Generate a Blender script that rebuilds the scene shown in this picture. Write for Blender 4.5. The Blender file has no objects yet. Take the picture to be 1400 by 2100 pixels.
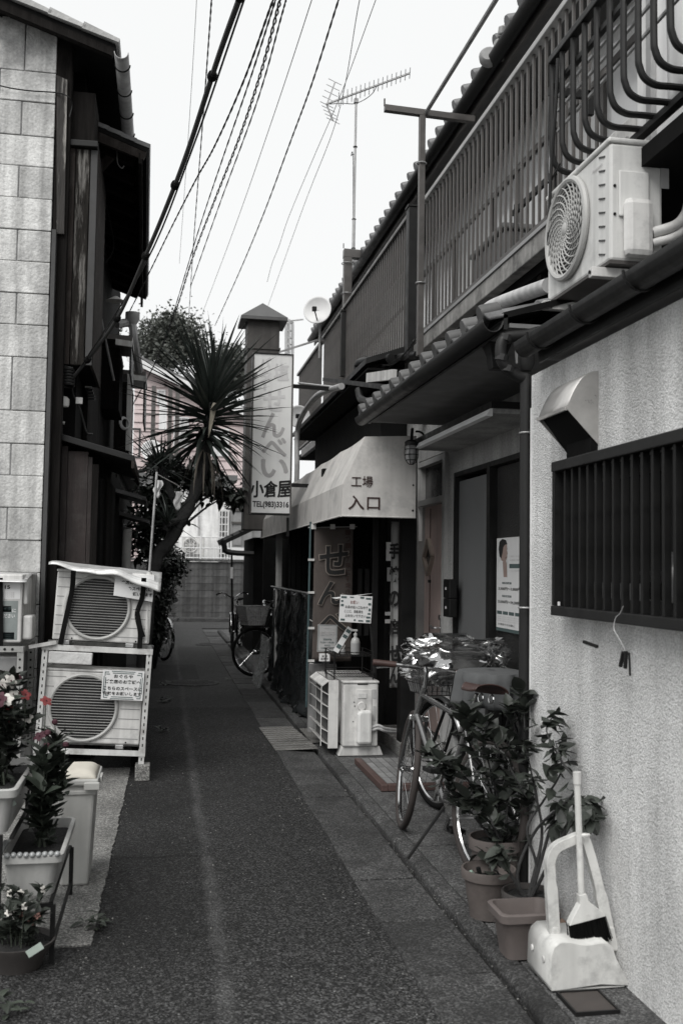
import bpy, bmesh, math, random
from mathutils import Vector, Matrix, Euler
random.seed(7)
V = Vector
SC = bpy.context.scene
COL = SC.collection
R = math.radians

# ------------------------------------------------------------------ camera
CAM = V((0, 0, 1.5))
FPX = 2050.0
YAW, PITCH, ROLL = R(10.034), R(3.224), 0.015
def _basis():
    d = V((math.sin(YAW)*math.cos(PITCH), math.cos(YAW)*math.cos(PITCH), math.sin(PITCH)))
    r = V((math.cos(YAW), -math.sin(YAW), 0)); u = r.cross(d)
    c, s = math.cos(ROLL), math.sin(ROLL)
    return d, c*r + s*u, -s*r + c*u
CD, CR, CU = _basis()
cam_data = bpy.data.cameras.new('camera'); cam = bpy.data.objects.new('camera', cam_data); COL.objects.link(cam)
cam.matrix_world = Matrix(((CR.x, CU.x, -CD.x, CAM.x), (CR.y, CU.y, -CD.y, CAM.y), (CR.z, CU.z, -CD.z, CAM.z), (0, 0, 0, 1)))
cam_data.sensor_fit = 'VERTICAL'; cam_data.sensor_height = 36.0; cam_data.sensor_width = 24.0
cam_data.lens = 36.0*FPX/2100.0
cam_data.clip_start = 0.05; cam_data.clip_end = 600
cam_data.dof.use_dof = True; cam_data.dof.focus_distance = 6.6; cam_data.dof.aperture_fstop = 4.0
SC.camera = cam

# ------------------------------------------------------------------ overcast daylight
SUN_EL, SUN_AZ = R(49), R(214)          # azimuth clockwise from +Y
w = bpy.data.worlds.new('World'); SC.world = w; w.use_nodes = True
nt = w.node_tree; nt.nodes.clear()
sky = nt.nodes.new('ShaderNodeTexSky'); sky.sky_type = 'NISHITA'; sky.sun_disc = False
sky.sun_elevation = SUN_EL; sky.sun_rotation = SUN_AZ; sky.dust_density = 4.0
hsv = nt.nodes.new('ShaderNodeHueSaturation'); hsv.inputs['Saturation'].default_value = 0.06
nt.links.new(sky.outputs[0], hsv.inputs['Color'])
mx = nt.nodes.new('ShaderNodeMix'); mx.data_type = 'RGBA'; mx.inputs['Factor'].default_value = 0.93
nt.links.new(hsv.outputs[0], mx.inputs[6]); mx.inputs[7].default_value = (8.75, 8.85, 8.85, 1)   # even cloud cover
bg = nt.nodes.new('ShaderNodeBackground'); bg.inputs['Strength'].default_value = 0.063
nt.links.new(mx.outputs[2], bg.inputs['Color'])
ow = nt.nodes.new('ShaderNodeOutputWorld'); nt.links.new(bg.outputs[0], ow.inputs['Surface'])
sun_d = bpy.data.lights.new('sun', 'SUN'); sun_d.energy = 1.5; sun_d.angle = R(40); sun_d.color = (1, 0.985, 0.96)
sun = bpy.data.objects.new('sun', sun_d); COL.objects.link(sun)
_sd = V((math.sin(SUN_AZ)*math.cos(SUN_EL), math.cos(SUN_AZ)*math.cos(SUN_EL), math.sin(SUN_EL)))
sun.rotation_euler = _sd.to_track_quat('Z', 'Y').to_euler(); sun.location = _sd*40
SC.view_settings.view_transform = 'Standard'; SC.view_settings.look = 'None'
SC.view_settings.exposure = 0.85; SC.view_settings.gamma = 1.0; SC.view_settings.use_curve_mapping = False
SC.cycles.max_bounces = 8; SC.cycles.diffuse_bounces = 5; SC.cycles.use_denoising = True

# ------------------------------------------------------------------ measuring helpers: a sight line met with a real plane
def ray(px, py): return CD + CR*((px-700)/FPX) + CU*((1050-py)/FPX)
def PY(px, py, Y): d = ray(px, py); return CAM + d*((Y-CAM.y)/d.y)
def PX(px, py, X): d = ray(px, py); return CAM + d*((X-CAM.x)/d.x)
def PZ(px, py, Z=0.0): d = ray(px, py); return CAM + d*((Z-CAM.z)/d.z)

# ------------------------------------------------------------------ materials
MATS = {}
def mat(name, col, rough=0.7, metal=0.0, var=0.25, scale=6.0, bump=0.0, bscale=60.0, streak=0.0, stain=None, spec=0.5,
        stretch=(1, 1, 1), rnd=0.0, stain_amt=0.5, stain_scale=2.0, alpha=None, stain_map=False, fine=0.0, speck=None, trans=0.0, emit=None):
    if name in MATS: return MATS[name]
    m = bpy.data.materials.new(name); m.use_nodes = True; MATS[name] = m
    n = m.node_tree.nodes; L = m.node_tree.links; b = n['Principled BSDF']
    if isinstance(col, (int, float)): col = (col, col, col*1.0)
    tc = n.new('ShaderNodeTexCoord'); mp = n.new('ShaderNodeMapping'); mp.inputs['Scale'].default_value = stretch
    L.new(tc.outputs['Object'], mp.inputs['Vector'])
    no = n.new('ShaderNodeTexNoise'); no.inputs['Scale'].default_value = scale; no.inputs['Detail'].default_value = 8; no.inputs['Roughness'].default_value = .65
    L.new(mp.outputs[0], no.inputs['Vector'])
    mr = n.new('ShaderNodeMapRange'); mr.inputs[1].default_value = .3; mr.inputs[2].default_value = .7
    mr.inputs[3].default_value = 1-var; mr.inputs[4].default_value = 1+var*.6
    L.new(no.outputs[0], mr.inputs[0]); fac = mr.outputs[0]
    def mul(a, bsock):
        q = n.new('ShaderNodeMath'); q.operation = 'MULTIPLY'; L.new(a, q.inputs[0])
        if hasattr(bsock, 'node'): L.new(bsock, q.inputs[1])
        else: q.inputs[1].default_value = bsock
        return q.outputs[0]
    if streak > 0:      # rain streaks running down
        mp2 = n.new('ShaderNodeMapping'); mp2.inputs['Scale'].default_value = (14, 14, .7); L.new(tc.outputs['Object'], mp2.inputs['Vector'])
        n2 = n.new('ShaderNodeTexNoise'); n2.inputs['Scale'].default_value = 1.0; n2.inputs['Detail'].default_value = 5; L.new(mp2.outputs[0], n2.inputs['Vector'])
        r2 = n.new('ShaderNodeMapRange'); r2.inputs[1].default_value = .35; r2.inputs[2].default_value = .6; r2.inputs[3].default_value = 1-streak; r2.inputs[4].default_value = 1
        L.new(n2.outputs[0], r2.inputs[0]); fac = mul(fac, r2.outputs[0])
    if fine > 0:
        n4 = n.new('ShaderNodeTexNoise'); n4.inputs['Scale'].default_value = bscale*1.3; n4.inputs['Detail'].default_value = 3; L.new(mp.outputs[0], n4.inputs['Vector'])
        r4 = n.new('ShaderNodeMapRange'); r4.inputs[1].default_value = .3; r4.inputs[2].default_value = .7; r4.inputs[3].default_value = 1-fine; r4.inputs[4].default_value = 1+fine
        L.new(n4.outputs[0], r4.inputs[0]); fac = mul(fac, r4.outputs[0])
    if speck:      # aggregate: every grain its own tone
        vs = n.new('ShaderNodeTexVoronoi'); vs.inputs['Scale'].default_value = speck[0]; L.new(tc.outputs['Object'], vs.inputs['Vector'])
        ss = n.new('ShaderNodeSeparateColor'); L.new(vs.outputs['Color'], ss.inputs[0]); pw = n.new('ShaderNodeMath'); pw.operation = 'POWER'; pw.inputs[1].default_value = 2.2; L.new(ss.outputs[0], pw.inputs[0])
        rs = n.new('ShaderNodeMapRange'); rs.inputs[3].default_value = 1-speck[1]; rs.inputs[4].default_value = 1+speck[1]*2; L.new(pw.outputs[0], rs.inputs[0]); fac = mul(fac, rs.outputs[0])
    if rnd > 0:
        oi = n.new('ShaderNodeObjectInfo'); r3 = n.new('ShaderNodeMapRange'); r3.inputs[3].default_value = 1-rnd; r3.inputs[4].default_value = 1+rnd
        L.new(oi.outputs['Random'], r3.inputs[0]); fac = mul(fac, r3.outputs[0])
    vm = n.new('ShaderNodeVectorMath'); vm.operation = 'SCALE'; vm.inputs[0].default_value = col; L.new(fac, vm.inputs['Scale']); csock = vm.outputs[0]
    if stain is not None:
        n3 = n.new('ShaderNodeTexNoise'); n3.inputs['Scale'].default_value = stain_scale; n3.inputs['Detail'].default_value = 10; n3.inputs['Roughness'].default_value = .7
        L.new(mp.outputs[0] if stain_map else tc.outputs['Object'], n3.inputs['Vector'])
        r5 = n.new('ShaderNodeMapRange'); r5.inputs[1].default_value = .5; r5.inputs[2].default_value = .68; r5.inputs[4].default_value = stain_amt; L.new(n3.outputs[0], r5.inputs[0])
        mxx = n.new('ShaderNodeMix'); mxx.data_type = 'RGBA'; L.new(r5.outputs[0], mxx.inputs['Factor']); L.new(csock, mxx.inputs[6]); mxx.inputs[7].default_value = (*stain, 1) if not isinstance(stain, (int, float)) else (stain, stain, stain, 1)
        csock = mxx.outputs[2]
    L.new(csock, b.inputs['Base Color'])
    b.inputs['Roughness'].default_value = rough; b.inputs['Metallic'].default_value = metal; b.inputs['Specular IOR Level'].default_value = spec
    if rough < .6:
        rr = n.new('ShaderNodeMapRange'); rr.inputs[1].default_value = .3; rr.inputs[2].default_value = .7; rr.inputs[3].default_value = max(.03, rough-.1); rr.inputs[4].default_value = rough+.15
        L.new(no.outputs[0], rr.inputs[0]); L.new(rr.outputs[0], b.inputs['Roughness'])
    if bump > 0:
        bn = n.new('ShaderNodeTexNoise'); bn.inputs['Scale'].default_value = bscale; bn.inputs['Detail'].default_value = 4; L.new(mp.outputs[0], bn.inputs['Vector'])
        bp = n.new('ShaderNodeBump'); bp.inputs['Strength'].default_value = min(1, bump); bp.inputs['Distance'].default_value = .012; L.new(bn.outputs[0], bp.inputs['Height']); L.new(bp.outputs[0], b.inputs['Normal'])
    if alpha is not None: b.inputs['Alpha'].default_value = alpha
    if trans: b.inputs['Transmission Weight'].default_value = trans
    return m

def asphalt_mat():
    m = bpy.data.materials.new('asphalt'); m.use_nodes = True; n = m.node_tree.nodes; L = m.node_tree.links; b = n['Principled BSDF']
    tc = n.new('ShaderNodeTexCoord'); sx = n.new('ShaderNodeSeparateXYZ'); L.new(tc.outputs['Object'], sx.inputs[0])
    def noise(s, d=6, r=.6):
        q = n.new('ShaderNodeTexNoise'); q.inputs['Scale'].default_value = s; q.inputs['Detail'].default_value = d; q.inputs['Roughness'].default_value = r; L.new(tc.outputs['Object'], q.inputs['Vector']); return q.outputs[0]
    def rng(s, a, bb, c, d):
        q = n.new('ShaderNodeMapRange'); [q.inputs[i].__setattr__('default_value', v) for i, v in zip((1, 2, 3, 4), (a, bb, c, d))]; L.new(s, q.inputs[0]); return q.outputs[0]
    def op(o, a, c):
        q = n.new('ShaderNodeMath'); q.operation = o
        for i, s in enumerate((a, c)):
            if hasattr(s, 'node'): L.new(s, q.inputs[i])
            else: q.inputs[i].default_value = s
        return q.outputs[0]
    base = rng(noise(1.3), .3, .7, .011, .023)
    vg = n.new('ShaderNodeTexVoronoi'); vg.inputs['Scale'].default_value = 125; L.new(tc.outputs['Object'], vg.inputs['Vector'])
    sg = n.new('ShaderNodeSeparateColor'); L.new(vg.outputs['Color'], sg.inputs[0])
    grain = rng(op('POWER', sg.outputs[0], 2.6), 0, 1, .25, 3.2); base = op('MULTIPLY', base, op('MULTIPLY', grain, rng(noise(26, 3), .3, .7, .7, 1.3)))
    vo = n.new('ShaderNodeTexVoronoi'); vo.inputs['Scale'].default_value = 95; L.new(tc.outputs['Object'], vo.inputs['Vector'])
    spk = op('MULTIPLY', rng(vo.outputs['Distance'], .16, .26, 1, 0), rng(noise(24, 3), .56, .66, 0, 1))
    vo2 = n.new('ShaderNodeTexVoronoi'); vo2.inputs['Scale'].default_value = 33; L.new(tc.outputs['Object'], vo2.inputs['Vector'])
    sep = n.new('ShaderNodeSeparateColor'); L.new(vo2.outputs['Color'], sep.inputs[0])
    spk2 = op('MULTIPLY', rng(vo2.outputs['Distance'], .1, .16, 1, 0), rng(sep.outputs[0], .82, .9, 0, 1))
    base = op('ADD', base, op('MULTIPLY', spk, .10)); base = op('ADD', base, op('MULTIPLY', spk2, .20))
    # the older surfacing to the right of the seam is greyer; worn pale seam along the lane
    xx = op('ADD', sx.outputs[0], op('MULTIPLY', rng(noise(2.2), 0, 1, -.5, .5), .10))
    base = op('ADD', base, op('MULTIPLY', rng(xx, .22, .30, 0, .007), grain))
    d = op('ABSOLUTE', op('ADD', xx, -.255), 0)
    seam = op('MULTIPLY', rng(d, .010, .045, 1, 0), op('MULTIPLY', rng(noise(3.2), .36, .6, .25, 1), rng(noise(60, 3), .35, .6, .3, 1))); base = op('ADD', base, op('MULTIPLY', seam, .055))
    near = op('MULTIPLY', rng(op('ADD', sx.outputs[1], op('MULTIPLY', noise(3), .8)), 3.7, 4.6, .019, 0), grain); base = op('ADD', base, near)  # paler grey toward the mouth, with the asphalt's sheen painted into the colour
    # patches of newer and older surfacing further up the lane
    yy = op('ADD', sx.outputs[1], op('MULTIPLY', noise(2.5), .25))
    base = op('ADD', base, op('MULTIPLY', rng(yy, 10.9, 11.0, 0, 1), .020))
    base = op('ADD', base, op('MULTIPLY', op('MULTIPLY', rng(yy, 12.6, 12.7, 0, 1), rng(yy, 15.6, 15.7, 1, 0)), op('MULTIPLY', rng(sx.outputs[0], .5, .52, 1, 0), -.022)))
    base = op('ADD', base, op('MULTIPLY', rng(yy, 19, 19.1, 0, 1), .022))
    crk = op('MULTIPLY', rng(op('ABSOLUTE', op('ADD', yy, -5.45), 0), .006, .02, 1, 0), rng(xx, .2, .26, 1, 0)); base = op('MULTIPLY', base, op('SUBTRACT', 1, op('MULTIPLY', crk, .7)))
    cb = n.new('ShaderNodeCombineColor'); [L.new(base, cb.inputs[i]) for i in range(3)]
    L.new(cb.outputs[0], b.inputs['Base Color']); b.inputs['Roughness'].default_value = .8; b.inputs['Specular IOR Level'].default_value = .35
    bp = n.new('ShaderNodeBump'); bp.inputs['Strength'].default_value = 1.0; bp.inputs['Distance'].default_value = .014
    L.new(op('ADD', op('MULTIPLY', sg.outputs[0], .8), op('MULTIPLY', vo.outputs['Distance'], -.6)), bp.inputs['Height']); L.new(bp.outputs[0], b.inputs['Normal'])
    return m

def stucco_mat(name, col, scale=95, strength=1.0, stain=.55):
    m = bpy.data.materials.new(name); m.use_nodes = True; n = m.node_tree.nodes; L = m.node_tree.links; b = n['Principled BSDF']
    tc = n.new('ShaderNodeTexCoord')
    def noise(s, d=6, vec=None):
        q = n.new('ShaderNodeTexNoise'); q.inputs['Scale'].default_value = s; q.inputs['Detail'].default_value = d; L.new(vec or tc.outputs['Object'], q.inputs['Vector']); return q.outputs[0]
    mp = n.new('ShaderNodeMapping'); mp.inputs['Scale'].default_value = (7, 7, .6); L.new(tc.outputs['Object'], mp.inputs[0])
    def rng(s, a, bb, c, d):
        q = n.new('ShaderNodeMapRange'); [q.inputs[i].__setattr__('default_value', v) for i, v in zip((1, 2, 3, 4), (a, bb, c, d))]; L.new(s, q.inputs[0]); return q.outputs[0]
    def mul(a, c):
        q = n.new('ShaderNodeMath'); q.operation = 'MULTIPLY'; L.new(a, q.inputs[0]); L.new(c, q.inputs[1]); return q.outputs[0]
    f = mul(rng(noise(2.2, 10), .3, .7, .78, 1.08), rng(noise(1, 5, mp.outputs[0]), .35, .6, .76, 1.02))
    hgt = noise(scale, 3); f = mul(f, rng(hgt, .3, .6, stain, 1.06))  # here stain only darkens the hollows of the bump height
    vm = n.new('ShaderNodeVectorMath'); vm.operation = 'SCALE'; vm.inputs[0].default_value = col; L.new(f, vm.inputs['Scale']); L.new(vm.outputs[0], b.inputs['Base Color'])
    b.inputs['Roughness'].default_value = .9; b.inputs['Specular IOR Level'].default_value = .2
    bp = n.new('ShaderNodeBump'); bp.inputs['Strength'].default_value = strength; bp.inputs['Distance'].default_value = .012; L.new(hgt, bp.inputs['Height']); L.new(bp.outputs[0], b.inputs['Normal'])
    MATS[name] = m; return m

ASPH = asphalt_mat()
STUCCO = stucco_mat('white_stucco', (.82, .82, .815), 150, 1.0, .66)
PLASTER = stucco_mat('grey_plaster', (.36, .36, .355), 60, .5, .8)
CONC = mat('concrete', .085, .9, var=.5, scale=3, bump=.8, bscale=85, fine=.25, speck=(150, .5), stain=.02, stain_amt=.75, stain_scale=3.5)
CONC_PALE = mat('pale_concrete', (.19, .188, .18), .9, var=.4, scale=3, bump=.7, bscale=90, fine=.2, speck=(150, .45), stain=.05, stain_amt=.7, stain_scale=2.6)
KERB = mat('kerb_concrete', .055, .9, var=.5, scale=3.5, bump=.9, bscale=75, fine=.3, speck=(140, .6), stain=.010, stain_amt=.85, stain_scale=2.2, rnd=.4)
STONE = mat('block_stone', (.62, .62, .61), .95, var=.25, scale=4, bump=.6, bscale=45, fine=.16, streak=.34, rnd=.18, stain=.17, stain_amt=.75, stain_scale=1.6)
MORTAR = mat('mortar', .10, .95, bump=.4)
BLOCK = mat('wall_block', .085, .95, var=.35, scale=5, bump=.5, bscale=50, streak=.5, rnd=.22)
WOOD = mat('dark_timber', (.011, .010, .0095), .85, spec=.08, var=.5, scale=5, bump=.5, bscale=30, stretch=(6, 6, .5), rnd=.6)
WOOD_BROWN = mat('brown_timber', (.032, .027, .025), .8, spec=.1, var=.5, scale=5, bump=.4, bscale=30, stretch=(6, 6, .5), rnd=.25, stain=(.09, .085, .08), stain_amt=.35, stain_scale=6)
WOOD_WORN = mat('weathered_timber', (.024, .022, .020), .85, spec=.12, var=.7, scale=4, bump=.8, bscale=14, stretch=(11, 11, 1.1), stain=(.30, .29, .275), stain_amt=.95, stain_scale=1.5, stain_map=True)
BLACK = mat('black_metal', .008, .5, spec=.3, var=.3, scale=9)
BLACK_MATT = mat('black_rubber', .007, .85, spec=.1, var=.3)
ALU_BROWN = mat('bronze_aluminium', (.10, .094, .090), .42, .4, var=.25, scale=7)
ALU_DARK = mat('dark_aluminium', .018, .5, .3, spec=.35, var=.3, scale=8)
ALU = mat('silver_aluminium', .42, .38, .75, var=.2, scale=7)
STEEL = mat('galvanised_steel', .34, .5, .55, var=.35, scale=9, bump=.1)
CHROME = mat('chrome', .6, .14, 1.0, var=.15, scale=20)
WHITE_ENAMEL = mat('white_enamel', (.70, .70, .685), .42, var=.1, scale=5, streak=.24, stain=.26, stain_amt=.5, stain_scale=5)
WHITE_OLD = mat('aged_white_plastic', (.66, .655, .64), .5, var=.14, scale=5, streak=.3, stain=.22, stain_amt=.5, stain_scale=6)
WHITE_PAINT = mat('white_paint', .72, .6, var=.12, scale=4, streak=.12)
PIPE_DARK = mat('dark_pipe', .013, .5, spec=.35, var=.3, scale=10)
PIPE_GREY = mat('grey_pipe', .42, .5, var=.25, scale=8, streak=.25)
PIPE_WHITE = mat('pale_pipe', .52, .5, var=.2, scale=8, streak=.3)
TILE = mat('roof_tile_clay', (.13, .13, .132), .5, var=.4, scale=9, bump=.25, bscale=40, rnd=.25)
TILE_PALE = mat('pale_roof_tile', (.40, .40, .395), .75, var=.35, scale=6, bump=.3, bscale=40, rnd=.15)
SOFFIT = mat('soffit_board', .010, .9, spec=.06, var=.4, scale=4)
GLASS_DARK = mat('dark_glass', .008, .15, var=.4, scale=3, spec=.35)
GLASS_PALE = mat('painted_sky_glass', .62, .12, var=.25, scale=1.5, spec=.6)  # pale base colour stands in for bright sky mirrored in the panes
GLASS_FROST = mat('frosted_glass', .024, .35, var=.4, scale=3, bump=.8, bscale=90)
PAPER = mat('paper', .66, .7, var=.06)
PAPER_GREY = mat('grey_paper', .40, .8, var=.12)
INK = mat('black_ink', .012, .8, var=.1)
INK_BROWN = mat('brown_ink', (.035, .018, .015), .8, var=.1)
INK_FADE = mat('faded_ink', (.44, .43, .43), .8, var=.2, scale=9)
INK_PALE = mat('very_faded_ink', (.66, .655, .655), .8, var=.2, scale=9)
INK_TEAL = mat('teal_ink', (.07, .10, .10), .8, var=.1)
INK_RED = mat('dull_red_ink', (.22, .10, .09), .8, var=.1)
LEAF_DARK = mat('dark_leaf', (.036, .042, .035), .42, spec=.5, var=.4, scale=14, rnd=.45)
LEAF_MID = mat('mid_leaf', (.045, .055, .042), .5, var=.4, scale=10, rnd=.4)
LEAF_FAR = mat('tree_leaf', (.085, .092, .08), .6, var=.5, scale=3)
BARK = mat('bark', .03, .9, var=.5, scale=12, bump=.8, bscale=40)
SOIL = mat('soil', .012, .95, var=.6, scale=30, bump=.9, bscale=90)
TERRA = mat('terracotta', (.098, .083, .077), .8, var=.3, scale=6, bump=.15, stain=.07, stain_amt=.5)
TERRA_DARK = mat('dark_terracotta', (.05, .045, .043), .7, var=.3, scale=6)
BLOSSOM_PALE = mat('pale_petal', (.62, .60, .56), .7, var=.15, scale=30)
BLOSSOM_RED = mat('red_petal', (.18, .03, .03), .7, var=.3, scale=30)
BLOSSOM_PLUM = mat('plum_petal', (.06, .015, .025), .7, var=.3, scale=30)

def film_mat():
    m = bpy.data.materials.new('clear_film'); m.use_nodes = True; n = m.node_tree.nodes; L = m.node_tree.links; n.clear()
    o = n.new('ShaderNodeOutputMaterial'); tr = n.new('ShaderNodeBsdfTransparent'); tr.inputs[0].default_value = (.86, .86, .86, 1); gl = n.new('ShaderNodeBsdfGlossy'); gl.inputs['Color'].default_value = (.95, .95, .95, 1); gl.inputs['Roughness'].default_value = .07
    lw = n.new('ShaderNodeLayerWeight'); lw.inputs['Blend'].default_value = .45; r = n.new('ShaderNodeMapRange'); r.inputs[3].default_value = .36; r.inputs[4].default_value = .9; L.new(lw.outputs['Facing'], r.inputs[0])
    mx_ = n.new('ShaderNodeMixShader'); L.new(r.outputs[0], mx_.inputs[0]); L.new(tr.outputs[0], mx_.inputs[1]); L.new(gl.outputs[0], mx_.inputs[2]); L.new(mx_.outputs[0], o.inputs[0])
    return m
FILM = film_mat()
# ------------------------------------------------------------------ builders
def thing(name, label, cat, loc=(0, 0, 0), group=None, rot=(0, 0, 0)):
    o = bpy.data.objects.new(name, None); COL.objects.link(o); o.location = loc; o.rotation_euler = rot
    o.empty_display_size = .1; return tag(o, label, cat, group)
def tag(o, label, cat, group=None):
    o['label'] = label; o['category'] = cat
    if group: o['group'] = group
    return o
def struct(o, label=None, cat=None):
    o['kind'] = 'structure'
    return o
def stuff(o, label=None, cat=None):
    o['kind'] = 'stuff'
    if label: o['label'] = label; o['category'] = cat
    return o
def link(name, me, parent=None, m=None):
    o = bpy.data.objects.new(name, me); COL.objects.link(o)
    if m is not None:
        if len(me.materials) == 0: me.materials.append(m)
    if parent is not None: o.parent = parent
    return o
class G:
    """collects shapes into one mesh; points are world points unless root is None (then local)"""
    def __init__(s, root=None):
        s.v = []; s.f = []; s.o = V((0, 0, 0))
        r = root
        while r is not None: s.o = s.o + V(r.location); r = r.parent
    def pts(s, ps):
        k = len(s.v); s.v += [tuple(V(p)-s.o) for p in ps]; return k
    def box(s, x0, x1, y0, y1, z0, z1):
        k = s.pts([(x, y, z) for z in (z0, z1) for y in (y0, y1) for x in (x0, x1)])
        s.f += [tuple(k+i for i in q) for q in ((0, 2, 3, 1), (4, 5, 7, 6), (0, 1, 5, 4), (2, 6, 7, 3), (0, 4, 6, 2), (1, 3, 7, 5))]; return s
    def obox(s, c, h, rot=None, up=None):
        c = V(c); rot = rot or Matrix.Identity(3)
        k = s.pts([c + rot @ V((x*h[0], y*h[1], z*h[2])) for z in (-1, 1) for y in (-1, 1) for x in (-1, 1)])
        s.f += [tuple(k+i for i in q) for q in ((0, 2, 3, 1), (4, 5, 7, 6), (0, 1, 5, 4), (2, 6, 7, 3), (0, 4, 6, 2), (1, 3, 7, 5))]; return s
    def bar(s, a, b, wx, wy, side=V((1, 0, 0))):
        """square bar from a to b, half sizes wx (along side) and wy"""
        a, b = V(a), V(b); z = (b-a).normalized(); x = (side - z*side.dot(z)).normalized(); y = z.cross(x)
        return s.obox((a+b)/2, (wx, wy, (b-a).length/2), Matrix((x, y, z)).transposed())
    def tube(s, ps, r, n=8, cap=True):
        ps = [V(p) for p in ps]; rs = r if isinstance(r, (list, tuple)) else [r]*len(ps)
        t0 = (ps[1]-ps[0]).normalized(); ref = V((0, 0, 1)) if abs(t0.z) < .9 else V((1, 0, 0))
        x = t0.cross(ref).normalized(); rings = []
        for i, p in enumerate(ps):
            t = ((ps[min(i+1, len(ps)-1)]-ps[max(i-1, 0)])).normalized()
            x = (x - t*x.dot(t)).normalized(); y = t.cross(x)
            rings.append(s.pts([p + (x*math.cos(2*math.pi*j/n) + y*math.sin(2*math.pi*j/n))*rs[i] for j in range(n)]))
        for a, b in zip(rings, rings[1:]):
            for j in range(n): s.f.append((a+j, a+(j+1) % n, b+(j+1) % n, b+j))
        if cap: s.f.append(tuple(rings[0]+j for j in reversed(range(n)))); s.f.append(tuple(rings[-1]+j for j in range(n)))
        return s
    def lathe(s, c, prof, n=24, ax=None, cap=(True, True), arc=2*math.pi):
        c = V(c); ax = V(ax or (0, 0, 1)).normalized(); ref = V((1, 0, 0)) if abs(ax.x) < .9 else V((0, 1, 0))
        x = (ref-ax*ref.dot(ax)).normalized(); y = ax.cross(x); rings = []
        for r, h in prof: rings.append(s.pts([c + ax*h + (x*math.cos(arc*j/n)+y*math.sin(arc*j/n))*max(r, 1e-5) for j in range(n)]))
        for a, b in zip(rings, rings[1:]):
            for j in range(n): s.f.append((a+j, a+(j+1) % n, b+(j+1) % n, b+j))
        if cap[0]: s.f.append(tuple(rings[0]+j for j in reversed(range(n))))
        if cap[1]: s.f.append(tuple(rings[-1]+j for j in range(n)))
        return s
    def torus(s, c, Rr, r, ax, n=32, m=8, arc=(0, 2*math.pi)):
        c = V(c); ax = V(ax).normalized(); ref = V((0, 0, 1)) if abs(ax.z) < .9 else V((1, 0, 0))
        x = (ref-ax*ref.dot(ax)).normalized(); y = ax.cross(x); full = abs(arc[1]-arc[0]-2*math.pi) < 1e-4; rings = []
        for i in range(n if full else n+1):
            a = arc[0]+(arc[1]-arc[0])*i/n; d = x*math.cos(a)+y*math.sin(a)
            rings.append(s.pts([c + d*(Rr+r*math.cos(2*math.pi*j/m)) + ax*r*math.sin(2*math.pi*j/m) for j in range(m)]))
        for i in range(len(rings) if full else len(rings)-1):
            a, b = rings[i], rings[(i+1) % len(rings)]
            for j in range(m): s.f.append((a+j, a+(j+1) % m, b+(j+1) % m, b+j))
        return s
    def prism(s, poly, vec):
        vec = V(vec); n = len(poly); a = s.pts(poly); b = s.pts([V(p)+vec for p in poly])
        s.f.append(tuple(a+i for i in reversed(range(n)))); s.f.append(tuple(b+i for i in range(n)))
        for i in range(n): s.f.append((a+i, a+(i+1) % n, b+(i+1) % n, b+i))
        return s
    def face(s, ps): k = s.pts(ps); s.f.append(tuple(range(k, k+len(ps)))); return s
    def grid(s, fn, nu, nv):
        k = len(s.v)
        for j in range(nv+1):
            for i in range(nu+1): s.v.append(tuple(V(fn(i/nu, j/nv))-s.o))
        for j in range(nv):
            for i in range(nu):
                a = k+j*(nu+1)+i; s.f.append((a, a+1, a+nu+2, a+nu+1))
        return s
    def mesh(s, name, m=None, smooth=False):
        me = bpy.data.meshes.new(name); me.from_pydata(s.v, [], s.f); me.validate()
        bm = bmesh.new(); bm.from_mesh(me); bmesh.ops.recalc_face_normals(bm, faces=bm.faces); bm.to_mesh(me); bm.free()
        if smooth:
            me.polygons.foreach_set('use_smooth', [True]*len(me.polygons)); me.set_sharp_from_angle(angle=R(42))
        if m is not None: me.materials.append(m)
        return me
    def out(s, name, m, parent=None, smooth=False, bev=0.0, solid=0.0, sub=0, label=None):
        o = link(name, s.mesh(name, m, smooth), parent)
        if solid: q = o.modifiers.new('solid', 'SOLIDIFY'); q.thickness = solid; q.offset = 0
        if bev: q = o.modifiers.new('bevel', 'BEVEL'); q.width = bev; q.segments = 2; q.limit_method = 'ANGLE'; q.angle_limit = R(35)
        if sub: q = o.modifiers.new('sub', 'SUBSURF'); q.levels = sub; q.render_levels = sub
        if label: o['label'] = label
        return o
def place(name, me, parent, M4):
    o = bpy.data.objects.new(name, me); COL.objects.link(o); o.parent = parent; o.matrix_local = M4; return o
def frame(p, x, z=None, y=None, s=1.0):
    """matrix with axis x along x, z near z"""
    x = V(x).normalized(); z = V(z); z = (z-x*z.dot(x)).normalized(); y = z.cross(x)
    if isinstance(s, (int, float)): s = (s, s, s)
    x, y, z = x*s[0], y*s[1], z*s[2]
    return Matrix(((x.x, y.x, z.x, p[0]), (x.y, y.y, z.y, p[1]), (x.z, y.z, z.z, p[2]), (0, 0, 0, 1)))
def copy_tree(o, parent=None):
    c = o.copy(); COL.objects.link(c)
    if parent is not None: c.parent = parent
    for ch in list(o.children): copy_tree(ch, c)
    return c
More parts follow.
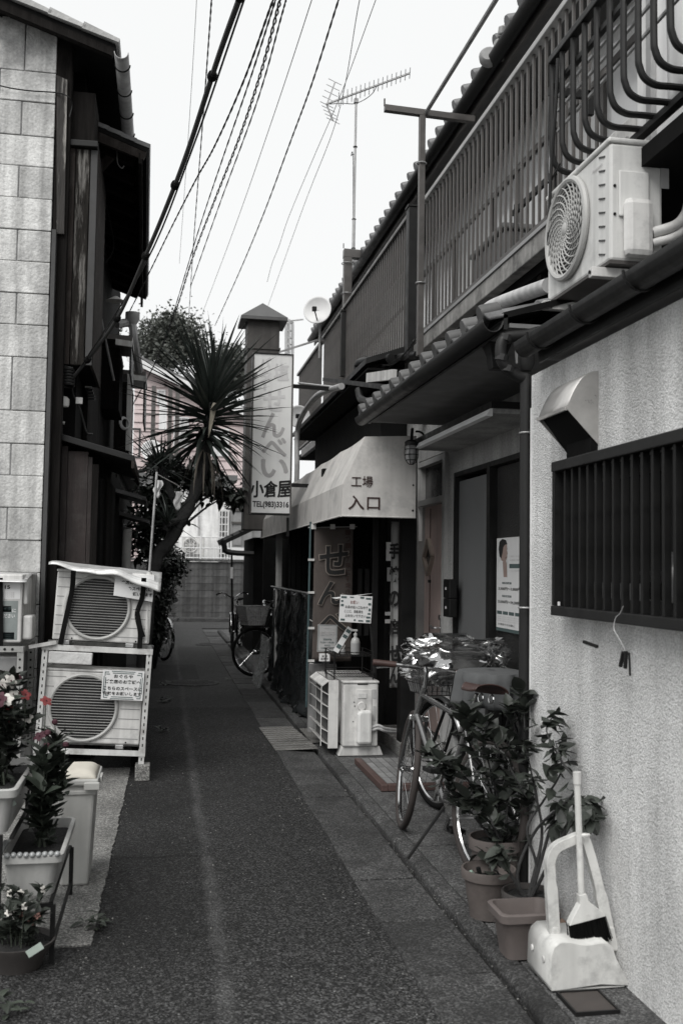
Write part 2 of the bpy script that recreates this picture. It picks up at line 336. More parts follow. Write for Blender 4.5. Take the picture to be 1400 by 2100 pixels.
def text(body, centre, w, h, m, parent, right, up, name='lettering', bold=0.0, root=None, space=1.0, keep=False, lift=.002, line=1.0, depth=.0012, heavy=0.0):
    """flat raised lettering fitted in a w x h rectangle about centre, read along right"""
    cu = bpy.data.curves.new(name, 'FONT'); cu.body = body; cu.size = 1; cu.extrude = 0; cu.offset = bold; cu.space_character = space; cu.space_line = line
    cu.align_x = 'CENTER'; cu.resolution_u = 3
    ob = bpy.data.objects.new(name, cu); COL.objects.link(ob); dg = bpy.context.evaluated_depsgraph_get(); dg.update()
    me = bpy.data.meshes.new_from_object(ob.evaluated_get(dg)); bpy.data.objects.remove(ob); bpy.data.curves.remove(cu)
    if len(me.vertices) == 0: return None
    xs = [v.co.x for v in me.vertices]; ys = [v.co.y for v in me.vertices]
    cx, cy = (min(xs)+max(xs))/2, (min(ys)+max(ys))/2; sx = w/max(1e-6, max(xs)-min(xs)); sy = h/max(1e-6, max(ys)-min(ys))
    if keep: sx = sy = min(sx, sy)
    rt = V(right).normalized(); u = V(up).normalized(); nn = rt.cross(u)
    o0 = V((0, 0, 0)); r = parent if root is None else (root or None)
    while r is not None: o0 = o0 + V(r.location); r = r.parent
    if root is False: o0 = V((0, 0, 0))
    base_ = [(v.co.x, v.co.y) for v in me.vertices]
    for v in me.vertices: v.co = V(centre) - o0 + rt*((v.co.x-cx)*sx) + u*((v.co.y-cy)*sy) + nn*lift
    if heavy:      # brush weight: the strokes laid again a hair to each side, each a little prouder
        vs = [v.co.copy() for v in me.vertices]; fs = [tuple(p.vertices) for p in me.polygons]; V2, F2 = [], []
        for k_, (dx, dy) in enumerate(((0, 0), (1, .3), (-1, -.3), (.4, -1), (-.4, 1))):
            F2 += [tuple(i+len(V2) for i in f) for f in fs]; V2 += [c+rt*dx*heavy+u*dy*heavy+nn*.0004*k_ for c in vs]
        me = bpy.data.meshes.new(name); me.from_pydata(V2, [], F2)
    me.materials.clear(); me.materials.append(m); me.name = name
    return link(name, me, parent)
def smoothpath(ps, n=6):
    """Catmull-Rom through points"""
    ps = [V(p) for p in ps]; q = [ps[0]*2-ps[1]]+ps+[ps[-1]*2-ps[-2]]; out = []
    for i in range(1, len(q)-2):
        for k in range(n):
            t = k/n; a, b, c, d = q[i-1], q[i], q[i+1], q[i+2]
            out.append(.5*((2*b)+(c-a)*t+(2*a-5*b+4*c-d)*t*t+(3*b-a-3*c+d)*t**3))
    return out+[ps[-1]]
def leaf_mesh(name, L, W, m, fold=.25, droop=.15, tip=1.0, n=4):
    """a leaf along +x, face up +z, base at the origin"""
    g = G(); prof = []
    for i in range(n+1):
        t = i/n; wd = W*math.sin(math.pi*min(1, t**.75*.96+.04))**.8 if tip == 1 else W*(1-t)**.6*min(1, t*6+.45)
        prof.append((t*L, max(wd/2, .0004), -droop*L*t*t))
    k = len(g.v)
    for x, wd, z in prof: g.v += [(x, -wd, z+fold*wd), (x, 0, z), (x, wd, z+fold*wd)]
    for i in range(n):
        a = k+i*3; g.f += [(a, a+3, a+4, a+1), (a+1, a+4, a+5, a+2)]
    return g.mesh(name, m, True)
def fill_leaves(t, centres, n, L, W, m, seed=1, droop=0.0, name='foliage'):
    """the many small leaves behind the ones built singly; centres: (point, radius)"""
    r_ = random.Random(seed); g = G(t)
    for i in range(n):
        c, rad = centres[i % len(centres)]; q = V(c)+V((r_.gauss(0, .5), r_.gauss(0, .5), r_.gauss(0, .5)))*rad
        x = V((r_.gauss(0, 1), r_.gauss(0, 1), r_.gauss(-droop, .6))).normalized(); y = x.cross(V((r_.gauss(0, .4), r_.gauss(0, .4), 1))).normalized(); s = r_.uniform(.6, 1.2); z = x.cross(y)*.1*L
        g.face([q, q+(x*L*.35+y*W*.5)*s+z, q+(x*L*.75+y*W*.4)*s+z, q+x*L*s, q+(x*L*.75-y*W*.4)*s+z, q+(x*L*.35-y*W*.5)*s+z])
    return stuff(g.out(name, m, t))
UP = V((0, 0, 1)); EX = V((1, 0, 0)); EY = V((0, 1, 0))
# ================================================================== THE SETTING
def ground():
    struct(G().box(-120, 120, -60, 240, -.40, -.03).out('ground', CONC))
    g = G(); n = 120          # lane with a ragged left edge
    xs = [-2.6, -1.6, -.9, -.5, -.3, 0, .3, .6, .9]
    g.grid(lambda u, v: (-2.6+3.56*u, -4+28.6*v, 0), 24, 90)
    struct(g.out('road', ASPH))
    g = G(); g.box(-9, 9, 24.6, 27.6, -.2, .001); struct(g.out('cross_street', ASPH))
    # concrete yard slab on the left, broken edge against the asphalt
    e = []
    y = 4.12
    e.append((-.20-.28, 4.12)); 
    ys = [4.14+.025*i for i in range(141)]
    for i, yy in enumerate(ys): e.append((-.244+.003*math.sin(i*.21)+.002*math.sin(i*1.3)+random.uniform(-.004, .004)+.012*(yy-4), yy))
    poly = [(-3.4, 4.10, -.02), (-.30, 4.13, -.02)] + [(x, yy, -.02) for x, yy in e[1:]] + [(-3.4, 7.72, -.02)]
    struct(G().prism(poly, (0, 0, .026)).out('yard_slab', CONC_PALE))
    # concrete drain edge along the right of the lane: slab by slab
    root = struct(thing('kerb', '', '')); del root['label']; del root['category']
    y = -1.0; k = 0
    while y < 23:
        ln = .58
        ln0 = ln+random.uniform(-.0, .0)
        g = G(); g.obox((1.090+random.uniform(-.004, .004), y+ln/2, -.03+random.uniform(-.003, .003)+.004), (.150, ln/2-.005, .035), Matrix.Rotation(random.uniform(-.008, .008), 3, 'X'))
        g.out('drain_slab', KERB, root, bev=.004)
        g = G(); g.prism([(1.268, y+.004, -.05), (1.268, y+.004, .020), (1.286, y+.004, .036), (1.350, y+.004, .036), (1.350, y+.004, -.05)], (0, ln-.008, 0))
        g.out('kerb_stone', KERB, root, bev=.006)
        y += ln; k += 1
    # raised strip between the kerb and the houses, in slabs of unequal length
    root2 = struct(thing('pavement', '', '')); del root2['label']; del root2['category']
    for a, b in ((-1.5, 3.06), (3.07, 3.55), (3.56, 4.40), (4.41, 5.25), (5.26, 6.02), (6.03, 7.2), (7.21, 8.6), (8.61, 10.4), (10.41, 13.4), (13.41, 18), (18.01, 23)):
        g = G(); x1 = 1.70 if b < 4.42 else 2.25
        g.prism([(1.360, a+.004, -.05), (1.360, a+.004, .030), (x1, a+.004, .034), (x1, a+.004, -.05)], (0, b-a-.008, 0))
        g.out('paving_slab', CONC if b > 3.3 else CONC_PALE, root2, bev=.004)
    # kerb of the far street
    struct(G().box(-6, 9, 27.3, 27.9, -.1, .10).out('far_kerb', KERB, bev=.02))
ground()

# grit and small stones washed along the edges
def grit():
    g = G(); rnd = random.Random(3)
    for i in range(900):
        y = 2.2+rnd.random()**1.5*7
        x = rnd.choice((rnd.gauss(-.24, .05), rnd.gauss(.91, .05), rnd.uniform(-.3, .9), rnd.gauss(1.24, .015)))
        if x < -.3 and y > 4.1: continue
        s = rnd.uniform(.002, .006); c = V((x, y, s*.5)); k = g.pts([c+V((s, 0, 0)), c+V((-s*.6, s*.9, 0)), c+V((-s*.5, -s, 0)), c+V((0, 0, s))]); g.f += [(k, k+1, k+3), (k+1, k+2, k+3), (k+2, k, k+3)]
    stuff(g.out('gravel', CONC_PALE), 'loose pale grit scattered over the dark asphalt lane', 'gravel')
grit()

# manhole covers and the steel ramp plates
def manhole(c, r, label):
    t = thing('manhole_cover', label, 'manhole cover', c, 'manhole covers in the lane')
    G(t).lathe(c, [(r, -.01), (r, .008), (r*.93, .011)], 32).out('cover_ring', KERB, t)
    G(t).lathe(c, [(r*.89, .0), (r*.89, .009)], 32).out('cover_plate', mat('iron_cover', .10, .6, .3, scale=20, bump=.3), t)
    for i in range(-2, 3):
        q = (r*r*.72-(i*r*.3)**2)**.5
        G(t).box(c[0]-q, c[0]+q, c[1]+i*r*.3-.012, c[1]+i*r*.3+.012, c[2]+.009, c[2]+.014).out('tread_bar', KERB, t)
p = PZ(440, 1322); manhole((p.x, p.y, 0), .36, 'pale round manhole cover farther up the lane by the basket bicycle')
p = PZ(395, 1401); manhole((p.x, p.y, .0), .34, 'dark round manhole cover ringed with a pale line beside the black board')

def plate(corners, name_label, thick=.006):
    a, b, c, d = [V(q) for q in corners]; cen = (a+b+c+d)/4
    t = thing('ramp_plate', name_label, 'ramp plate', cen, 'chequered steel ramp plates')
    m = mat('chequer_plate', (.24, .235, .225), .45, .4, var=.3, scale=6, stain=.05, stain_amt=.5)
    nrm = (b-a).cross(d-a).normalized()
    G(t).prism([a, b, c, d], -nrm*thick).out('plate', m, t)
    # raised chequer studs, far too many to count
    g = G(t); nu, nv = 14, 11
    for i in range(nu):
        for j in range(nv):
            u, v = (i+.5)/nu, (j+.5)/nv; q = a.lerp(b, u).lerp(d.lerp(c, u), v)+nrm*.0015
            du = (b-a).normalized(); dv = nrm.cross(du); s = 1 if (i+j) % 2 else -1
            ax = (du+dv*s).normalized(); g.obox(q, (.016, .0045, .0045), Matrix((ax, nrm.cross(ax), nrm)).transposed())
    stuff(g.out('stud', m, t))
z0, z1 = .012, .052
plate([PZ(565, 1538, z0), PZ(652, 1534, z1), PZ(598, 1489, z1), PZ(531, 1491, z0)], 'chequered steel ramp plate lying over the kerb, the larger of two')
plate([PZ(640, 1522, .05), PZ(668, 1520, .056), PZ(655, 1494, .056), PZ(615, 1494, .05)], 'small chequered steel plate tucked beside the white louvred guard')

# ================================================================== FAR END OF THE LANE
def far_wall():
    t = thing('block_wall', 'stained grey concrete block wall closing the far end of the lane', 'wall', (0, 28.3, 0))
    G(t).box(-4.5, 7, 28.22, 28.4, .0, 1.62).out('wall_core', MORTAR, t)
    me = G().box(-.195, .195, -.02, .02, -.094, .094).mesh('wall_block', BLOCK)
    for r_ in range(8):
        for c_ in range(-6, 10):
            x = c_*.4
            if -1.9 < x < 3.6: place('wall_block', me, t, Matrix.Translation(V((x, -.075+random.uniform(-.004, .004), .12+r_*.2))))
    G(t).box(-4.5, 7, 28.14, 28.44, 1.64, 1.70).out('coping', BLOCK, t)
far_wall()

def window(o, x0, x1, z0, z1, y, parent, nx=2, nz=3, fr=WHITE_PAINT, gl=GLASS_PALE, fw=.05):
    f = G(o).box(x0, x1, y-.05, y-.03, z0, z1).out('window', gl, parent)
    for a, b in ((x0, x0+fw), (x1-fw, x1)): G(o).box(a, b, y-.09, y-.052, z0, z1).out('frame', fr, f)
    for a, b in ((z0, z0+fw), (z1-fw, z1)): G(o).box(x0+fw, x1-fw, y-.088, y-.052, a, b).out('frame', fr, f)
    for i in range(1, nx): x = x0+(x1-x0)*i/nx; G(o).box(x-.016, x+.016, y-.084, y-.052, z0+fw, z1-fw).out('muntin', fr, f)
    for i in range(1, nz): z = z0+(z1-z0)*i/nz; G(o).box(x0+fw, x1-fw, y-.08, y-.053, z-.016, z+.016).out('muntin', fr, f)
    return f

def pink_house():
    Y = 34
    t = thing('pink_house', 'pink boarded house with a white edged gable roof at the end of the lane', 'house', (0, Y, 0))
    m = mat('pink_siding', (.55, .465, .46), .8, var=.15, rnd=.04)
    a, b, c = PY(268, 738, Y), PY(400, 786, Y), PY(560, 880, Y)
    lft = PY(268, 1110, Y).x; rgt = PY(520, 1110, Y).x
    ztop = lambda x: a.z+(c.z-a.z)*(x-a.x)/(c.x-a.x)
    G(t).prism([(lft, Y+.05, 0), (rgt, Y+.05, 0), (rgt, Y+.05, ztop(rgt)-.1), (lft, Y+.05, ztop(lft)-.1)], (0, 6, 0)).out('wall', m, t)
    z = .6
    while z < 9:     # lapped siding boards
        xr = min(rgt, a.x+(z+.38-a.z)*(c.x-a.x)/(c.z-a.z))
        if z > 2.6 and xr > lft+.2: G(t).prism([(lft, Y+.048, z), (lft, Y-.015, z), (lft, Y+.03, z+.29), (lft, Y+.048, z+.29)], (xr-lft, 0, 0)).out('siding_board', m, t)
        z += .3
    dr = (c-a).normalized()
    G(t).prism([a+V((0, -.4, 0)), c+V((0, -.4, 0)), c+V((0, -.4, .22)), a+V((0, -.4, .22))], (0, 7, 0)).out('roof', mat('slate_roof', .12, .7, rnd=.05), t)
    G(t).prism([a+V((-.1, -.44, -.12)), c+V((.1, -.44, -.12)), c+V((.1, -.44, .14)), a+V((-.1, -.44, .14))], (0, .035, 0)).out('barge_board', WHITE_PAINT, t)
    for px0, px1, y0, y1 in ((355, 388, 856, 918), (420, 470, 880, 935), (322, 340, 800, 830)):
        p, q = PY(px0, y1, Y), PY(px1, y0, Y); window(t, p.x, q.x, p.z, q.z, Y+.03, t, 2, 1)
    # veranda posts and rails
    for px in (312, 346, 361):
        p, q = PY(px, 960, Y-1), PY(px, 792, Y-1); G(t).box(p.x-.07, p.x+.07, Y-1.1, Y-1, p.z-2, q.z).out('post', ALU_BROWN, t)
    for py in (850, 880):
        p, q = PY(295, py, Y-1), PY(362, py, Y-1); G(t).box(p.x, q.x, Y-1.16, Y-1.10, p.z-.03, p.z+.03).out('rail', ALU_BROWN, t)
    p, q = PY(334, 880, Y-2), PY(334, 824, Y-2); G(t).box(p.x-.12, p.x+.12, Y-2, Y-1.85, p.z, q.z).out('white_post', WHITE_PAINT, t)
    return t
pink_house()

def white_house():
    Y = 30.5
    t = thing('white_house', 'white rendered house behind the block wall with a barred window', 'house', (0, Y, 0))
    l, r_, top = PY(285, 1100, Y).x, PY(473, 1100, Y).x, PY(400, 985, Y).z
    G(t).box(l, r_, Y, Y+4, 0, top).out('wall', stucco_mat('white_render', (.86, .86, .855), 14, .15, .95), t)
    G(t).box(l-.2, r_+.15, Y-.35, Y+4.2, top, top+.16).out('roof', mat('slate_roof', .12, .7), t)
    p, q = PY(446, 1150, Y), PY(470, 1046, Y); window(t, p.x, q.x, p.z, q.z, Y, t, 3, 7, WHITE_PAINT, mat('dull_glass', .10, .2))
    p, q = PY(396, 1108, Y), PY(412, 1026, Y)
    G(t).tube([PY(405, 985, Y-.1), PY(405, 1150, Y-.1)], .045, 8).out('drainpipe', WHITE_PAINT, t)
white_house()

def grey_house():
    Y = 29.6
    t = thing('grey_house', 'grey panelled house front beyond the shop eave at the lane end', 'house', (0, Y, 0))
    p, q = PY(474, 1150, Y), PY(560, 1030, Y); m = mat('grey_panel', .22, .8, rnd=.1)
    G(t).box(p.x, q.x+1.5, Y, Y+4, 0, q.z+.1).out('wall', m, t)
    for i in range(3):
        a, b = PY(478+i*22, 1118, Y), PY(496+i*22, 1048, Y); G(t).box(a.x, b.x, Y-.03, Y-.002, a.z, b.z).out('wall_panel', m, t)
    for py in (1046, 1072): a, b = PY(474, py, Y), PY(545, py, Y); G(t).box(a.x, b.x+1, Y-.07, Y-.032, a.z-.03, a.z+.03).out('rail', ALU_BROWN, t)
    a, b = PY(474, 1152, Y), PY(545, 1124, Y); G(t).box(a.x, b.x+1, Y-.065, Y-.034, a.z, b.z).out('base_panel', WHITE_PAINT, t)
    G(t).box(p.x-.05, q.x+1.6, Y-.3, Y+4, q.z+.1, q.z+.25).out('roof', mat('slate_roof', .12, .7), t)
grey_house()

def far_fence():
    Y = 29.0
    t = thing('mesh_fence', 'white wire mesh fence standing on the far block wall', 'fence', (0, Y, 1.7))
    l, r_ = PY(350, 1100, Y).x, PY(474, 1100, Y).x; z0, z1 = 1.7, PY(400, 1101, Y).z
    x = l
    while x < r_: G(t).tube([(x, Y, z0), (x, Y, z1)], .007, 4).out('wire', WHITE_PAINT, t); x += .11
    for z in (z0+.04, (z0+z1)/2, z1): G(t).tube([(l, Y, z), (r_, Y, z)], .018, 6).out('rail', WHITE_PAINT, t)
    for x in (l, (l+r_)/2, r_): G(t).tube([(x, Y-.02, z0), (x, Y-.02, z1+.03)], .025, 6).out('post', WHITE_PAINT, t)
far_fence()

# ------------------------------------------------------------------ trees
def tree(name, label, base, h, cx, cy, cz, rx, ry, rz, n, ls, m, seed):
    rnd = random.Random(seed); t = thing(name, label, 'tree', base, 'trees beyond the roofs')
    g = G(t); b = V(base); c = V((cx, cy, cz))
    g.tube(smoothpath([b, b.lerp(c, .4)+V((.2, 0, 0)), c]), [.28-.2*i/12 for i in range(13)], 8)
    clumps = []
    for i in range(46):
        d = V((rnd.gauss(0, 1), rnd.gauss(0, 1), rnd.gauss(0, 1))).normalized()*rnd.uniform(.35, 1)**.6
        p = c+V((d.x*rx, d.y*ry, d.z*rz)); clumps.append((p, rnd.uniform(.35, .75)))
        if i % 3 == 0: g.tube([c+V((0, 0, -rz*.5)), c.lerp(p, .6)+V((0, 0, -.2)), p], [.09, .05, .015], 5)
    g.out('trunk', BARK, t, True)
    g = G(t)
    for p, rr in clumps:
        for k in range(n):
            d = V((rnd.gauss(0, .5), rnd.gauss(0, .5), rnd.gauss(0, .38)))*rr*1.25
            q = p+d; a = V((rnd.gauss(0, 1), rnd.gauss(0, 1), rnd.gauss(.1, .5))).normalized(); s = ls*rnd.uniform(.6, 1.3); bb = a.orthogonal().normalized(); bb.rotate(Matrix.Rotation(rnd.random()*6.3, 3, a))
            g.face([q, q+a*s*.5+bb*s*.3, q+a*s, q+a*s*.5-bb*s*.3])
    stuff(g.out('crown', m, t))
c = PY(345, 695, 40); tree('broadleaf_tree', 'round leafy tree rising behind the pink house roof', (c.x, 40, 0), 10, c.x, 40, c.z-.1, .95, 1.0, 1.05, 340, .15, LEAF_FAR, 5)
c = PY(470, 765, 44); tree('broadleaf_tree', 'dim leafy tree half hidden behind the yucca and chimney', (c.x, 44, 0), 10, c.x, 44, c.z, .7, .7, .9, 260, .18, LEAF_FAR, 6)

# ================================================================== STONE HOUSE AND TIMBER HOUSE ON THE LEFT
def stone_house():
    Y = 7.9
    t = thing('stone_house', 'house with a pale stone block gable wall and tiled roof', 'house', (-1.5, Y, 0))
    xr = PY(112, 300, Y).x
    G(t).box(-2.6, xr-.02, Y-.028, Y+2.6, 0, 5.55).out('wall', mat('stone_mortar', .24, .95, bump=.4, var=.5, scale=9), t)
    # courses measured off the wall's right edge
    ys = [-60, 50, 155, 217, 286, 348, 413, 478, 542, 607, 671, 737, 846, 913, 978, 1043, 1109, 1175, 1240, 1305, 1370, 1436, 1500, 1560]
    zs = [PY(105, v, Y).z for v in ys]
    for k in range(len(zs)-1):
        z1, z0 = zs[k]-.003, zs[k+1]+.003
        if k == 0: z1 = min(z1, 5.72)
        x = xr; i = 0
        widths = (.24, .44) if k % 2 else (.42, .42)
        if k == 11: widths = (.26, .30)
        while x > -2.5:
            wd = widths[0] if i == 0 else widths[1]
            wd = wd*random.uniform(.93, 1.07); a = x-wd+.004
            ztop = z1
            bl = G(t).box(max(a, -2.6), x-.006+(.006 if i == 0 else 0), Y-.038+random.uniform(-.005, .005), Y+.02, z0, ztop).out('stone_block', STONE, t, bev=.006)
            x -= wd; i += 1
    # verge of the tiled roof, falling towards the lane
    a, b = PY(-260, -118, Y-.25), PY(238, 92, Y-.25); d = (b-a).normalized(); nn = V((-d.z, 0, d.x))
    G(t).prism([a-nn*.10, b-nn*.09, b-nn*.03, a-nn*.03], (0, .06, 0)).out('barge_board', WOOD, t)
    G(t).prism([a-nn*.03, b-nn*.03, b, a], (0, 2.3, 0)).out('roof_board', SOFFIT, t)
    n = 7; L = (b-a).length
    me = None
    for r_ in range(7):
        for i in range(n):
            p = a+d*(L*(i)/n); y0 = Y-.29+r_*.29
            g = G(); s = L/n
            g.prism([(0, 0, .0), (s*1.08, 0, -.0), (s*1.08, 0, .028), (0, 0, .055), ], (0, .285, 0))
            if me is None: me = g.mesh('roof_tile', TILE_PALE)
            ang = -math.atan2(d.z, d.x)
            o = place('roof_tile', me, t, Matrix.Translation(p+nn*.002+V((0, y0-p.y, 0))-V(t.location)) @ Matrix.Rotation(ang-.03, 4, 'Y'))
    # soffit, timber side wall and posts on the lane side
    s0 = PY(118, 62, Y); 
    G(t).box(xr+.01, xr+.12, Y-.03, Y+.09, 0, s0.z+.02).out('corner_post', WOOD, t, bev=.006)
    w0, w1 = PY(121, 160, Y-.06), PY(82, 1150, Y-.06)
    g = G(t); g.prism([(PY(117, 155, Y-.05).x, Y-.06, PY(117, 155, Y-.05).z), (PY(139, 155, Y-.05).x, Y-.06, PY(139, 165, Y-.05).z), (PY(132, 480, Y-.05).x, Y-.06, PY(132, 480, Y-.05).z), (PY(117, 480, Y-.05).x, Y-.06, PY(117, 480, Y-.05).z)], (0, .03, 0)); g.out('worn_post', mat('pale_worn_timber', (.035, .032, .03), .85, var=.7, scale=3, bump=.6, bscale=14, stretch=(9, 9, .9), stain=(.52, .50, .47), stain_amt=.95, stain_scale=1.3, stain_map=True), t)
    G(t).box(xr+.015, xr+.045, Y-.11, Y-.03, 0, PY(117, 480, Y).z).out('flashing_strip', mat('brown_trim', .05), t)
    G(t).box(xr+.12, -.62, Y+.06, Y+1.6, 3.2, b.z-.25).out('timber_side', WOOD, t)
    G(t).box(PY(118, 80, Y).x, PY(150, 80, Y).x, Y-.02, Y+.08, PY(130, 270, Y).z, PY(130, 66, Y).z-.02).out('gable_board', WOOD_BROWN, t)
    # gutter along the eave
    gx = b.x+.045; gz = b.z-.075
    g = G(t); ring = [(math.cos(math.pi*(1+j/10))*.052, math.sin(math.pi*(1+j/10))*.052) for j in range(11)]
    g.grid(lambda u, v: (gx+ring[round(u*10)][0], Y-.3+v*2.6, gz+ring[round(u*10)][1]), 10, 1)
    g.out('gutter', PIPE_GREY, t, True, solid=.006)
    for k in range(6): G(t).torus((gx, Y-.1+k*.42, gz), .058, .007, (0, 1, 0), 10, 5, (math.pi*.5, math.pi*1.5)).out('gutter_bracket', PIPE_DARK, t)
    q = [(-.35, .0), (-.2, 0)]
    # loose cable stapled across the stones
    return t
stone_house()

def cable(name, label, pts, r, m, n=6, group=None, seg=5, cat='cable', wob=0.0):
    p = smoothpath(pts, seg)
    if wob: p = [q+V((random.uniform(-wob, wob), random.uniform(-wob, wob), random.uniform(-wob, wob))) for q in p]
    o = G().tube(p, r, n).out(name, m, None, True); return tag(o, label, cat, group)
Yc = 7.83
cable('wall_cable', 'thin dark cable crossing the pale stone block wall', [PY(-40, 162, Yc), PY(10, 178, Yc), PY(60, 186, Yc), PY(115, 190, Yc), PY(140, 198, Yc-.05), PY(148, 215, Yc), PY(143, 240, Yc)], .005, BLACK)

def timber_house():
    t = thing('timber_house', 'dark weathered timber house with a deep tiled eave beside the lane', 'house', (-1, 8.2, 0))
    X0 = -.70
    # upper eave: sloping boarded roof with its verge towards us
    A, B = PY(160, 250, 8.35), PY(301, 312, 8.35); E = PY(299, 631, 13.1)
    d = (B-A).normalized(); nn = V((-d.z, 0, d.x))
    back = V((E.x-B.x, E.y-B.y, 0)); E = B+back
    G(t).prism([A+nn*.0, B, B+nn*.035, A+nn*.035], back).out('roof_deck', SOFFIT, t)
    G(t).prism([A-nn*.09, B-nn*.07, B-nn*.004, A-nn*.004], (0, .04, 0)).out('barge_board', WOOD_BROWN, t)
    G(t).bar(B+V((-.05, 0, -.055)), E+V((-.05, 0, -.055)), .015, .045).out('fascia_board', WOOD, t)
    L = (B-A).length; n = 5; m = 17
    tm = G().box(0, L/n*1.06, 0, back.length/m-.006, 0, .035).mesh('roof_tile', TILE)
    for j in range(m):
        for i in range(n):
            p = A+d*(L*i/n)+back*(j/m)+nn*(.037)
            place('roof_tile', tm, t, Matrix.Translation(p-V(t.location)) @ Matrix.Rotation(math.atan2(-back.x, back.y), 4, 'Z') @ Matrix.Rotation(-math.atan2(d.z, d.x)-.05, 4, 'Y'))
    # rafters under the eave
    for j in range(11):
        p0 = A+back*((j+.5)/11)-nn*.045; p1 = B+back*((j+.5)/11)-nn*.045-d*.09
        G(t).bar(p0, p1, .03, .035, EY).out('rafter', WOOD, t)
    # brace under the eave
    G(t).bar(PY(196, 356, 8.6), PY(236, 312, 8.6), .03, .03, EY).out('brace', WOOD_BROWN, t)
    # boarded lane-side wall, plank by plank
    k = 0; y = 8.95; zt = A.z-.1
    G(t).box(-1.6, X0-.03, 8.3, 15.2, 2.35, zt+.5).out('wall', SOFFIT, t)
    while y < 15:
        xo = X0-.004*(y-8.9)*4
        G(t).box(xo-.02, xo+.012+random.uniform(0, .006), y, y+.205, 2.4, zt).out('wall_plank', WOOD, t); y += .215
    # projecting shutter box: worn planks at the front, capped
    Yb = 7.95
    zt2, zb = PY(160, 292, Yb).z, PY(160, 748, Yb).z
    for px0, px1, mm in ((131, 147, WOOD_BROWN), (148, 177, WOOD_WORN), (178, 193, mat('brown_trim', (.05, .046, .043), .7, spec=.2, streak=.4))):
        G(t).box(PY(px0+3, 520, Yb).x, PY(px1+3, 520, Yb).x-.004, Yb-.01+random.uniform(0, .01), Yb+.03, zb, zt2-.05).out('box_plank', mm, t, bev=.003)
    xs = PY(196, 520, Yb).x
    for i in range(5): G(t).box(xs-.022, xs, Yb+.035+i*.2, Yb+.23+i*.2, zb+.0, zt2-.05).out('box_plank', WOOD_BROWN, t)
    c0, c1 = PY(137, 284, Yb-.05), PY(196, 288, Yb-.05)
    G(t).prism([c0+V((0, 0, -.05)), c1+V((.02, 0, -.05)), c1+V((.02, 0, 0)), c0], (0, 1.15, 0)).out('box_cap', ALU_DARK, t, bev=.006)
    G(t).box(PY(134, 520, Yb).x, xs-.03, Yb+.04, Yb+1.05, zb+.01, zt2-.06).out('box_core', SOFFIT, t)
    # meter gear below the box
    Ym = 8.1
    p = PY(130, 762, Ym); 
    for py in (757, 778): a, b = PY(108, py-10, Ym-.1), PY(150, py-2, Ym-.1); G(t).tube([a, b], .009, 6).out('bracket_arm', STEEL, t)
    g = G(t)
    for i in range(6): g.torus(PY(140, 760+i*6, Ym-.1), .045, .010, (0, .2, 1), 12, 6)
    g.out('insulator', PIPE_DARK, t, True)
    p = PY(132, 829, Ym-.05); G(t).lathe(p, [(.035, -.02), (.04, .0), (.04, .04), (.02, .06)], 12).out('pipe_cap', WHITE_OLD, t, True)
    G(t).tube([PY(121, 835, Ym), PY(121, 864, Ym), PY(133, 868, Ym)], .014, 6).out('white_conduit', WHITE_OLD, t)
    G(t).tube(smoothpath([PY(146, 780, Ym), PY(152, 815, Ym), PY(165, 840, Ym), PY(178, 885, Ym), PY(190, 890, Ym)]), .008, 6).out('service_cable', BLACK, t, True)
    G(t).obox(PY(163, 822, Ym), (.025, .02, .025)).out('cable_clip', WHITE_OLD, t)
    # lean-to with a sheet roof and brown board door
    Yl = 8.05
    a, b = PY(108, 884, Yl-.1), PY(276, 934, Yl-.1); dd = (b-a).normalized()
    G(t).prism([a+V((0, 0, -.05)), b+V((0, 0, -.05)), b, a], (0, 1.7, 0)).out('lean_to_roof', ALU_DARK, t, bev=.004)
    G(t).bar(b+V((-.01, 0, -.07)), b+V((-.01, 1.7, -.07)), .012, .03).out('lean_to_fascia', WHITE_OLD if False else WOOD_BROWN, t)
    g0 = PY(96, 1000, Yl).x
    xs2 = [g0+.0, g0+.155, g0+.31, PY(189, 1000, Yl).x]
    for i in range(3):
        zz = a.z-.06+(b.z-a.z)*((xs2[i]-a.x)/(b.x-a.x))-.05
        G(t).box(xs2[i]+.002, xs2[i+1]-.002, Yl-.004*i, Yl+.03, .05, zz).out('door_board', mat('red_brown_board', (.024, .017, .016), .7, var=.5, scale=4, bump=.3, bscale=26, stretch=(7, 7, .6), rnd=.15, stain=(.10, .095, .09), stain_amt=.25, stain_scale=7), t)
    G(t).box(PY(189, 1000, Yl).x, PY(189, 1000, Yl).x+.05, Yl-.03, Yl+.05, .0, a.z-.24).out('door_post', WOOD, t)
    xq = PY(222, 1000, Yl+.5).x
    for i in range(7): G(t).box(xq-.02+.012*(i % 2), xq, Yl+.42+i*.19, Yl+.60+i*.19, 0, a.z-.3).out('wall_plank', WOOD, t)
    G(t).box(g0, xq-.02, Yl+.06, Yl+.4, 0, a.z-.34).out('lean_to_core', SOFFIT, t)
    G(t).box(g0-.3, xq-.03, Yl+.4, Yl+7, 0, 2.4).out('lower_wall', SOFFIT, t)
    # window hoods farther along, with pale edges
    for (px0, px1, py, Yh, hh, dp) in ((238, 272, 684, 11.2, .42, .9), (262, 300, 757, 12.6, .62, 1.0)):
        p, q = PY(px0, py, Yh), PY(px1, py+5, Yh)
        G(t).prism([p+V((-.2, 0, 0)), q, q+V((0, 0, -.055)), p+V((-.2, 0, -.055))], (0, dp, 0)).out('window_hood', ALU_BROWN, t)
        G(t).prism([p+V((0, -.01, -.06)), q+V((0, -.01, -.06)), q+V((0, -.01, -.125)), p+V((0, -.01, -.125))], (0, .02, 0)).out('hood_edge', WHITE_OLD, t)
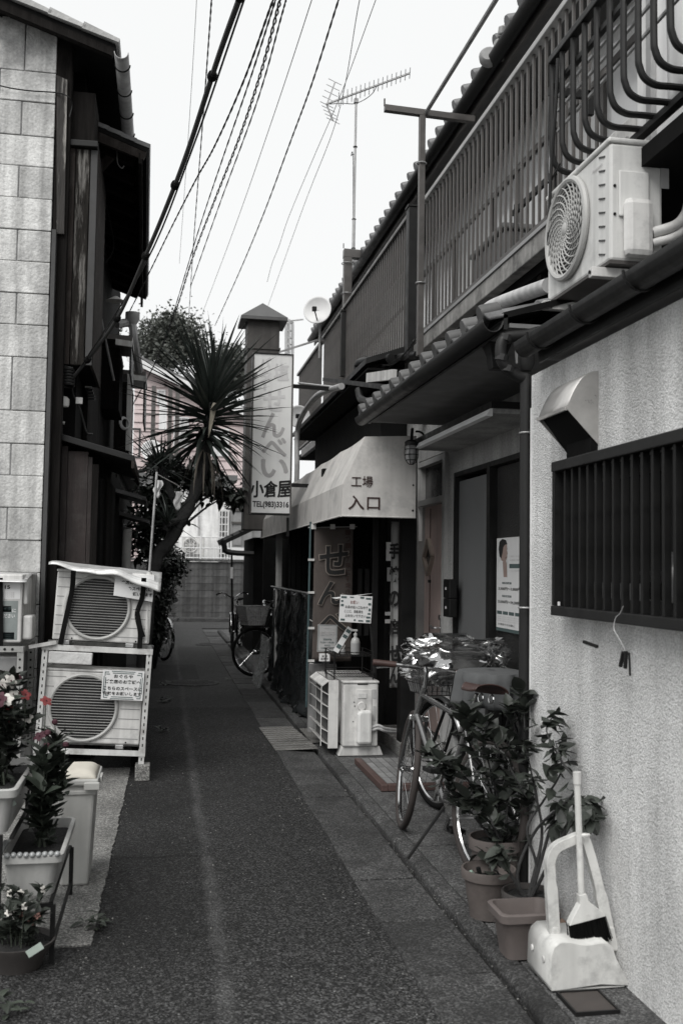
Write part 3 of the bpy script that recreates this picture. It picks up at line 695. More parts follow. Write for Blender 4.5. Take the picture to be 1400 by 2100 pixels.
        G(t).box(q.x-.028, q.x-.006, Yh+.03, Yh+dp, q.z-hh, q.z-.13).out('hood_side', ALU_DARK, t)
        G(t).box(p.x-.15, p.x+.05, Yh+.06, Yh+dp, q.z-hh-.4, q.z-.13).out('window_box', WOOD, t)
    p, q = PY(268, 775, 12.5), PY(268, 925, 12.5); G(t).box(p.x-.035, p.x+.03, 12.45, 12.5, q.z, p.z).out('white_post', WHITE_OLD, t)
    p = PY(272, 880, 12.2); q = PY(286, 938, 12.2)
    for ax in (p.x-.02, q.x): G(t).box(ax-.012, ax+.012, 12.18, 12.2, q.z, p.z).out('sash_frame', WHITE_OLD, t)
    for az in (q.z, p.z): G(t).box(p.x-.032, q.x+.012, 12.178, 12.198, az-.012, az+.012).out('sash_frame', WHITE_OLD, t)
    # leaning thin pole and downpipe with hopper
    G(t).tube([PY(192, 578, 8.9), PY(234, 780, 9.4)], .012, 6).out('thin_pole', STEEL, t)
    G(t).lathe(PY(272, 655, 12), [(.05, -.06), (.085, .0), (.085, .08)], 12).out('hopper', PIPE_GREY, t, True)
    G(t).tube(smoothpath([PY(240, 665, 11.9), PY(262, 662, 12), PY(272, 668, 12), PY(276, 700, 12), PY(286, 760, 12.4)]), .05, 8).out('downpipe', PIPE_GREY, t, True)
    G(t).tube(smoothpath([PY(214, 400, 9), PY(233, 490, 9.1), PY(230, 520, 9.1), PY(212, 545, 9)]), .004, 5).out('hanging_wire', BLACK_MATT, t)
    G(t).tube(smoothpath([PY(240, 310, 8.5), PY(242, 335, 8.5), PY(250, 345, 8.5), PY(255, 340, 8.5)]), .005, 5).out('hook', STEEL, t)
    G(t).lathe(PY(238, 614, 10.5), [(.10, -.02), (.02, .03)], 12).out('lamp_shade', WHITE_OLD, t)
    # battens of the vent slats
    for i in range(9):
        p = PY(176+i*1.5, 770+i*6, 8.9); G(t).obox(p, (.03, .02, .006)).out('vent_slat', WHITE_OLD if i < 5 else ALU_DARK, t)
    # lower roofs and a pale drain stack beyond the lean-to
    for (px0, px1, py, Yh) in ((255, 300, 1005, 10.5), (262, 306, 1052, 11.5)):
        p, q = PY(px0, py, Yh), PY(px1, py+14, Yh); G(t).prism([p+V((-.25, 0, .06)), q, q+V((0, 0, -.04)), p+V((-.25, 0, .02))], (0, .9, 0)).out('lower_roof', TILE, t)
    G(t).tube([PY(262, 1085, 11), PY(258, 1180, 11)], .05, 10).out('drain_stack', WHITE_OLD, t, True)
    return t
timber_house()

def house_behind():
    t = thing('shed_house', 'dark low house along the lane hidden behind shrubs', 'house', (-1.2, 15.5, 0))
    G(t).box(-2.6, -.75, 15.3, 24, 0, 3.1).out('wall', WOOD, t)
    G(t).prism([(-2.7, 15.2, 3.6), (-.45, 15.2, 3.0), (-.45, 15.2, 3.08), (-2.7, 15.2, 3.7)], (0, 8.5, 0)).out('roof', TILE, t)
    for i in range(8): G(t).box(-.745, -.72, 15.4+i*.5, 15.85+i*.5, .05, 2.9).out('wall_plank', WOOD, t)
house_behind()
# ================================================================== WHITE STUCCO HOUSE, NEAR RIGHT
WX = 1.65
def stucco_house():
    t = thing('stucco_house', 'white rough stucco house wall with a gutter along its top, nearest on the lane', 'house', (2.2, 3, 0))
    zt = 2.40; y1 = PX(1087, 1300, WX).y; wy1, wz0, wz1 = PX(1141, 1240, WX-.055).y-.03, PX(1139, 1246, WX-.055).z, PX(1139, 966, WX-.055).z; wy0 = 2.35
    g = G(t)
    g.box(WX, WX+.14, -2.5, wy0, .0, zt); g.box(WX, WX+.14, wy1, y1, .0, zt); g.box(WX, WX+.14, wy0, wy1, .0, wz0); g.box(WX, WX+.14, wy0, wy1, wz1, zt)
    g.box(WX+.14, 2.6, y1-.14, y1, 0, zt); g.box(WX+.14, 4, -2.5, -2.36, 0, zt)
    g.out('wall', STUCCO, t)
    # flashing line at the corner
    G(t).box(WX-.004, WX+.012, y1-.006, y1+.004, 0, zt-.15).out('corner_bead', WHITE_PAINT, t)
    # soffit, gutter and little roof above
    gz = PX(1080, 713, WX-.10).z
    a = PX(1075, 713, WX-.10); b = PX(1398, 492, WX-.10)
    zg = (a.z+b.z)/2
    ring = [(math.cos(math.pi*(1+j/10))*.05, math.sin(math.pi*(1+j/10))*.05) for j in range(11)]
    ya, yb = a.y, -2.4
    g = G(t); g.grid(lambda u, v: (WX-.10+ring[round(u*10)][0], yb+(ya-yb)*v, zg+ring[round(u*10)][1]*1.25), 10, 1)
    gut = g.out('gutter', PIPE_DARK, t, True, solid=.005)
    for k in range(9): G(t).torus((WX-.10, ya-.2-k*.45, zg), .066, .006, (0, 1, 0), 10, 5, (math.pi*.5, math.pi*1.5)).out('gutter_bracket', PIPE_DARK, gut)
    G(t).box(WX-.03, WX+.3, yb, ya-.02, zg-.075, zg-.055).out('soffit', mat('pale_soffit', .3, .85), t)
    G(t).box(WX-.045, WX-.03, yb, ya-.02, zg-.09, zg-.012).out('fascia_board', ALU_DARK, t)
    G(t).prism([(WX-.07, yb, zg-.01), (2.7, yb, zg+.12), (2.7, yb, zg+.15), (WX-.07, yb, zg+.02)], (0, ya-yb, 0)).out('roof', mat('sheet_roof', .06, .5, .3), t)
    # barred window
    wn = G(t).box(WX+.10, WX+.11, wy0, wy1, wz0, wz1).out('window', GLASS_DARK, t)
    for a_, b_ in ((wz0, wz0+.05), (wz1-.05, wz1)): G(t).box(WX+.03, WX+.10, wy0+.04, wy1-.04, a_, b_).out('window_frame', BLACK, wn)
    for a_ in (wy1-.04, wy0, (wy0+wy1)/2): G(t).box(WX+.035, WX+.10, a_, a_+.04, wz0, wz1).out('window_frame', BLACK, wn)
    G(t).box(WX+.07, WX+.095, wy0+.05, wy1-.4, wz0+.14, wz0+.155).out('inner_shelf', BLACK, wn)
    g = G(t); rnd = random.Random(4)
    return t, wy0, wy1, wz0, wz1, y1
SH, wy0, wy1, wz0, wz1, WY1 = stucco_house()
def grille():
    t = thing('window_grille', 'dark metal bar grille fixed over the stucco house window', 'window grille', (WX, 3.2, wz0))
    x = WX-.055
    for z0, z1, nm in ((wz0-.03, wz0+.008, 'rail'), (wz1-.008, wz1+.034, 'rail')): G(t).box(x-.028, x+.028, wy0-.05, wy1+.03, z0, z1).out(nm, ALU_DARK, t, bev=.004)
    G(t).box(x-.024, x+.05, wy1-.002, wy1+.026, wz0+.009, wz1-.009).out('end_stile', BLACK, t)
    me = G().box(-.012, .012, -.009, .009, wz0+.009, wz1-.009).mesh('bar', BLACK)
    y = wy1-.075
    while y > wy0: place('bar', me, t, Matrix.Translation(V((x, y, 0))-V(t.location))); y -= .0735
    for z in (wz0+.02, wz1-.02): G(t).box(x+.029, WX, wy1-.02, wy1+.02, z-.012, z+.012).out('wall_bracket', BLACK, t)
    p = PX(1145, 1238, WX-.086); G(t).obox(p, (.002, .008, .008)).out('sticker', PAPER, t)
    return x
GX = grille()
# things standing on the sill inside the bars
def sill_items():
    for i, (y, h, r, m, lab, cat) in enumerate(((3.10, .17, .035, mat('bottle_glass', .05, .2), 'dark bottle standing on the sill behind the grille', 'bottle'), (2.96, .12, .03, mat('pale_bottle', .22, .4), 'pale squat bottle on the sill behind the grille', 'bottle'))):
        o = G().lathe((WX+.03, y, wz0+.05), [(r, 0), (r, h*.6), (r*.4, h*.75), (r*.4, h)], 12).out('bottle', m, None, True); tag(o, lab, cat, 'bottles on the window sill')
    o = G().box(WX+.0, WX+.06, 3.25, 4.0, wz0+.05, wz0+.055).box(WX+.0, WX+.006, 3.25, 4.0, wz0+.055, wz0+.11).out('sill_tray', mat('tray_grey', .10, .6), None); tag(o, 'grey tray lying on the window sill behind the dark bars', 'tray')
sill_items()

def vent_hood():
    # quarter-round hood, open towards the ground
    yn = PX(1226, 850, WX).y; a = PX(1226, 762, WX); dpt = .135; yf = yn+.30
    ztop, zb = a.z, PX(1226, 946, WX).z
    lipn = PY(1161, 838, yn)
    dpt = WX-lipn.x; zl = lipn.z; zk = PY(1224, 912, yn).z
    t = thing('vent_hood', 'pale metal quarter round vent hood above the barred window', 'vent hood', (WX, yn, zb))
    m = mat('hood_metal', (.50, .49, .475), .32, .55, var=.25, scale=6, stain=.2, stain_amt=.4)
    arc = [(WX-dpt*(i/8)**.85, zl+(ztop-zl)*(1-(i/8)**2.1)) for i in range(9)]
    g = G(t); g.grid(lambda u, v: (arc[round(u*8)][0], yn+(yf-yn)*v, arc[round(u*8)][1]), 8, 1); g.out('hood_top', m, t, True, solid=.003)
    for yy in (yn, yf):
        g = G(t); g.face([(x, yy, z) for x, z in arc]+[(WX, yy, zk)]); g.out('hood_cheek', m, t, solid=.003)
    G(t).bar((WX-dpt-.002, yn, zl), (WX-dpt-.002, yf, zl), .005, .006).out('lip', m, t)
    G(t).box(WX-.03, WX+.004, yn+.004, yf-.06, zb, zk+.04).out('duct', BLACK_MATT, t)
    g = G(t); 
    g.face([(WX-.008, yn+.01, zk), (WX-dpt+.01, yn+.01, zl+.012), (WX-dpt+.01, yf-.01, zl+.012), (WX-.008, yf-.01, zk)]); g.out('mouth_shade', BLACK_MATT, t, solid=.002)  # black sheet across the mouth, stands in for the shade inside the hood
vent_hood()

def peg_string():
    t = thing('peg_string', 'frayed white string with dark clothes pegs hanging below the window grille', 'string', PX(1262, 1255, GX-.03))
    x = GX-.045
    G(t).tube(smoothpath([PX(1277, 1243, x), PX(1270, 1258, x), PX(1261, 1268, x), PX(1258, 1290, x), PX(1270, 1312, x), PX(1283, 1338, x)]), .0014, 5).out('cord', PIPE_WHITE, t)
    G(t).tube(smoothpath([PX(1258, 1290, x), PX(1240, 1300, x), PX(1216, 1312, x)]), .0010, 5).out('cord', PIPE_WHITE, t)
    for a, b in (((1196, 1316), (1224, 1326)), ((1277, 1337), (1271, 1367)), ((1283, 1335), (1281, 1371)), ((1289, 1338), (1291, 1386))):
        p, q = PX(*a, x), PX(*b, x); G(t).bar(p, q, .006, .0055 if b[1] < 1380 else .002, EY).out('peg', BLACK, t, bev=.002)
peg_string()

def downpipe():
    X, Y = WX-.055, WY1+.05
    t = thing('downpipe', 'dark downpipe with elbows and clips at the corner of the stucco house', 'downpipe', (X, Y, 0))
    a, b = PY(1079, 770, Y), PY(1062, 1780, Y)
    c = V((a.x, Y, 0))
    G(t).tube([(c.x, Y, .035), (c.x, Y, a.z)], .030, 14).out('pipe', PIPE_DARK, t, True)
    # elbows up to the gutters
    G(t).tube(smoothpath([PY(1079, 775, Y), PY(1062, 772, Y), PY(1040, 755, Y), PY(1027, 735, Y), PY(1027, 705, Y), PY(1040, 692, Y), PY(1075, 688, Y), PY(1105, 680, Y)]), .027, 12).out('elbow', PIPE_DARK, t, True)
    for px, py in ((1028, 735), (1042, 758), (1036, 694)): G(t).lathe(PY(px, py, Y), [(.032, -.015), (.032, .015)], 12, ax=(.3, 0, 1)).out('pipe_collar', PIPE_DARK, t)
    G(t).lathe(PY(1078, 735, Y), [(.025, -.06), (.04, -.03), (.04, .05), (.05, .06)], 12).out('gutter_outlet', PIPE_DARK, t, True)
    G(t).lathe(PY(1062, 720, Y+.02), [(.012, -.06), (.018, 0), (.012, .06)], 8).out('outlet_nub', mat('nub_grey', .2, .6), t, True)
    # rain hopper of the tiled eave
    h = PY(1018, 690, 4.75)
    g = G(t); s = .075
    for k, (zz, f) in enumerate(((-.17, .45), (-.10, .55), (0, 1.0), (.075, 1.12))): g.pts([h+V((x*s*f, y*s*f, zz)) for x, y in ((-1, -1), (1, -1), (1, 1), (-1, 1))])
    for k in range(3): g.f += [(k*4+i, k*4+(i+1) % 4, k*4+4+(i+1) % 4, k*4+4+i) for i in range(4)]
    g.f += [(3, 2, 1, 0), (12, 13, 14, 15)]
    g.out('rain_hopper', PIPE_DARK, t, bev=.006)
    for py in (888, 1246):
        q = PY(1070, py, Y); z = q.z
        G(t).torus((c.x, Y, z), .031, .005, (0, 0, 1), 16, 6).out('pipe_clip', STEEL, t)
        G(t).tube([(c.x+.03, Y-.02, z), (WX+.01, Y-.055, z)], .004, 5).out('clip_rod', STEEL, t)
downpipe()

# ================================================================== RECESSED ENTRANCE
RX = 2.2
def recess_house():
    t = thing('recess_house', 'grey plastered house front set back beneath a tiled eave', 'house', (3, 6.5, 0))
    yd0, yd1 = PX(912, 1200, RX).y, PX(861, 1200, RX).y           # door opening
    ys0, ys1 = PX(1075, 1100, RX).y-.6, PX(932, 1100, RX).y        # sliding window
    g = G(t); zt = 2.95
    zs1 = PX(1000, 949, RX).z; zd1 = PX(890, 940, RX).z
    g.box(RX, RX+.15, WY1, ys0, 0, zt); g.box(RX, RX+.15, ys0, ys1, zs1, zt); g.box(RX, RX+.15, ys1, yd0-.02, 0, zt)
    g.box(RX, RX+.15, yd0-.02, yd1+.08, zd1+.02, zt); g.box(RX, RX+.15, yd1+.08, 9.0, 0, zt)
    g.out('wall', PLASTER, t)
    # sliding glazed doors
    f = G(t).box(RX+.09, RX+.10, ys0, ys1, .25, zs1).out('sliding_window', GLASS_DARK, t)
    ym = PX(1003, 1100, RX).y
    for a, b in ((ys1-.04, ys1), (ym-.03, ym+.035), (ys0, ys0+.04)): G(t).box(RX-.012, RX+.085, a, b, .25, zs1).out('stile', ALU_DARK, f)
    for a, b in ((zs1-.035, zs1), (.25, .31), (PX(1060, 1365, RX).z-.04, PX(1060, 1365, RX).z)): G(t).box(RX-.01, RX+.084, ys0+.041, ys1-.041, a, b).out('rail', ALU_DARK, f)
    zc = zs1-.07
    G(t).box(RX+.02, RX+.03, ym+.036, ys1-.045, .31, zc).out('grey_panel', mat('grey_board', (.125, .128, .13), .6, var=.1, scale=2), f)
    G(t).box(RX+.045, RX+.055, ys0+.041, ym-.03, .6, zs1-.04).out('frosted_pane', GLASS_FROST, f)
    # salmon door
    z0 = .16; fr = mat('door_frame', (.34, .34, .335), .5, var=.2)
    d = thing('x', '', ''); bpy.data.objects.remove(d)
    zl = PX(890, 1030, RX).z
    dm = mat('salmon_door', (.60, .475, .445), .55, var=.15, scale=4, streak=.15)
    D = G(t).box(RX+.035, RX+.075, yd0+.012, yd1-.012, z0, zl-.02).out('door', dm, t)
    for q in (.22, .74): y = yd0+(yd1-yd0)*q; G(t).box(RX+.028, RX+.0345, y-.006, y+.006, z0+.02, zl-.04).out('door_batten', mat('door_groove', (.17, .11, .10), .6), D)
    for a, b in ((yd0-.07, yd0+.006), (yd1-.006, yd1+.03)): G(t).box(RX-.03, RX+.06, a, b, z0, zd1).out('door_frame', fr, t)
    G(t).box(RX-.029, RX+.06, yd0+.0065, yd1-.0065, zl-.015, zl+.035).out('transom_bar', fr, t)
    G(t).box(RX-.029, RX+.06, yd0+.0065, yd1-.0065, zd1-.045, zd1-.001).out('door_frame', fr, t)
    tr = G(t).box(RX+.03, RX+.04, yd0+.006, yd1-.006, zl+.035, zd1-.045).out('transom_pane', mat('transom_glass', .05, .2), t)
    G(t).box(RX-.02, RX+.03, yd0+.0065, yd0+.035, zl+.036, zd1-.046).out('pane_frame', fr, tr); G(t).box(RX-.02, RX+.03, yd1-.035, yd1-.0065, zl+.036, zd1-.046).out('pane_frame', fr, tr)
    # diamond light
    c = PX(880, 1142, RX+.03); hw, hh = .14, PX(880, 1105, RX).z-PX(880, 1142, RX).z
    ring = [(c.y, c.z+hh), (c.y-hw, c.z), (c.y, c.z-hh), (c.y+hw, c.z)]
    dl = G(t).prism([(RX+.027, y, z) for y, z in [(c.y+(a-c.y)*.72, c.z+(b-c.z)*.72) for a, b in ring]], (.006, 0, 0)).out('diamond_pane', GLASS_DARK, D)
    for i in range(4):
        a, b = ring[i], ring[(i+1) % 4]; G(t).bar((RX+.02, *a), (RX+.02, *b), .016, .016, EX).out('diamond_frame', mat('pale_wood', (.36, .30, .26), .5), D)
    p = PX(880, 1192, RX+.03); G(t).obox(p, (.006, .03, .012)).out('door_scope', BLACK, D)
    h = PX(898, 1288, RX); hd = G(t).obox((RX+.03, h.y, h.z), (.008, .03, .10)).out('handle_plate', ALU, D); G(t).tube(smoothpath([(RX+.02, h.y, h.z), (RX-.03, h.y, h.z), (RX-.035, h.y+.06, h.z), (RX-.03, h.y+.13, h.z+.012)]), .010, 8).out('handle', ALU, D, True)
    p = PX(897, 1266, RX); G(t).lathe((RX+.03, p.y, p.z), [(.022, 0), (.022, .02)], 12, ax=(-1, 0, 0)).out('lock', CHROME, D)
    G(t).box(RX-.02, RX+.01, yd1-.012, yd1+.005, PX(862, 1110, RX).z, PX(862, 1040, RX).z).out('door_hinge', WHITE_PAINT, D)
    G(t).box(RX-.35, RX+.1, yd0-.05, yd1+.1, .03, z0-.01).out('door_step', CONC_PALE, t, bev=.01)
    # letter box / intercom pair
    for (y0, y1) in ((1188, 1226), (1228, 1264)):
        a, b = PX(908, y1, RX-.09), PX(921, y0, RX-.09)
        i = G(t).box(RX-.09, RX-.03, b.y, a.y+.0, a.z, b.z).out('letter_box', BLACK, t, bev=.006)
        p = PX(913, (y0+y1)/2, RX-.095); G(t).obox((RX-.0935, p.y, p.z), (.002, .008, .010)).out('name_tag', PAPER, i)
    # flat canopy over the entrance with pale edge
    cx = 1.86; ya, yb = PX(1010, 849, cx).y, PX(846, 930, cx).y; z = PX(1010, 849, cx).z
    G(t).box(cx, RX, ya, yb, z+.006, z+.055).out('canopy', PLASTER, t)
    G(t).box(cx-.012, cx-.001, ya-.01, yb, z+.034, z+.075).out('canopy_edge', BLACK, t); G(t).prism([(cx-.001, ya, z+.033), (cx-.013, ya, z+.033), (cx-.045, ya, z-.012), (cx-.001, ya, z-.012)], (0, yb-ya, 0)).out('canopy_trim', mat('bright_trim', .84, .4, var=.1), t)
    G(t).box(cx, RX+.0, ya-.011, ya-.001, z+.034, z+.075).out('canopy_edge', BLACK, t)
    # vents under the eave
    for px, py in ((873, 848), (905, 828)):
        p = PX(px, py, RX); g = G(t); n = 12
        g.grid(lambda u, v: (p.x-.09*math.sin(v*math.pi/2)*1.0, p.y+.085*math.cos(u*math.pi*2)*math.cos(v*math.pi/2*.6), p.z+.09*math.sin(u*math.pi*2)*math.cos(v*math.pi/2*.6)), 16, 5)
        g.out('round_vent', PIPE_GREY, t, True, solid=.003)
    # tiled eave: deck, gutter, tiles
    ex = 1.50; a, b = PX(746, 852, ex), PX(985, 683, ex); ze = (a.z+b.z)/2+.02; y0, y1 = b.y-.25, a.y
    G(t).prism([(ex+.03, y0, ze-.02), (3.0, y0, ze+.42), (3.0, y0, ze+.45), (ex+.03, y0, ze+.01)], (0, y1-y0, 0)).out('roof_deck', SOFFIT, t)
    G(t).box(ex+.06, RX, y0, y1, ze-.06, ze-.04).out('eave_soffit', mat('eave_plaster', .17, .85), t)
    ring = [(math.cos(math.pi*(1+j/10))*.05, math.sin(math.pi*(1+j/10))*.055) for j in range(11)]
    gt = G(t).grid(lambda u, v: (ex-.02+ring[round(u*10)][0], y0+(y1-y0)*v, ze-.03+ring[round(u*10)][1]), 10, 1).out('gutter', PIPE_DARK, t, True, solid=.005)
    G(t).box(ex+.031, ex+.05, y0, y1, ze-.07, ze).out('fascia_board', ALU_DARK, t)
    # S-shaped pantiles
    def tile():
        g = G(); sl = .42/1.47; L = .30; n = 10
        prof = []
        for i in range(n+1):
            u = i/n; prof.append((u*.27, .024*math.sin(u*math.pi*2.0-math.pi*.5)))
        g.grid(lambda u, v: (v*L, prof[round(u*n)][0], prof[round(u*n)][1]+v*L*sl-v*.012), n, 2)
        me = g.mesh('roof_tile', TILE, True); return me
    tm = tile(); pitch = .27
    yy = y0; k = 0
    while yy < y1-.02:
        for r_ in range(5):
            o = place('roof_tile', tm, t, Matrix.Translation(V((ex-.035+r_*.275, yy, ze+.012+r_*.275*.286))-V(t.location)))
            q = o.modifiers.new('solid', 'SOLIDIFY'); q.thickness = .018
        # rounded eave end
        G(t).lathe((ex-.045, yy+.136, ze+.026), [(.040, 0), (.046, .012), (.042, .10)], 14, ax=(1, 0, .286)).out('eave_tile_end', mat('eave_tile', .085, .6, var=.4, rnd=.2), t, True)
        yy += pitch
    return t
RH = recess_house()

def poster():
    X = RX+.030
    a, b = PX(1017, 1292, X), PX(1070, 1100, X)
    t = thing('poster', 'glossy white poster with a portrait and price lists on the dark sliding pane', 'poster', V((X, a.y, a.z)))
    y0, y1 = min(a.y, b.y), max(a.y, b.y); z0, z1 = a.z, b.z; w, h = y1-y0, z1-z0
    G(t).box(X, X+.003, y0, y1, z0, z1).out('sheet', PAPER, t)
    rt, cy = -EY, (y0+y1)/2
    def L(u, v): return V((X-.0015, y1-u*w, z1-v*h))          # u to the right as read, v downwards
    def patch(u0, u1, v0, v1, m, nm='print_block'):
        p, q = L(u0, v1), L(u1, v0); G(t).box(X-.0012, X-.0004, min(p.y, q.y), max(p.y, q.y), p.z, q.z).out(nm, m, t)
    # a plain generic portrait in profile: hair, face, hand, shirt
    def shape(pts, m, nm, lift): G(t).prism([V((X-lift, *((L(u, v).y, L(u, v).z)))) for u, v in pts], (.0004, 0, 0)).out(nm, m, t)
    sk = mat('skin_print', (.30, .225, .20), .7, var=.15)
    shape([(.03, .02), (.46, .02), (.46, .36), (.40, .44), (.03, .44)], mat('backdrop_print', .62, .7), 'portrait', .0008)
    shape([(.07, .36), (.10, .27), (.18, .24), (.34, .27), (.42, .33), (.44, .44), (.05, .44)], PAPER, 'portrait', .0012)
    shape([(.12, .10), (.16, .04), (.28, .03), (.40, .05), (.43, .10), (.42, .135), (.46, .17), (.43, .185), (.44, .205), (.40, .24), (.32, .26), (.20, .24), (.14, .18)], sk, 'portrait', .0018)
    shape([(.09, .12), (.12, .04), (.24, .01), (.38, .025), (.44, .07), (.34, .075), (.28, .10), (.25, .16), (.20, .22), (.13, .20)], INK, 'portrait', .0024)
    shape([(.26, .26), (.36, .23), (.42, .27), (.44, .42), (.30, .42)], sk, 'portrait', .0024)
    for u0, v0 in ((.33, .115), (.39, .115)): patch(u0, u0+.05, v0, v0+.010, INK, 'portrait')
    shape([(.36, .215), (.42, .208), (.42, .214), (.37, .222)], INK_BROWN, 'portrait', .0026)
    patch(.52, .97, .28, .325, INK_TEAL); patch(.24, .60, .473, .494, INK_TEAL); patch(.24, .60, .612, .633, INK_TEAL)
    for i in range(4): patch(.03+i*.24, .23+i*.24, .785, .82, INK_TEAL)
    patch(0, 1, .965, 1, INK_TEAL)
    T = lambda s, u, v, ww, hh, m, nm='lettering', bd=0: text(s, L(u, v), ww*w, hh*h, m, t, rt, UP, nm, bd, lift=.0012, depth=0)
    T('3,300円〜3,800円', .52, .545, .86, .035, INK, bd=.01); T('33,000円〜34,200円', .52, .685, .90, .035, INK, bd=.01)
    T('ご相談ください', .74, .20, .44, .018, INK_FADE); T('お見積り無料', .74, .24, .40, .016, INK_FADE); T('月額料金', .42, .483, .30, .014, PAPER); T('初期費用', .42, .622, .30, .014, PAPER); T('くわしくは店頭へ', .74, .352, .42, .016, INK_FADE)
    for k in range(3): T('税込価格　保証付き　お取り付け工事も承ります', .5, .845+k*.022, .9, .010, INK_FADE)
    T('お電話でお気軽に', .42, .925, .66, .022, INK)
poster()

def caged_lamp():
    Y = 7.2; c = PY(843, 930, Y)
    t = thing('caged_lamp', 'unlit caged bulkhead lamp hanging beside the awning end', 'lamp', c)
    G(t).lathe(c, [(.035, .06), (.045, .03), (.043, -.04), (.02, -.075)], 14).out('glass_globe', mat('lamp_glass', .30, .25), t, True)
    G(t).lathe(c, [(.05, .06), (.052, .085), (.03, .10)], 14).out('cap', BLACK, t, True)
    for z in (.03, -.01, -.05): G(t).torus(c+V((0, 0, z)), .049 if z > -.04 else .038, .0028, (0, 0, 1), 18, 5).out('cage_ring', BLACK, t)
    for k in range(3):
        a = k*math.pi/3; d = V((math.cos(a), math.sin(a), 0))
        G(t).tube(smoothpath([c+d*.05+V((0, 0, .06)), c+d*.05+V((0, 0, -.03)), c+d*.025+V((0, 0, -.075)), c+V((0, 0, -.082)), c-d*.025+V((0, 0, -.075)), c-d*.05+V((0, 0, -.03)), c-d*.05+V((0, 0, .06))], 3), .0028, 5).out('cage_wire', BLACK, t)
    G(t).torus(PY(856, 900, Y), .055, .008, (.0, 1, .1), 20, 6, (math.pi*-.1, math.pi*1.1)).out('goose_neck', BLACK, t, True)
    G(t).tube([PY(843, 905, Y), PY(845, 880, Y+.2)], .012, 8).out('arm', BLACK, t)
caged_lamp()

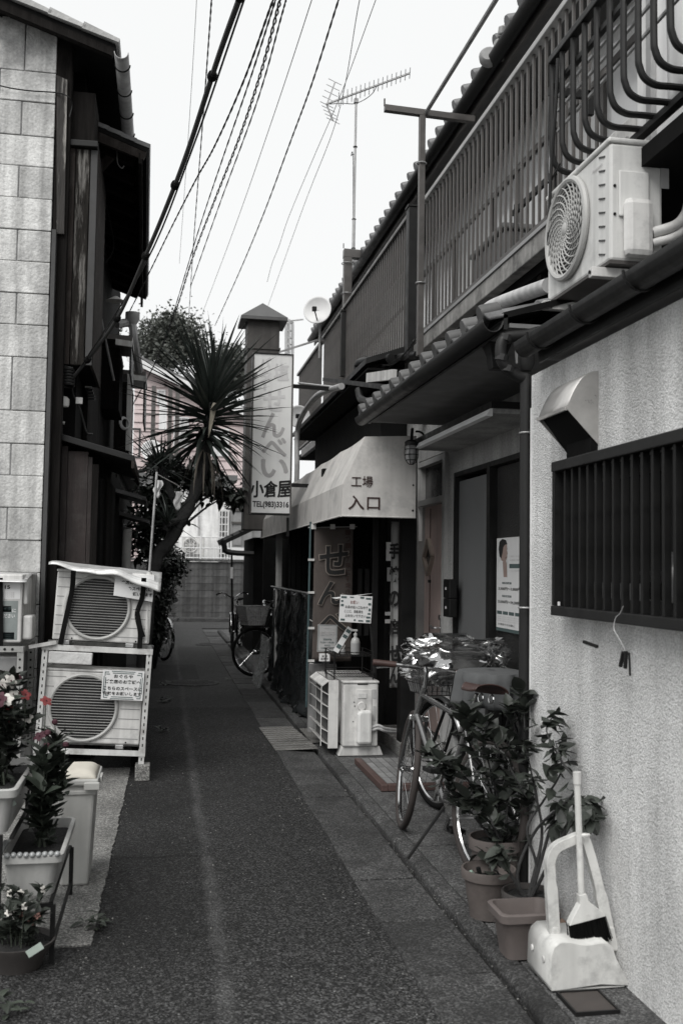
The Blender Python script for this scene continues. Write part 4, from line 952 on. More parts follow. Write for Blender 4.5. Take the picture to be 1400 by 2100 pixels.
# ================================================================== UPPER STOREY WITH BALCONIES
BX = 2.1
def upper_house():
    t = thing('upper_house', 'upper storey house with a long tiled roof above the balconies', 'house', (4, 8, 3))
    zb = 3.30; gx = 2.42
    za = PX(1135, 2, gx).z; zc = PX(726, 560, gx).z; ze = (za+zc)/2+.12
    wx = 2.98
    G(t).box(wx, wx+.2, 4.7, 16.5, 3.35, ze+.1).out('wall', mat('upper_wall', (.74, .74, .735), .85, var=.15, streak=.15), t)
    # near upper room that steps out over the lane
    nx = 2.36; y1 = PX(1270, 250, nx).y+.95
    G(t).box(nx, nx+.2, .5, 4.72, 3.32, ze+.1).out('wall', mat('upper_wall', .74), t)
    G(t).box(1.93, 4, .5, 4.70, 3.20, 3.28).out('floor_slab', BLACK_MATT, t)
    # windows
    wf = G(t).box(nx-.03, nx-.02, 2.0, 4.5, 3.42, 4.9).out('window', GLASS_PALE, t)
    for y in (2.0, 3.2, 4.46): G(t).box(nx-.06, nx-.031, y, y+.05, 3.40, 4.9).out('sash_frame', ALU, wf)
    G(t).box(nx-.058, nx-.031, 2.05, 4.46, 3.40, 3.44).out('sash_frame', ALU, wf)
    for y0, y1_ in ((5.0, 6.4), (7.2, 8.8), (10, 11.6)):
        wf = G(t).box(wx-.03, wx-.02, y0, y1_, 3.45, 5.0).out('window', GLASS_PALE, t)
        for y in (y0, (y0+y1_)/2, y1_-.05): G(t).box(wx-.06, wx-.031, y, y+.05, 3.42, 5.0).out('sash_frame', ALU_BROWN, wf)
        G(t).box(wx-.058, wx-.031, y0+.051, y1_-.051, 4.95, 5.0).out('sash_frame', ALU_BROWN, wf)
    # roof deck, gutter, tiles with rounded ends
    y0, y1r = 5.0, 16.8; sl = .36
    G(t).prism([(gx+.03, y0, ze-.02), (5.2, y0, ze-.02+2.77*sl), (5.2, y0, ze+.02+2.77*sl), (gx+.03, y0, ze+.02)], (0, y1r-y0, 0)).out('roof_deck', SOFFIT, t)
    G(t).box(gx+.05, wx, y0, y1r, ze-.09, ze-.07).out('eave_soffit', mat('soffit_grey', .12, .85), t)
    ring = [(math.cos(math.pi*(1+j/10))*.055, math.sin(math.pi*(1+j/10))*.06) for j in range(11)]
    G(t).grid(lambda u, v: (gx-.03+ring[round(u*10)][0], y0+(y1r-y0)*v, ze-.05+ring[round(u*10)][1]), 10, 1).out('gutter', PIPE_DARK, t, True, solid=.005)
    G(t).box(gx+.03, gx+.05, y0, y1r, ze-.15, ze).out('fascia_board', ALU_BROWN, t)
    g = G(); n = 8; L = .32
    g.grid(lambda u, v: (v*L, u*.27, .022*math.sin(u*math.pi*2-math.pi*.5)+v*L*sl-v*.012), n, 1); tm = g.mesh('roof_tile', TILE, True)
    em = G().lathe((0, 0, 0), [(.044, 0), (.050, .014), (.042, .12)], 12, ax=(1, 0, sl)).mesh('eave_tile_end', TILE, True)
    y = y0; k = 0
    while y < y1r-.2:
        for r_ in range(2):
            o = place('roof_tile', tm, t, Matrix.Translation(V((gx-.05+r_*.30, y, ze+.015+r_*.30*sl))-V(t.location))); q = o.modifiers.new('solid', 'SOLIDIFY'); q.thickness = .018
        place('eave_tile_end', em, t, Matrix.Translation(V((gx-.06, y+.135, ze+.032))-V(t.location)))
        y += .27
    # ridge-end ornament where two roofs meet
    p = PX(1012, 118, gx-.02)
    orn = G(t).lathe(p+V((-.03, .02, -.02)), [(.06, 0), (.075, .03), (.075, .07), (.05, .10)], 18, ax=(-.4, -1, .1)).out('ridge_ornament', mat('ornament_tile', .26, .7), t, True)
    G(t).lathe(p+V((.05, -.25, .12)), [(.02, -.06), (.05, -.035), (.058, 0), (.04, .04), (.0, .06)], 14).out('ornament_ball', mat('ornament_tile', .26), t, True)
    for k in range(3): G(t).obox(p+V((.02, -.05-.1*k, -.02+.05*k)), (.06, .05, .03), Matrix.Rotation(.4, 3, 'X')).out('ridge_tile', TILE_PALE, t, bev=.01)
    # pipe running along under the gutter
    # dark floor and joists of the balcony
    G(t).box(BX+.07, wx, 4.72, 16.4, 3.28, 3.36).out('balcony_deck', SOFFIT, t)
    for i in range(16): G(t).box(BX+.08, wx, 5.0+i*.6, 5.07+i*.6, 3.18, 3.279).out('joist', WOOD, t)
    # beam along the near balcony edge, worn and pale
    G(t).box(BX-.02, BX+.06, 4.55, 8.35, 3.335, 3.45).out('edge_beam', mat('worn_beam', (.30, .295, .285), .8, var=.45, scale=6, streak=.3, stain=.05, stain_amt=.8, stain_scale=7), t, bev=.006)
    G(t).box(BX-.03, BX+.068, 4.55, 8.35, 3.452, 3.475).out('edge_cap', ALU, t)
    # lower roofs behind the beam and brown sheet under the far balcony
    G(t).box(BX+.0, BX+.06, 8.7, 15.6, 3.25, 3.36).out('edge_beam', ALU_BROWN, t)
    return ze, gx
UZE, UGX = upper_house()

def railing(label, y0, y1, zb, zt, pitch, m, capm, closed=False, mid=True):
    t = thing('balcony_railing', label, 'railing', (BX, y0, zb), 'balcony railings')
    G(t).box(BX-.03, BX+.03, y0, y1, zt-.04, zt).out('top_rail', capm, t, bev=.006)
    G(t).box(BX-.02, BX+.02, y0, y1, zb, zb+.03).out('bottom_rail', m, t)
    if mid: G(t).box(BX+.016, BX+.03, y0, y1, zb+.52, zb+.55).out('mid_rail', m, t)
    me = G().box(-.007, .007, -.010, .010, zb+.031, zt-.041).mesh('baluster', m); y = y0+pitch*.6; k = 0
    while y < y1-.02:
        place('baluster', me, t, Matrix.Translation(V((BX, y, 0))-V(t.location))); y += pitch; k += 1
    return t
zb, zt = 3.478, PX(995, 240, BX).z
zt = PX(872, 396, BX).z*.5+PX(1120, 82, BX).z*.5
yA, yB = 4.58, PX(872, 396, BX).y
railing('long balcony railing of grey bars above the tiled eave, nearest stretch', yA, yB, zb, zt, .098, ALU_BROWN, mat('pale_rail', (.42, .42, .415), .5, .2))
yC = PX(664, 655, BX).y; yC2 = PX(843, 440, BX).y
tF = PX(845, 432, BX).z
railing('middle balcony railing of brown bars between the two dark posts', yC2-.32+.30, yC, 3.38, tF, .095, ALU_BROWN, ALU_BROWN)
railing('far balcony railing of close brown bars behind the satellite dish', yC+.1, PX(612, 770, BX).y, 3.38, tF-.02, .11, ALU_BROWN, ALU_BROWN)

def post(label, px, ptop, pbot, w, Y=None, group='dark balcony posts', m=ALU_DARK):
    q = PX(px, ptop, BX-.02); Y = q.y; z0 = PX(px, pbot, BX-.02).z
    t = thing('balcony_post', label, 'post', (BX-.02, Y, z0), group)
    G(t).box(BX-.02-w, BX-.02+w, Y-w, Y+w, z0, q.z).out('shaft', m, t, bev=.004)
    G(t).box(BX-.02-w-.008, BX-.02+w+.008, Y-w-.008, Y+w+.008, q.z+.001, q.z+.02).out('cap', m, t)
    return t
post('dark square post where the near and middle railings meet', 848, 428, 735, .055)
post('slim dark post between the middle and far railings', 705, 640, 770, .035)

def t_post(label, base, top, armL, armR, w, m, dY=0):
    t = thing('laundry_post', label, 'laundry pole holder', base, 'T shaped laundry posts')
    G(t).box(base[0]-w, base[0]+w, base[1]-w, base[1]+w, base[2], top.z).out('upright', m, t, bev=.003)
    G(t).bar(armL, armR, w*1.05, w*1.05, EY).out('arm', m, t, bev=.003)
    G(t).obox(armL+V((0, 0, w*2)), (.006, .006, .03)).out('end_stop', m, t)
    for q in (.3, .8): p = base; G(t).torus((base[0], base[1], base[2]+(top.z-base[2])*q), w*1.5, .006, (0, 0, 1), 12, 5).out('clamp', ALU, t)
    return t
Y = PX(866, 430, BX-.14).y
LT = PY(866, 238, Y)
t_post('tall T shaped laundry post with a long cross arm on the near balcony', V((PY(860, 730, Y).x, Y, PY(860, 730, Y).z)), LT, PY(788, 222, Y), PY(972, 246, Y), .024, ALU_BROWN)
Y2 = PX(712, 570, BX+.1).y
t_post('short T shaped laundry post on the far balcony beside the antenna mast', V((PY(711, 640, Y2).x, Y2, PY(711, 640, Y2).z)), PY(711, 516, Y2), PY(704, 520, Y2), PY(778, 527, Y2), .05, ALU_BROWN)
p0 = PY(872, 233, Y); p1 = PX(1016, 0, p0.x)
o = G().tube([p0, p0.lerp(p1, 1.3)], .017, 8).out('laundry_pole', STEEL, None, True); tag(o, 'thin straight laundry pole resting on the tall T shaped post', 'laundry pole')

def bent_grille():
    X = 1.80
    t = thing('bent_bar_guard', 'window guard of dark bars bent inward at the foot, above the outdoor unit', 'window guard', (X, 4, 3.4))
    zt = PX(1127, 132, X).z; zb = PX(1145, 336, X).z; m = ALU_DARK
    y0, y1 = 2.6, PX(1131, 200, X).y
    G(t).bar((X, y0, zt), (X, y1, zt), .022, .018).out('top_rail', ALU_DARK, t, bev=.005)
    G(t).bar((X+.02, y0, zb+.42), (X+.02, y1, zb+.42), .012, .012).out('mid_rail', m, t)
    y = y1; k = 0
    bm_ = G().tube(smoothpath([(0, 0, zt-.02), (0, 0, zb+.4), (0, 0, zb+.12), (.006, 0, zb+.065), (.028, 0, zb+.022), (.075, 0, zb), (.14, 0, zb), (.22, 0, zb)], 4), .0145, 8).mesh('bar', m, True)
    while y > y0: place('bar', bm_, t, Matrix.Translation(V((X, y, 0))-V(t.location))); y -= .128
    G(t).bar((X+.21, y0, zb-.02), (X+.21, y1, zb-.02), .02, .015).out('foot_rail', m, t)
    for dz in (-.10, .0, .07): G(t).bar((X+.03, y0, zb+.30+dz), (X+.03, y1, zb+.30+dz), .006, .006).out('thin_rail', ALU, t)
    G(t).box(X-.01, X+.2, y1+.005, y1+.03, zt-.16, zt-.12).out('end_bracket', BLACK, t); G(t).box(X+.19, X+.22, y1+.005, y1+.03, zt-.24, zt-.121).out('end_bracket', BLACK, t)
bent_grille()
def laundry():  # not washing: white sheet added so the spot behind the guard stays bright
    for i, (y0, y1, z0, z1, lab) in enumerate(((2.9, 3.95, 3.5, 4.35, 'pale sheet added to keep the space behind the bent bar guard bright'),)):
        g = G(); g.grid(lambda u, v: (2.10+.015*math.sin(u*19+v*2)*(.4+v), y0+(y1-y0)*u, z1+(z0-z1)*v), 30, 10)
        o = g.out('added_bright_sheet', mat('white_cloth', .72, .9, var=.08), None, True, solid=.004); tag(o, lab, 'added sheet')
laundry()
# things kept on the near balcony
o = thing('storage_box', 'pale grey storage box standing on the balcony behind the railing', 'storage box', (2.55, 7.2, 3.36))
G(o).box(2.35, 2.8, 6.75, 7.5, 3.365, 3.95).out('body', mat('grey_plastic', .17, .6), o, bev=.02); G(o).box(2.33, 2.82, 6.73, 7.52, 3.955, 4.0).out('lid', mat('grey_plastic', .17), o, bev=.012)
o = thing('heat_pump', 'pale outdoor unit standing at the near end of the balcony', 'air conditioner', (2.6, 5.2, 3.36), 'outdoor air conditioner units')
G(o).box(2.45, 2.75, 4.95, 5.75, 3.38, 4.0).out('casing', WHITE_OLD, o, bev=.015)
for i in range(7): G(o).box(2.435, 2.449, 5.0, 5.5, 3.45+i*.07, 3.465+i*.07).out('louvre', ALU, o)
o = thing('clothes_rack', 'dark folding clothes rack on the balcony floor', 'clothes rack', (2.5, 6.1, 3.36))
for z in (3.75, 4.05): G(o).bar((2.4, 5.9, z), (2.4, 6.7, z), .012, .02).out('rail', BLACK, o)
for y in (5.95, 6.65): G(o).bar((2.4, y, 3.37), (2.4, y, 4.1), .012, .012).out('leg', BLACK, o)

# ------------------------------------------------------------------ outdoor unit on the bracket
def ac_fan_front(root, c, rad, axis, up_, m_ring, rings, spokes, swirl, ring_r=.0035):
    """fan guard made of concentric rings and curved ribs; c on the casing face, axis outward"""
    axis = V(axis).normalized(); up_ = V(up_); s = up_.cross(axis)
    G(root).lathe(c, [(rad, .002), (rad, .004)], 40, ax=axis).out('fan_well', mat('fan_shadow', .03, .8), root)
    gr = G(root).torus(c+axis*.014, rad*1.02, .016, axis, 48, 8).out('guard_rim', m_ring, root, True)
    for i in range(1, rings+1): G(root).torus(c+axis*(.022-.008*i/rings), rad*i/(rings+.6), ring_r, axis, 40, 5).out('guard_ring', m_ring, gr)
    for k in range(spokes):
        a0 = 2*math.pi*k/spokes; ps = []
        for i in range(7):
            q = .12+.88*i/6; a = a0+swirl*q; ps.append(c+axis*.02+(s*math.cos(a)+up_*math.sin(a))*rad*q)
        G(root).tube(ps, ring_r*1.1, 5).out('guard_rib', m_ring, gr)
    G(root).lathe(c+axis*.012, [(rad*.13, 0), (rad*.13, .012), (rad*.08, .018)], 20, ax=axis).out('guard_hub', m_ring, gr, True)

def upper_ac():
    X0 = 1.79; ya, yb = PX(1250, 420, X0).y, PX(1122, 450, X0).y
    zt_, zb_ = PX(1250, 286, X0).z, PX(1250, 540, X0).z
    X1 = PY(1357, 300, ya).x
    t = thing('wall_air_conditioner', 'aged white outdoor air conditioner on brackets above the stucco house gutter', 'air conditioner', (X0, ya, zb_), 'outdoor air conditioner units')
    G(t).box(X0, X1, ya, yb, zb_+.015, zt_-.012).out('casing', WHITE_ENAMEL, t, bev=.012)
    G(t).box(X0-.008, X1+.006, ya-.006, yb+.006, zt_-.0115, zt_+.012).out('top_panel', WHITE_ENAMEL, t, bev=.008)
    G(t).box(X0-.004, X1, ya-.003, yb, zb_, zb_+.0145).out('base_tray', ALU_BROWN, t)
    c = PX(1160, 455, X0); rad = .215
    c = V((X0-.002, yb-.265, zb_+.285))
    ac_fan_front(t, c, rad, (-1, 0, 0), UP, mat('guard_plastic', (.40, .40, .39), .5, var=.1), 11, 22, 1.5)
    # rows of louvre slots at the edge of the front
    for i in range(8):
        z = zb_+.06+i*.06; G(t).obox((X0-.001, ya+.075, z), (.003, .03, .0035), Matrix.Rotation(.3, 3, 'X')).out('slot', mat('slot_dark', .06, .7), t)
    # side: service cover, pipe cover, label, screws
    G(t).box(X0+.035, X0+.17, ya-.012, ya-.001, zb_+.20, zt_-.13).out('service_panel', WHITE_ENAMEL, t, bev=.008)
    cv = G(t).prism([(X0+.045, ya-.007, zb_+.02), (X0+.17, ya-.007, zb_+.02), (X0+.17, ya-.007, zb_+.27), (X0+.045, ya-.007, zb_+.27)], (0, -.055, 0)).out('valve_cover', WHITE_OLD, t, bev=.028)
    G(t).box(X0+.225, X0+.262, ya-.004, ya-.001, zt_-.19, zt_-.09).out('rating_label', PAPER_GREY, t)
    for q in ((.02, .33), (.02, .21), (.06, .29)): G(t).lathe((X0+q[0], ya-.001, zb_+q[1]), [(.007, 0), (.006, .004)], 10, ax=(0, -1, 0)).out('screw', BLACK, t)
    G(t).box(X0+.16, X0+.245, ya-.005, ya+.02, zt_-.028, zt_-.013).out('grip', PIPE_GREY, t)
    text('Panasonic', V((X0-.001, ya+.12, zt_-.075)), .10, .016, INK_FADE, t, -EY, UP, bold=.01, lift=.001, depth=.0004)
    for i, dz in enumerate((.13, .085)):
        p = V((X0+.17, ya-.035, zb_+dz)); 
        G(t).tube(smoothpath([p, p+V((.09, -.02, .03)), p+V((.15, .0, .09)), p+V((.20, .05, .17)), p+V((.40, .3, .3))]), .022 if i == 0 else .018, 10).out('lagged_pipe', WHITE_OLD, t, True)
    G(t).tube(smoothpath([(X0+.15, ya-.02, zb_+.06), (X0+.2, ya-.03, zb_+.02), (X0+.27, ya-.02, zb_+.09)]), .004, 5).out('drain_wire', BLACK, t)
    # steel brackets
    for y in (ya+.06, yb-.09):
        G(t).box(X0-.06, X1+.3, y-.02, y+.02, zb_-.045, zb_-.004).out('bracket_arm', WHITE_OLD, t, bev=.003)
        G(t).lathe((X0-.061, y, zb_-.024), [(.008, 0), (.008, .006)], 8, ax=(-1, 0, 0)).out('bolt', BLACK, t)
    # long pale pipe duct behind it
    a = PX(1000, 630, 2.02)
    G(t).tube(smoothpath([PX(996, 672, 1.9), PX(994, 645, 1.9), PX(1010, 628, 1.92), PX(1060, 608, 1.95), PX(1125, 585, 1.98)]), .042, 12).out('pipe_duct', PIPE_WHITE, t, True)
upper_ac()
# cables beside the guard
Xc = 1.77
cable('hanging_cable', 'thick black cable dropping past the guard and the outdoor unit', [PX(1143, 120, Xc), PX(1138, 230, Xc), PX(1130, 330, Xc), PX(1126, 420, Xc), PX(1122, 510, Xc)], .008, BLACK)
cable('hanging_cable', 'thin loose black cable hooked over the railing by the outdoor unit', [PX(1125, 180, Xc+.1), PX(1122, 290, Xc+.05), PX(1124, 370, Xc+.02), PX(1140, 350, Xc), PX(1148, 335, Xc)], .005, BLACK)
# ================================================================== SHOP UNDER THE AWNING
YW = 7.35          # near end of the awning
def shop():
    t = thing('shop_building', 'dark timber shop front under the awning with its entrance facing the lane', 'shop', (2, 12, 0))
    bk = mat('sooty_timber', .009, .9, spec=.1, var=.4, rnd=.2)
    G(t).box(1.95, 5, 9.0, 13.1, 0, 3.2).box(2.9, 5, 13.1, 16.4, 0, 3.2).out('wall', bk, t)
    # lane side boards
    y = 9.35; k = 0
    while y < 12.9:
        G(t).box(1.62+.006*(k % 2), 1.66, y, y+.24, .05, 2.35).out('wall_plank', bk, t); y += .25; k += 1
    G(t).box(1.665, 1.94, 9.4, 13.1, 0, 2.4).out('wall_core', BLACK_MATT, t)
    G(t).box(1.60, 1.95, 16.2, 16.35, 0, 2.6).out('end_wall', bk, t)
    # corner pillar of the doorway next to the recess
    a = PY(836, 1060, 7.75); G(t).box(a.x-.055, a.x+.06, 7.7, 7.82, .03, 2.5).out('door_pillar', mat('blue_black_paint', .009, .5, spec=.2), t)
    G(t).box(a.x+.04, 2.2, 8.65, 8.75, 0, 2.6).out('side_wall', bk, t)
    for px, x0 in ((575, 1.5), (648, 1.45)):
        pass
    # beam over the entrance and posts
    G(t).box(1.40, 1.95, 8.9, 9.0, 1.98, 2.4).out('lintel', bk, t)
    for px, Y, w, m in ((573, 12.55, .035, WHITE_OLD), (770, 8.3, .022, ALU_DARK), (700, 8.98, .03, bk)):
        a = PY(px, 1090, Y); G(t).box(a.x-w, a.x+w, Y-w, Y+w, .03, 2.1).out('post', m, t)
    # shelf, papers and a dim notice seen inside the doorway
    for (x0, x1, y0, y1, m, n) in ((791, 806, 1112, 1150, PAPER, 'paper_notice'), (793, 806, 1164, 1192, PAPER_GREY, 'paper_notice'), (789, 803, 1255, 1262, PAPER, 'paper_notice'), (789, 802, 1270, 1278, PAPER, 'paper_notice')):
        a, b = PY(x0, y1, 8.6), PY(x1, y0, 8.6); G(t).box(a.x, b.x, 8.59, 8.6, a.z, b.z).out(n, m, t)
    for px in (737, 752): a = PY(px, 1200, 8.85); G(t).box(a.x-.02, a.x+.02, 8.84, 8.86, .9, 1.5).out('hanging_tool', ALU_DARK, t)
    # low eave of the shop beyond the awning, below the far balcony
    ex = 1.72; a, b = PX(700, 788, ex), PX(616, 885, ex); z = (a.z+b.z)/2
    G(t).prism([(ex, 8.6, z), (2.6, 8.6, z+.3), (2.6, 8.6, z+.36), (ex, 8.6, z+.05)], (0, 5.2, 0)).out('eave_roof', ALU_DARK, t)
    G(t).box(ex+.02, 2.3, 8.62, 13.7, z-.05, z-.03).out('soffit', SOFFIT, t)
    # far little roof with tiles and gutter at the lane
    Y = 16.6
    a, b = PY(460, 1108, Y), PY(540, 1070, Y)
    d = (b-a).normalized(); nn = V((-d.z, 0, d.x))
    G(t).prism([a, b, b-nn*.06, a-nn*.06], (0, 2.0, 0)).out('porch_roof', PIPE_DARK, t)
    for i in range(5):
        for j in range(6):
            p = a+d*((b-a).length*i/5); G(t).prism([p+V((0, .0+j*.33, 0)), p+d*.17+V((0, j*.33, 0)), p+d*.17+nn*.03+V((0, j*.33, 0)), p+nn*.045+V((0, j*.33, 0))], (0, .31, 0)).out('roof_tile', TILE, t)
    G(t).tube(smoothpath([PY(458, 1108, Y-.05), PY(460, 1120, Y-.05), PY(468, 1132, Y-.05), PY(520, 1136, Y-.05)]), .045, 8).out('gutter_pipe', PIPE_DARK, t, True)
    G(t).box(PY(520, 1100, 17).x, 2.3, 16.9, 19, 0, 2.0).out('porch_wall', bk, t)
    G(t).tube([PY(475, 1130, Y), PY(477, 1330, Y)], .018, 6).out('porch_post', BLACK, t)
    q = PY(474, 1163, Y-.1); G(t).box(q.x-.012, q.x+.03, Y-.13, Y-.1, PY(474, 1186, Y).z, q.z).out('white_tag', PAPER, t)
shop()

def awning():
    xo = 1.30; Y0, Y1 = PX(700, 1058, xo).y, PX(535, 1104, xo).y
    zb = PX(700, 1058, xo).z; zm = PY(705, 992, Y0).z; zt = PY(748, 896, Y0).z; xt = PY(748, 896, Y0).x; xw = PY(853, 900, Y0).x
    t = thing('awning', 'soot stained cream shop awning with a square lettered end panel', 'awning', (xo, Y0, zb))
    m = mat('awning_cloth', (.58, .565, .545), .8, var=.2, scale=2, streak=.14, stain=.20, stain_amt=.6, stain_scale=2.5, bump=.1, bscale=200)
    prof = [(xo, zb), (xo+.012, zm), (xt, zt), (xw, zt+.02)]
    # cloth panels between the ribs
    n = 6
    for i in range(n):
        a, b = Y0+(Y1-Y0)*i/n, Y0+(Y1-Y0)*(i+1)/n-.004
        G(t).grid(lambda u, v: (prof[round(v)][0], a+(b-a)*u, prof[round(v)][1]+.0*u), 1, 1).out('valance', m, t, solid=.006)
        g = G(t); g.grid(lambda u, v: (prof[1+round(v*2)][0], a+(b-a)*u, prof[1+round(v*2)][1]-.012*math.sin(math.pi*u)*(1 if v < .9 else 0)), 6, 2); g.out('canopy_cloth', m, t, solid=.006)
    for yy in (Y0, Y1):
        g = G(t); g.face([(xo, yy-.004, zb), (xw, yy-.004, zb), (xw, yy-.004, zt+.02), (xt, yy-.004, zt), (xo+.012, yy-.004, zm)]); g.out('end_panel', m, t, solid=.006)
    # hem and frame tubes
    G(t).tube([(xo-.002, Y0-.008, zb), (xw, Y0-.008, zb)], .007, 6).out('hem', m, t); G(t).tube([(xo-.004, Y0, zb), (xo-.004, Y1, zb)], .007, 6).out('hem', m, t)
    for i in range(n+1):
        y = Y0+(Y1-Y0)*i/n; y = min(max(y, Y0+.03), Y1-.03); G(t).tube([(xo+.02, y, zb), (xo+.03, y, zm-.01), (xt+.0, y, zt-.03), (xw, y, zt-.01)], .010, 6).out('frame_rib', STEEL, t)
    rows = ((742, 988, 46, 24, '工場', INK_BROWN), (746, 1031, 68, 30, '入口', INK_BROWN))
    for px, py, w_, h_, s, mm in rows:
        c = PY(px, py, Y0-.008); k = Y0/2050; text(s, c, w_*k, h_*k, mm, t, EX, UP, bold=.012, space=1.05, lift=.004, depth=.001)
    for px, py in ((847, 995), (846, 1047)): G(t).lathe(PY(px, py, Y0-.008), [(.008, 0), (.006, .004)], 10, ax=(0, -1, 0)).out('eyelet', BLACK, t)
    return Y0
awning()

def sign():
    Y = 9.7; a, b = PY(512, 1054, Y), PY(602, 727, Y)
    t = thing('shop_sign', 'tall white lettered lightbox sign standing out from the shop under a brown chimney', 'sign', (a.x, Y, a.z))
    G(t).box(a.x, b.x, Y, Y+.16, a.z, b.z).out('case', mat('sign_case', .30, .5, .4), t, bev=.006)
    G(t).box(a.x+.014, b.x-.014, Y-.008, Y-.001, a.z+.014, b.z-.014).out('face', mat('sign_face', (.80, .80, .79), .45, var=.06, scale=3, streak=.08), t)
    for x0, x1, z0, z1 in ((a.x-.002, a.x+.013, a.z, b.z), (b.x-.013, b.x+.002, a.z, b.z), (a.x+.0135, b.x-.0135, a.z, a.z+.013), (a.x+.0135, b.x-.0135, b.z-.013, b.z)):
        G(t).box(x0, x1, Y-.016, Y-.002, z0, z1).out('frame_strip', ALU_BROWN if z1-z0 > .1 else ALU_DARK, t)
    k = Y/2050
    for ch, px, py, w_, h_, m, bd, sh in (('塩', 577, 763, 30, 34, INK_PALE, .02, 0), ('バ', 544, 746, 24, 26, INK_PALE, .02, 0), ('タ', 544, 771, 22, 26, INK_PALE, .02, 0), ('｜', 543, 792, 3, 16, INK_PALE, .02, 0), ('せ', 562, 822, 44, 42, INK_PALE, .025, 0),
                                    ('ん', 560, 872, 46, 50, INK_FADE, .03, 0), ('べ', 562, 918, 50, 38, INK_FADE, .03, 0), ('い', 563, 960, 54, 36, INK_FADE, .04, 0)):
        text(ch, PY(px, py, Y-.008), w_*k, h_*k, m, t, EX+V((0, 0, .05)), UP, bold=0, lift=.0015, depth=.0002, heavy=.0035+bd*.12)
    for ch, px in (('小', 527), ('倉', 555), ('屋', 583)): text(ch, PY(px, 1003, Y-.008), 27*k, 33*k, INK, t, EX+V((0, 0, .1)), UP, bold=0, lift=.002, depth=.0002, heavy=.0045)
    text('TEL(983)3316', PY(555, 1036, Y-.008), 74*k, 15*k, INK, t, EX, UP, bold=0, lift=.002, depth=.0002, heavy=.0022)
    # brackets to the shop
    G(t).bar(PY(590, 1062, Y+.08), PY(590, 1100, Y+.08), .012, .012).out('bracket', BLACK, t)
    G(t).bar((b.x, Y+.08, b.z-.3), (1.98, Y+.2, b.z-.3), .018, .018, UP).out('bracket', BLACK, t); G(t).bar((b.x, Y+.08, a.z+.3), (1.98, Y+.2, a.z+.3), .018, .018, UP).out('bracket', BLACK, t)
sign()

def chimney():
    Y = 13.4; a, b = PY(507, 720, Y), PY(574, 652, Y)
    t = thing('chimney', 'square brown sheet metal chimney with a pyramid cap behind the white sign', 'chimney', ((a.x+b.x)/2, Y+.25, 1.9))
    m = mat('chimney_sheet', (.075, .070, .066), .6, .2, var=.3, streak=.3)
    w_ = b.x-a.x
    G(t).box(a.x, b.x, Y, Y+w_, 2.0, b.z).out('stack', m, t, bev=.006)
    G(t).box(a.x-.015, b.x+.015, Y-.015, Y+w_+.015, PY(540, 716, Y).z, PY(540, 712, Y).z).out('seam_band', m, t)
    cx, cy = (a.x+b.x)/2, Y+w_/2; e0, e1 = PY(493, 652, Y-.1), PY(589, 652, Y-.1); h = (e1.x-e0.x)/2; zc = e0.z; zt = PY(541, 621, Y+.2).z
    G(t).obox((cx, cy, zc+.02), (h, h, .02)).out('cap_rim', mat('cap_metal', (.10, .10, .10), .5, .3), t)
    g = G(t); k = g.pts([(cx-h, cy-h, zc+.042), (cx+h, cy-h, zc+.042), (cx+h, cy+h, zc+.042), (cx-h, cy+h, zc+.042), (cx, cy, zt)]); g.f += [(k, k+1, k+4), (k+1, k+2, k+4), (k+2, k+3, k+4), (k+3, k, k+4), (k+3, k+2, k+1, k)]
    g.out('cap', mat('cap_metal', .10), t)
    G(t).box(a.x-.035, a.x-.005, Y+.02, Y+.06, b.z-.12, b.z-.08).out('cap_bolt', BLACK, t)
    G(t).bar(PY(573, 722, Y), PY(668, 692, Y), .012, .012, UP).out('stay_rod', STEEL, t)
chimney()

def dish(label, px, py, rad_px, Y, facing):
    c = PY(px, py, Y); r = rad_px*Y/2050; f = V(facing).normalized()
    t = thing('satellite_dish', label, 'satellite dish', c)
    prof = [(r*i/8, .28*r*(i/8)**2) for i in range(1, 9)]; prof = [(.001, 0)]+prof
    G(t).lathe(c-f*.1*r, prof, 32, ax=f, cap=(False, False)).out('reflector', mat('dish_paint', (.72, .72, .72), .5, var=.08), t, True, solid=.008)
    G(t).tube([c-f*.02-UP*r*.9, c+f*r*.9-UP*r*.25], .009, 6).out('feed_arm', BLACK, t)
    G(t).obox(c+f*r*.9-UP*r*.2, (.03, .03, .03)).out('receiver', ALU_DARK, t, bev=.008)
    G(t).tube([c-f*.06+V((0, 0, 0)), c-f*.10-UP*.10, c-f*.10-UP*.62], .016, 8).out('mast', STEEL, t, True)
    return t, c
dish('round pale satellite dish on a short mast beside the far balcony', 652, 637, 30, 13.2, (-.42, -.90, .10))
dish('second satellite dish half hidden at the edge of the white sign', 612, 855, 24, 14.6, (-.2, -.97, .15))
dish('white satellite dish half hidden by the yucca in front of the pink house', 312, 925, 22, 22, (.1, -.98, .2))

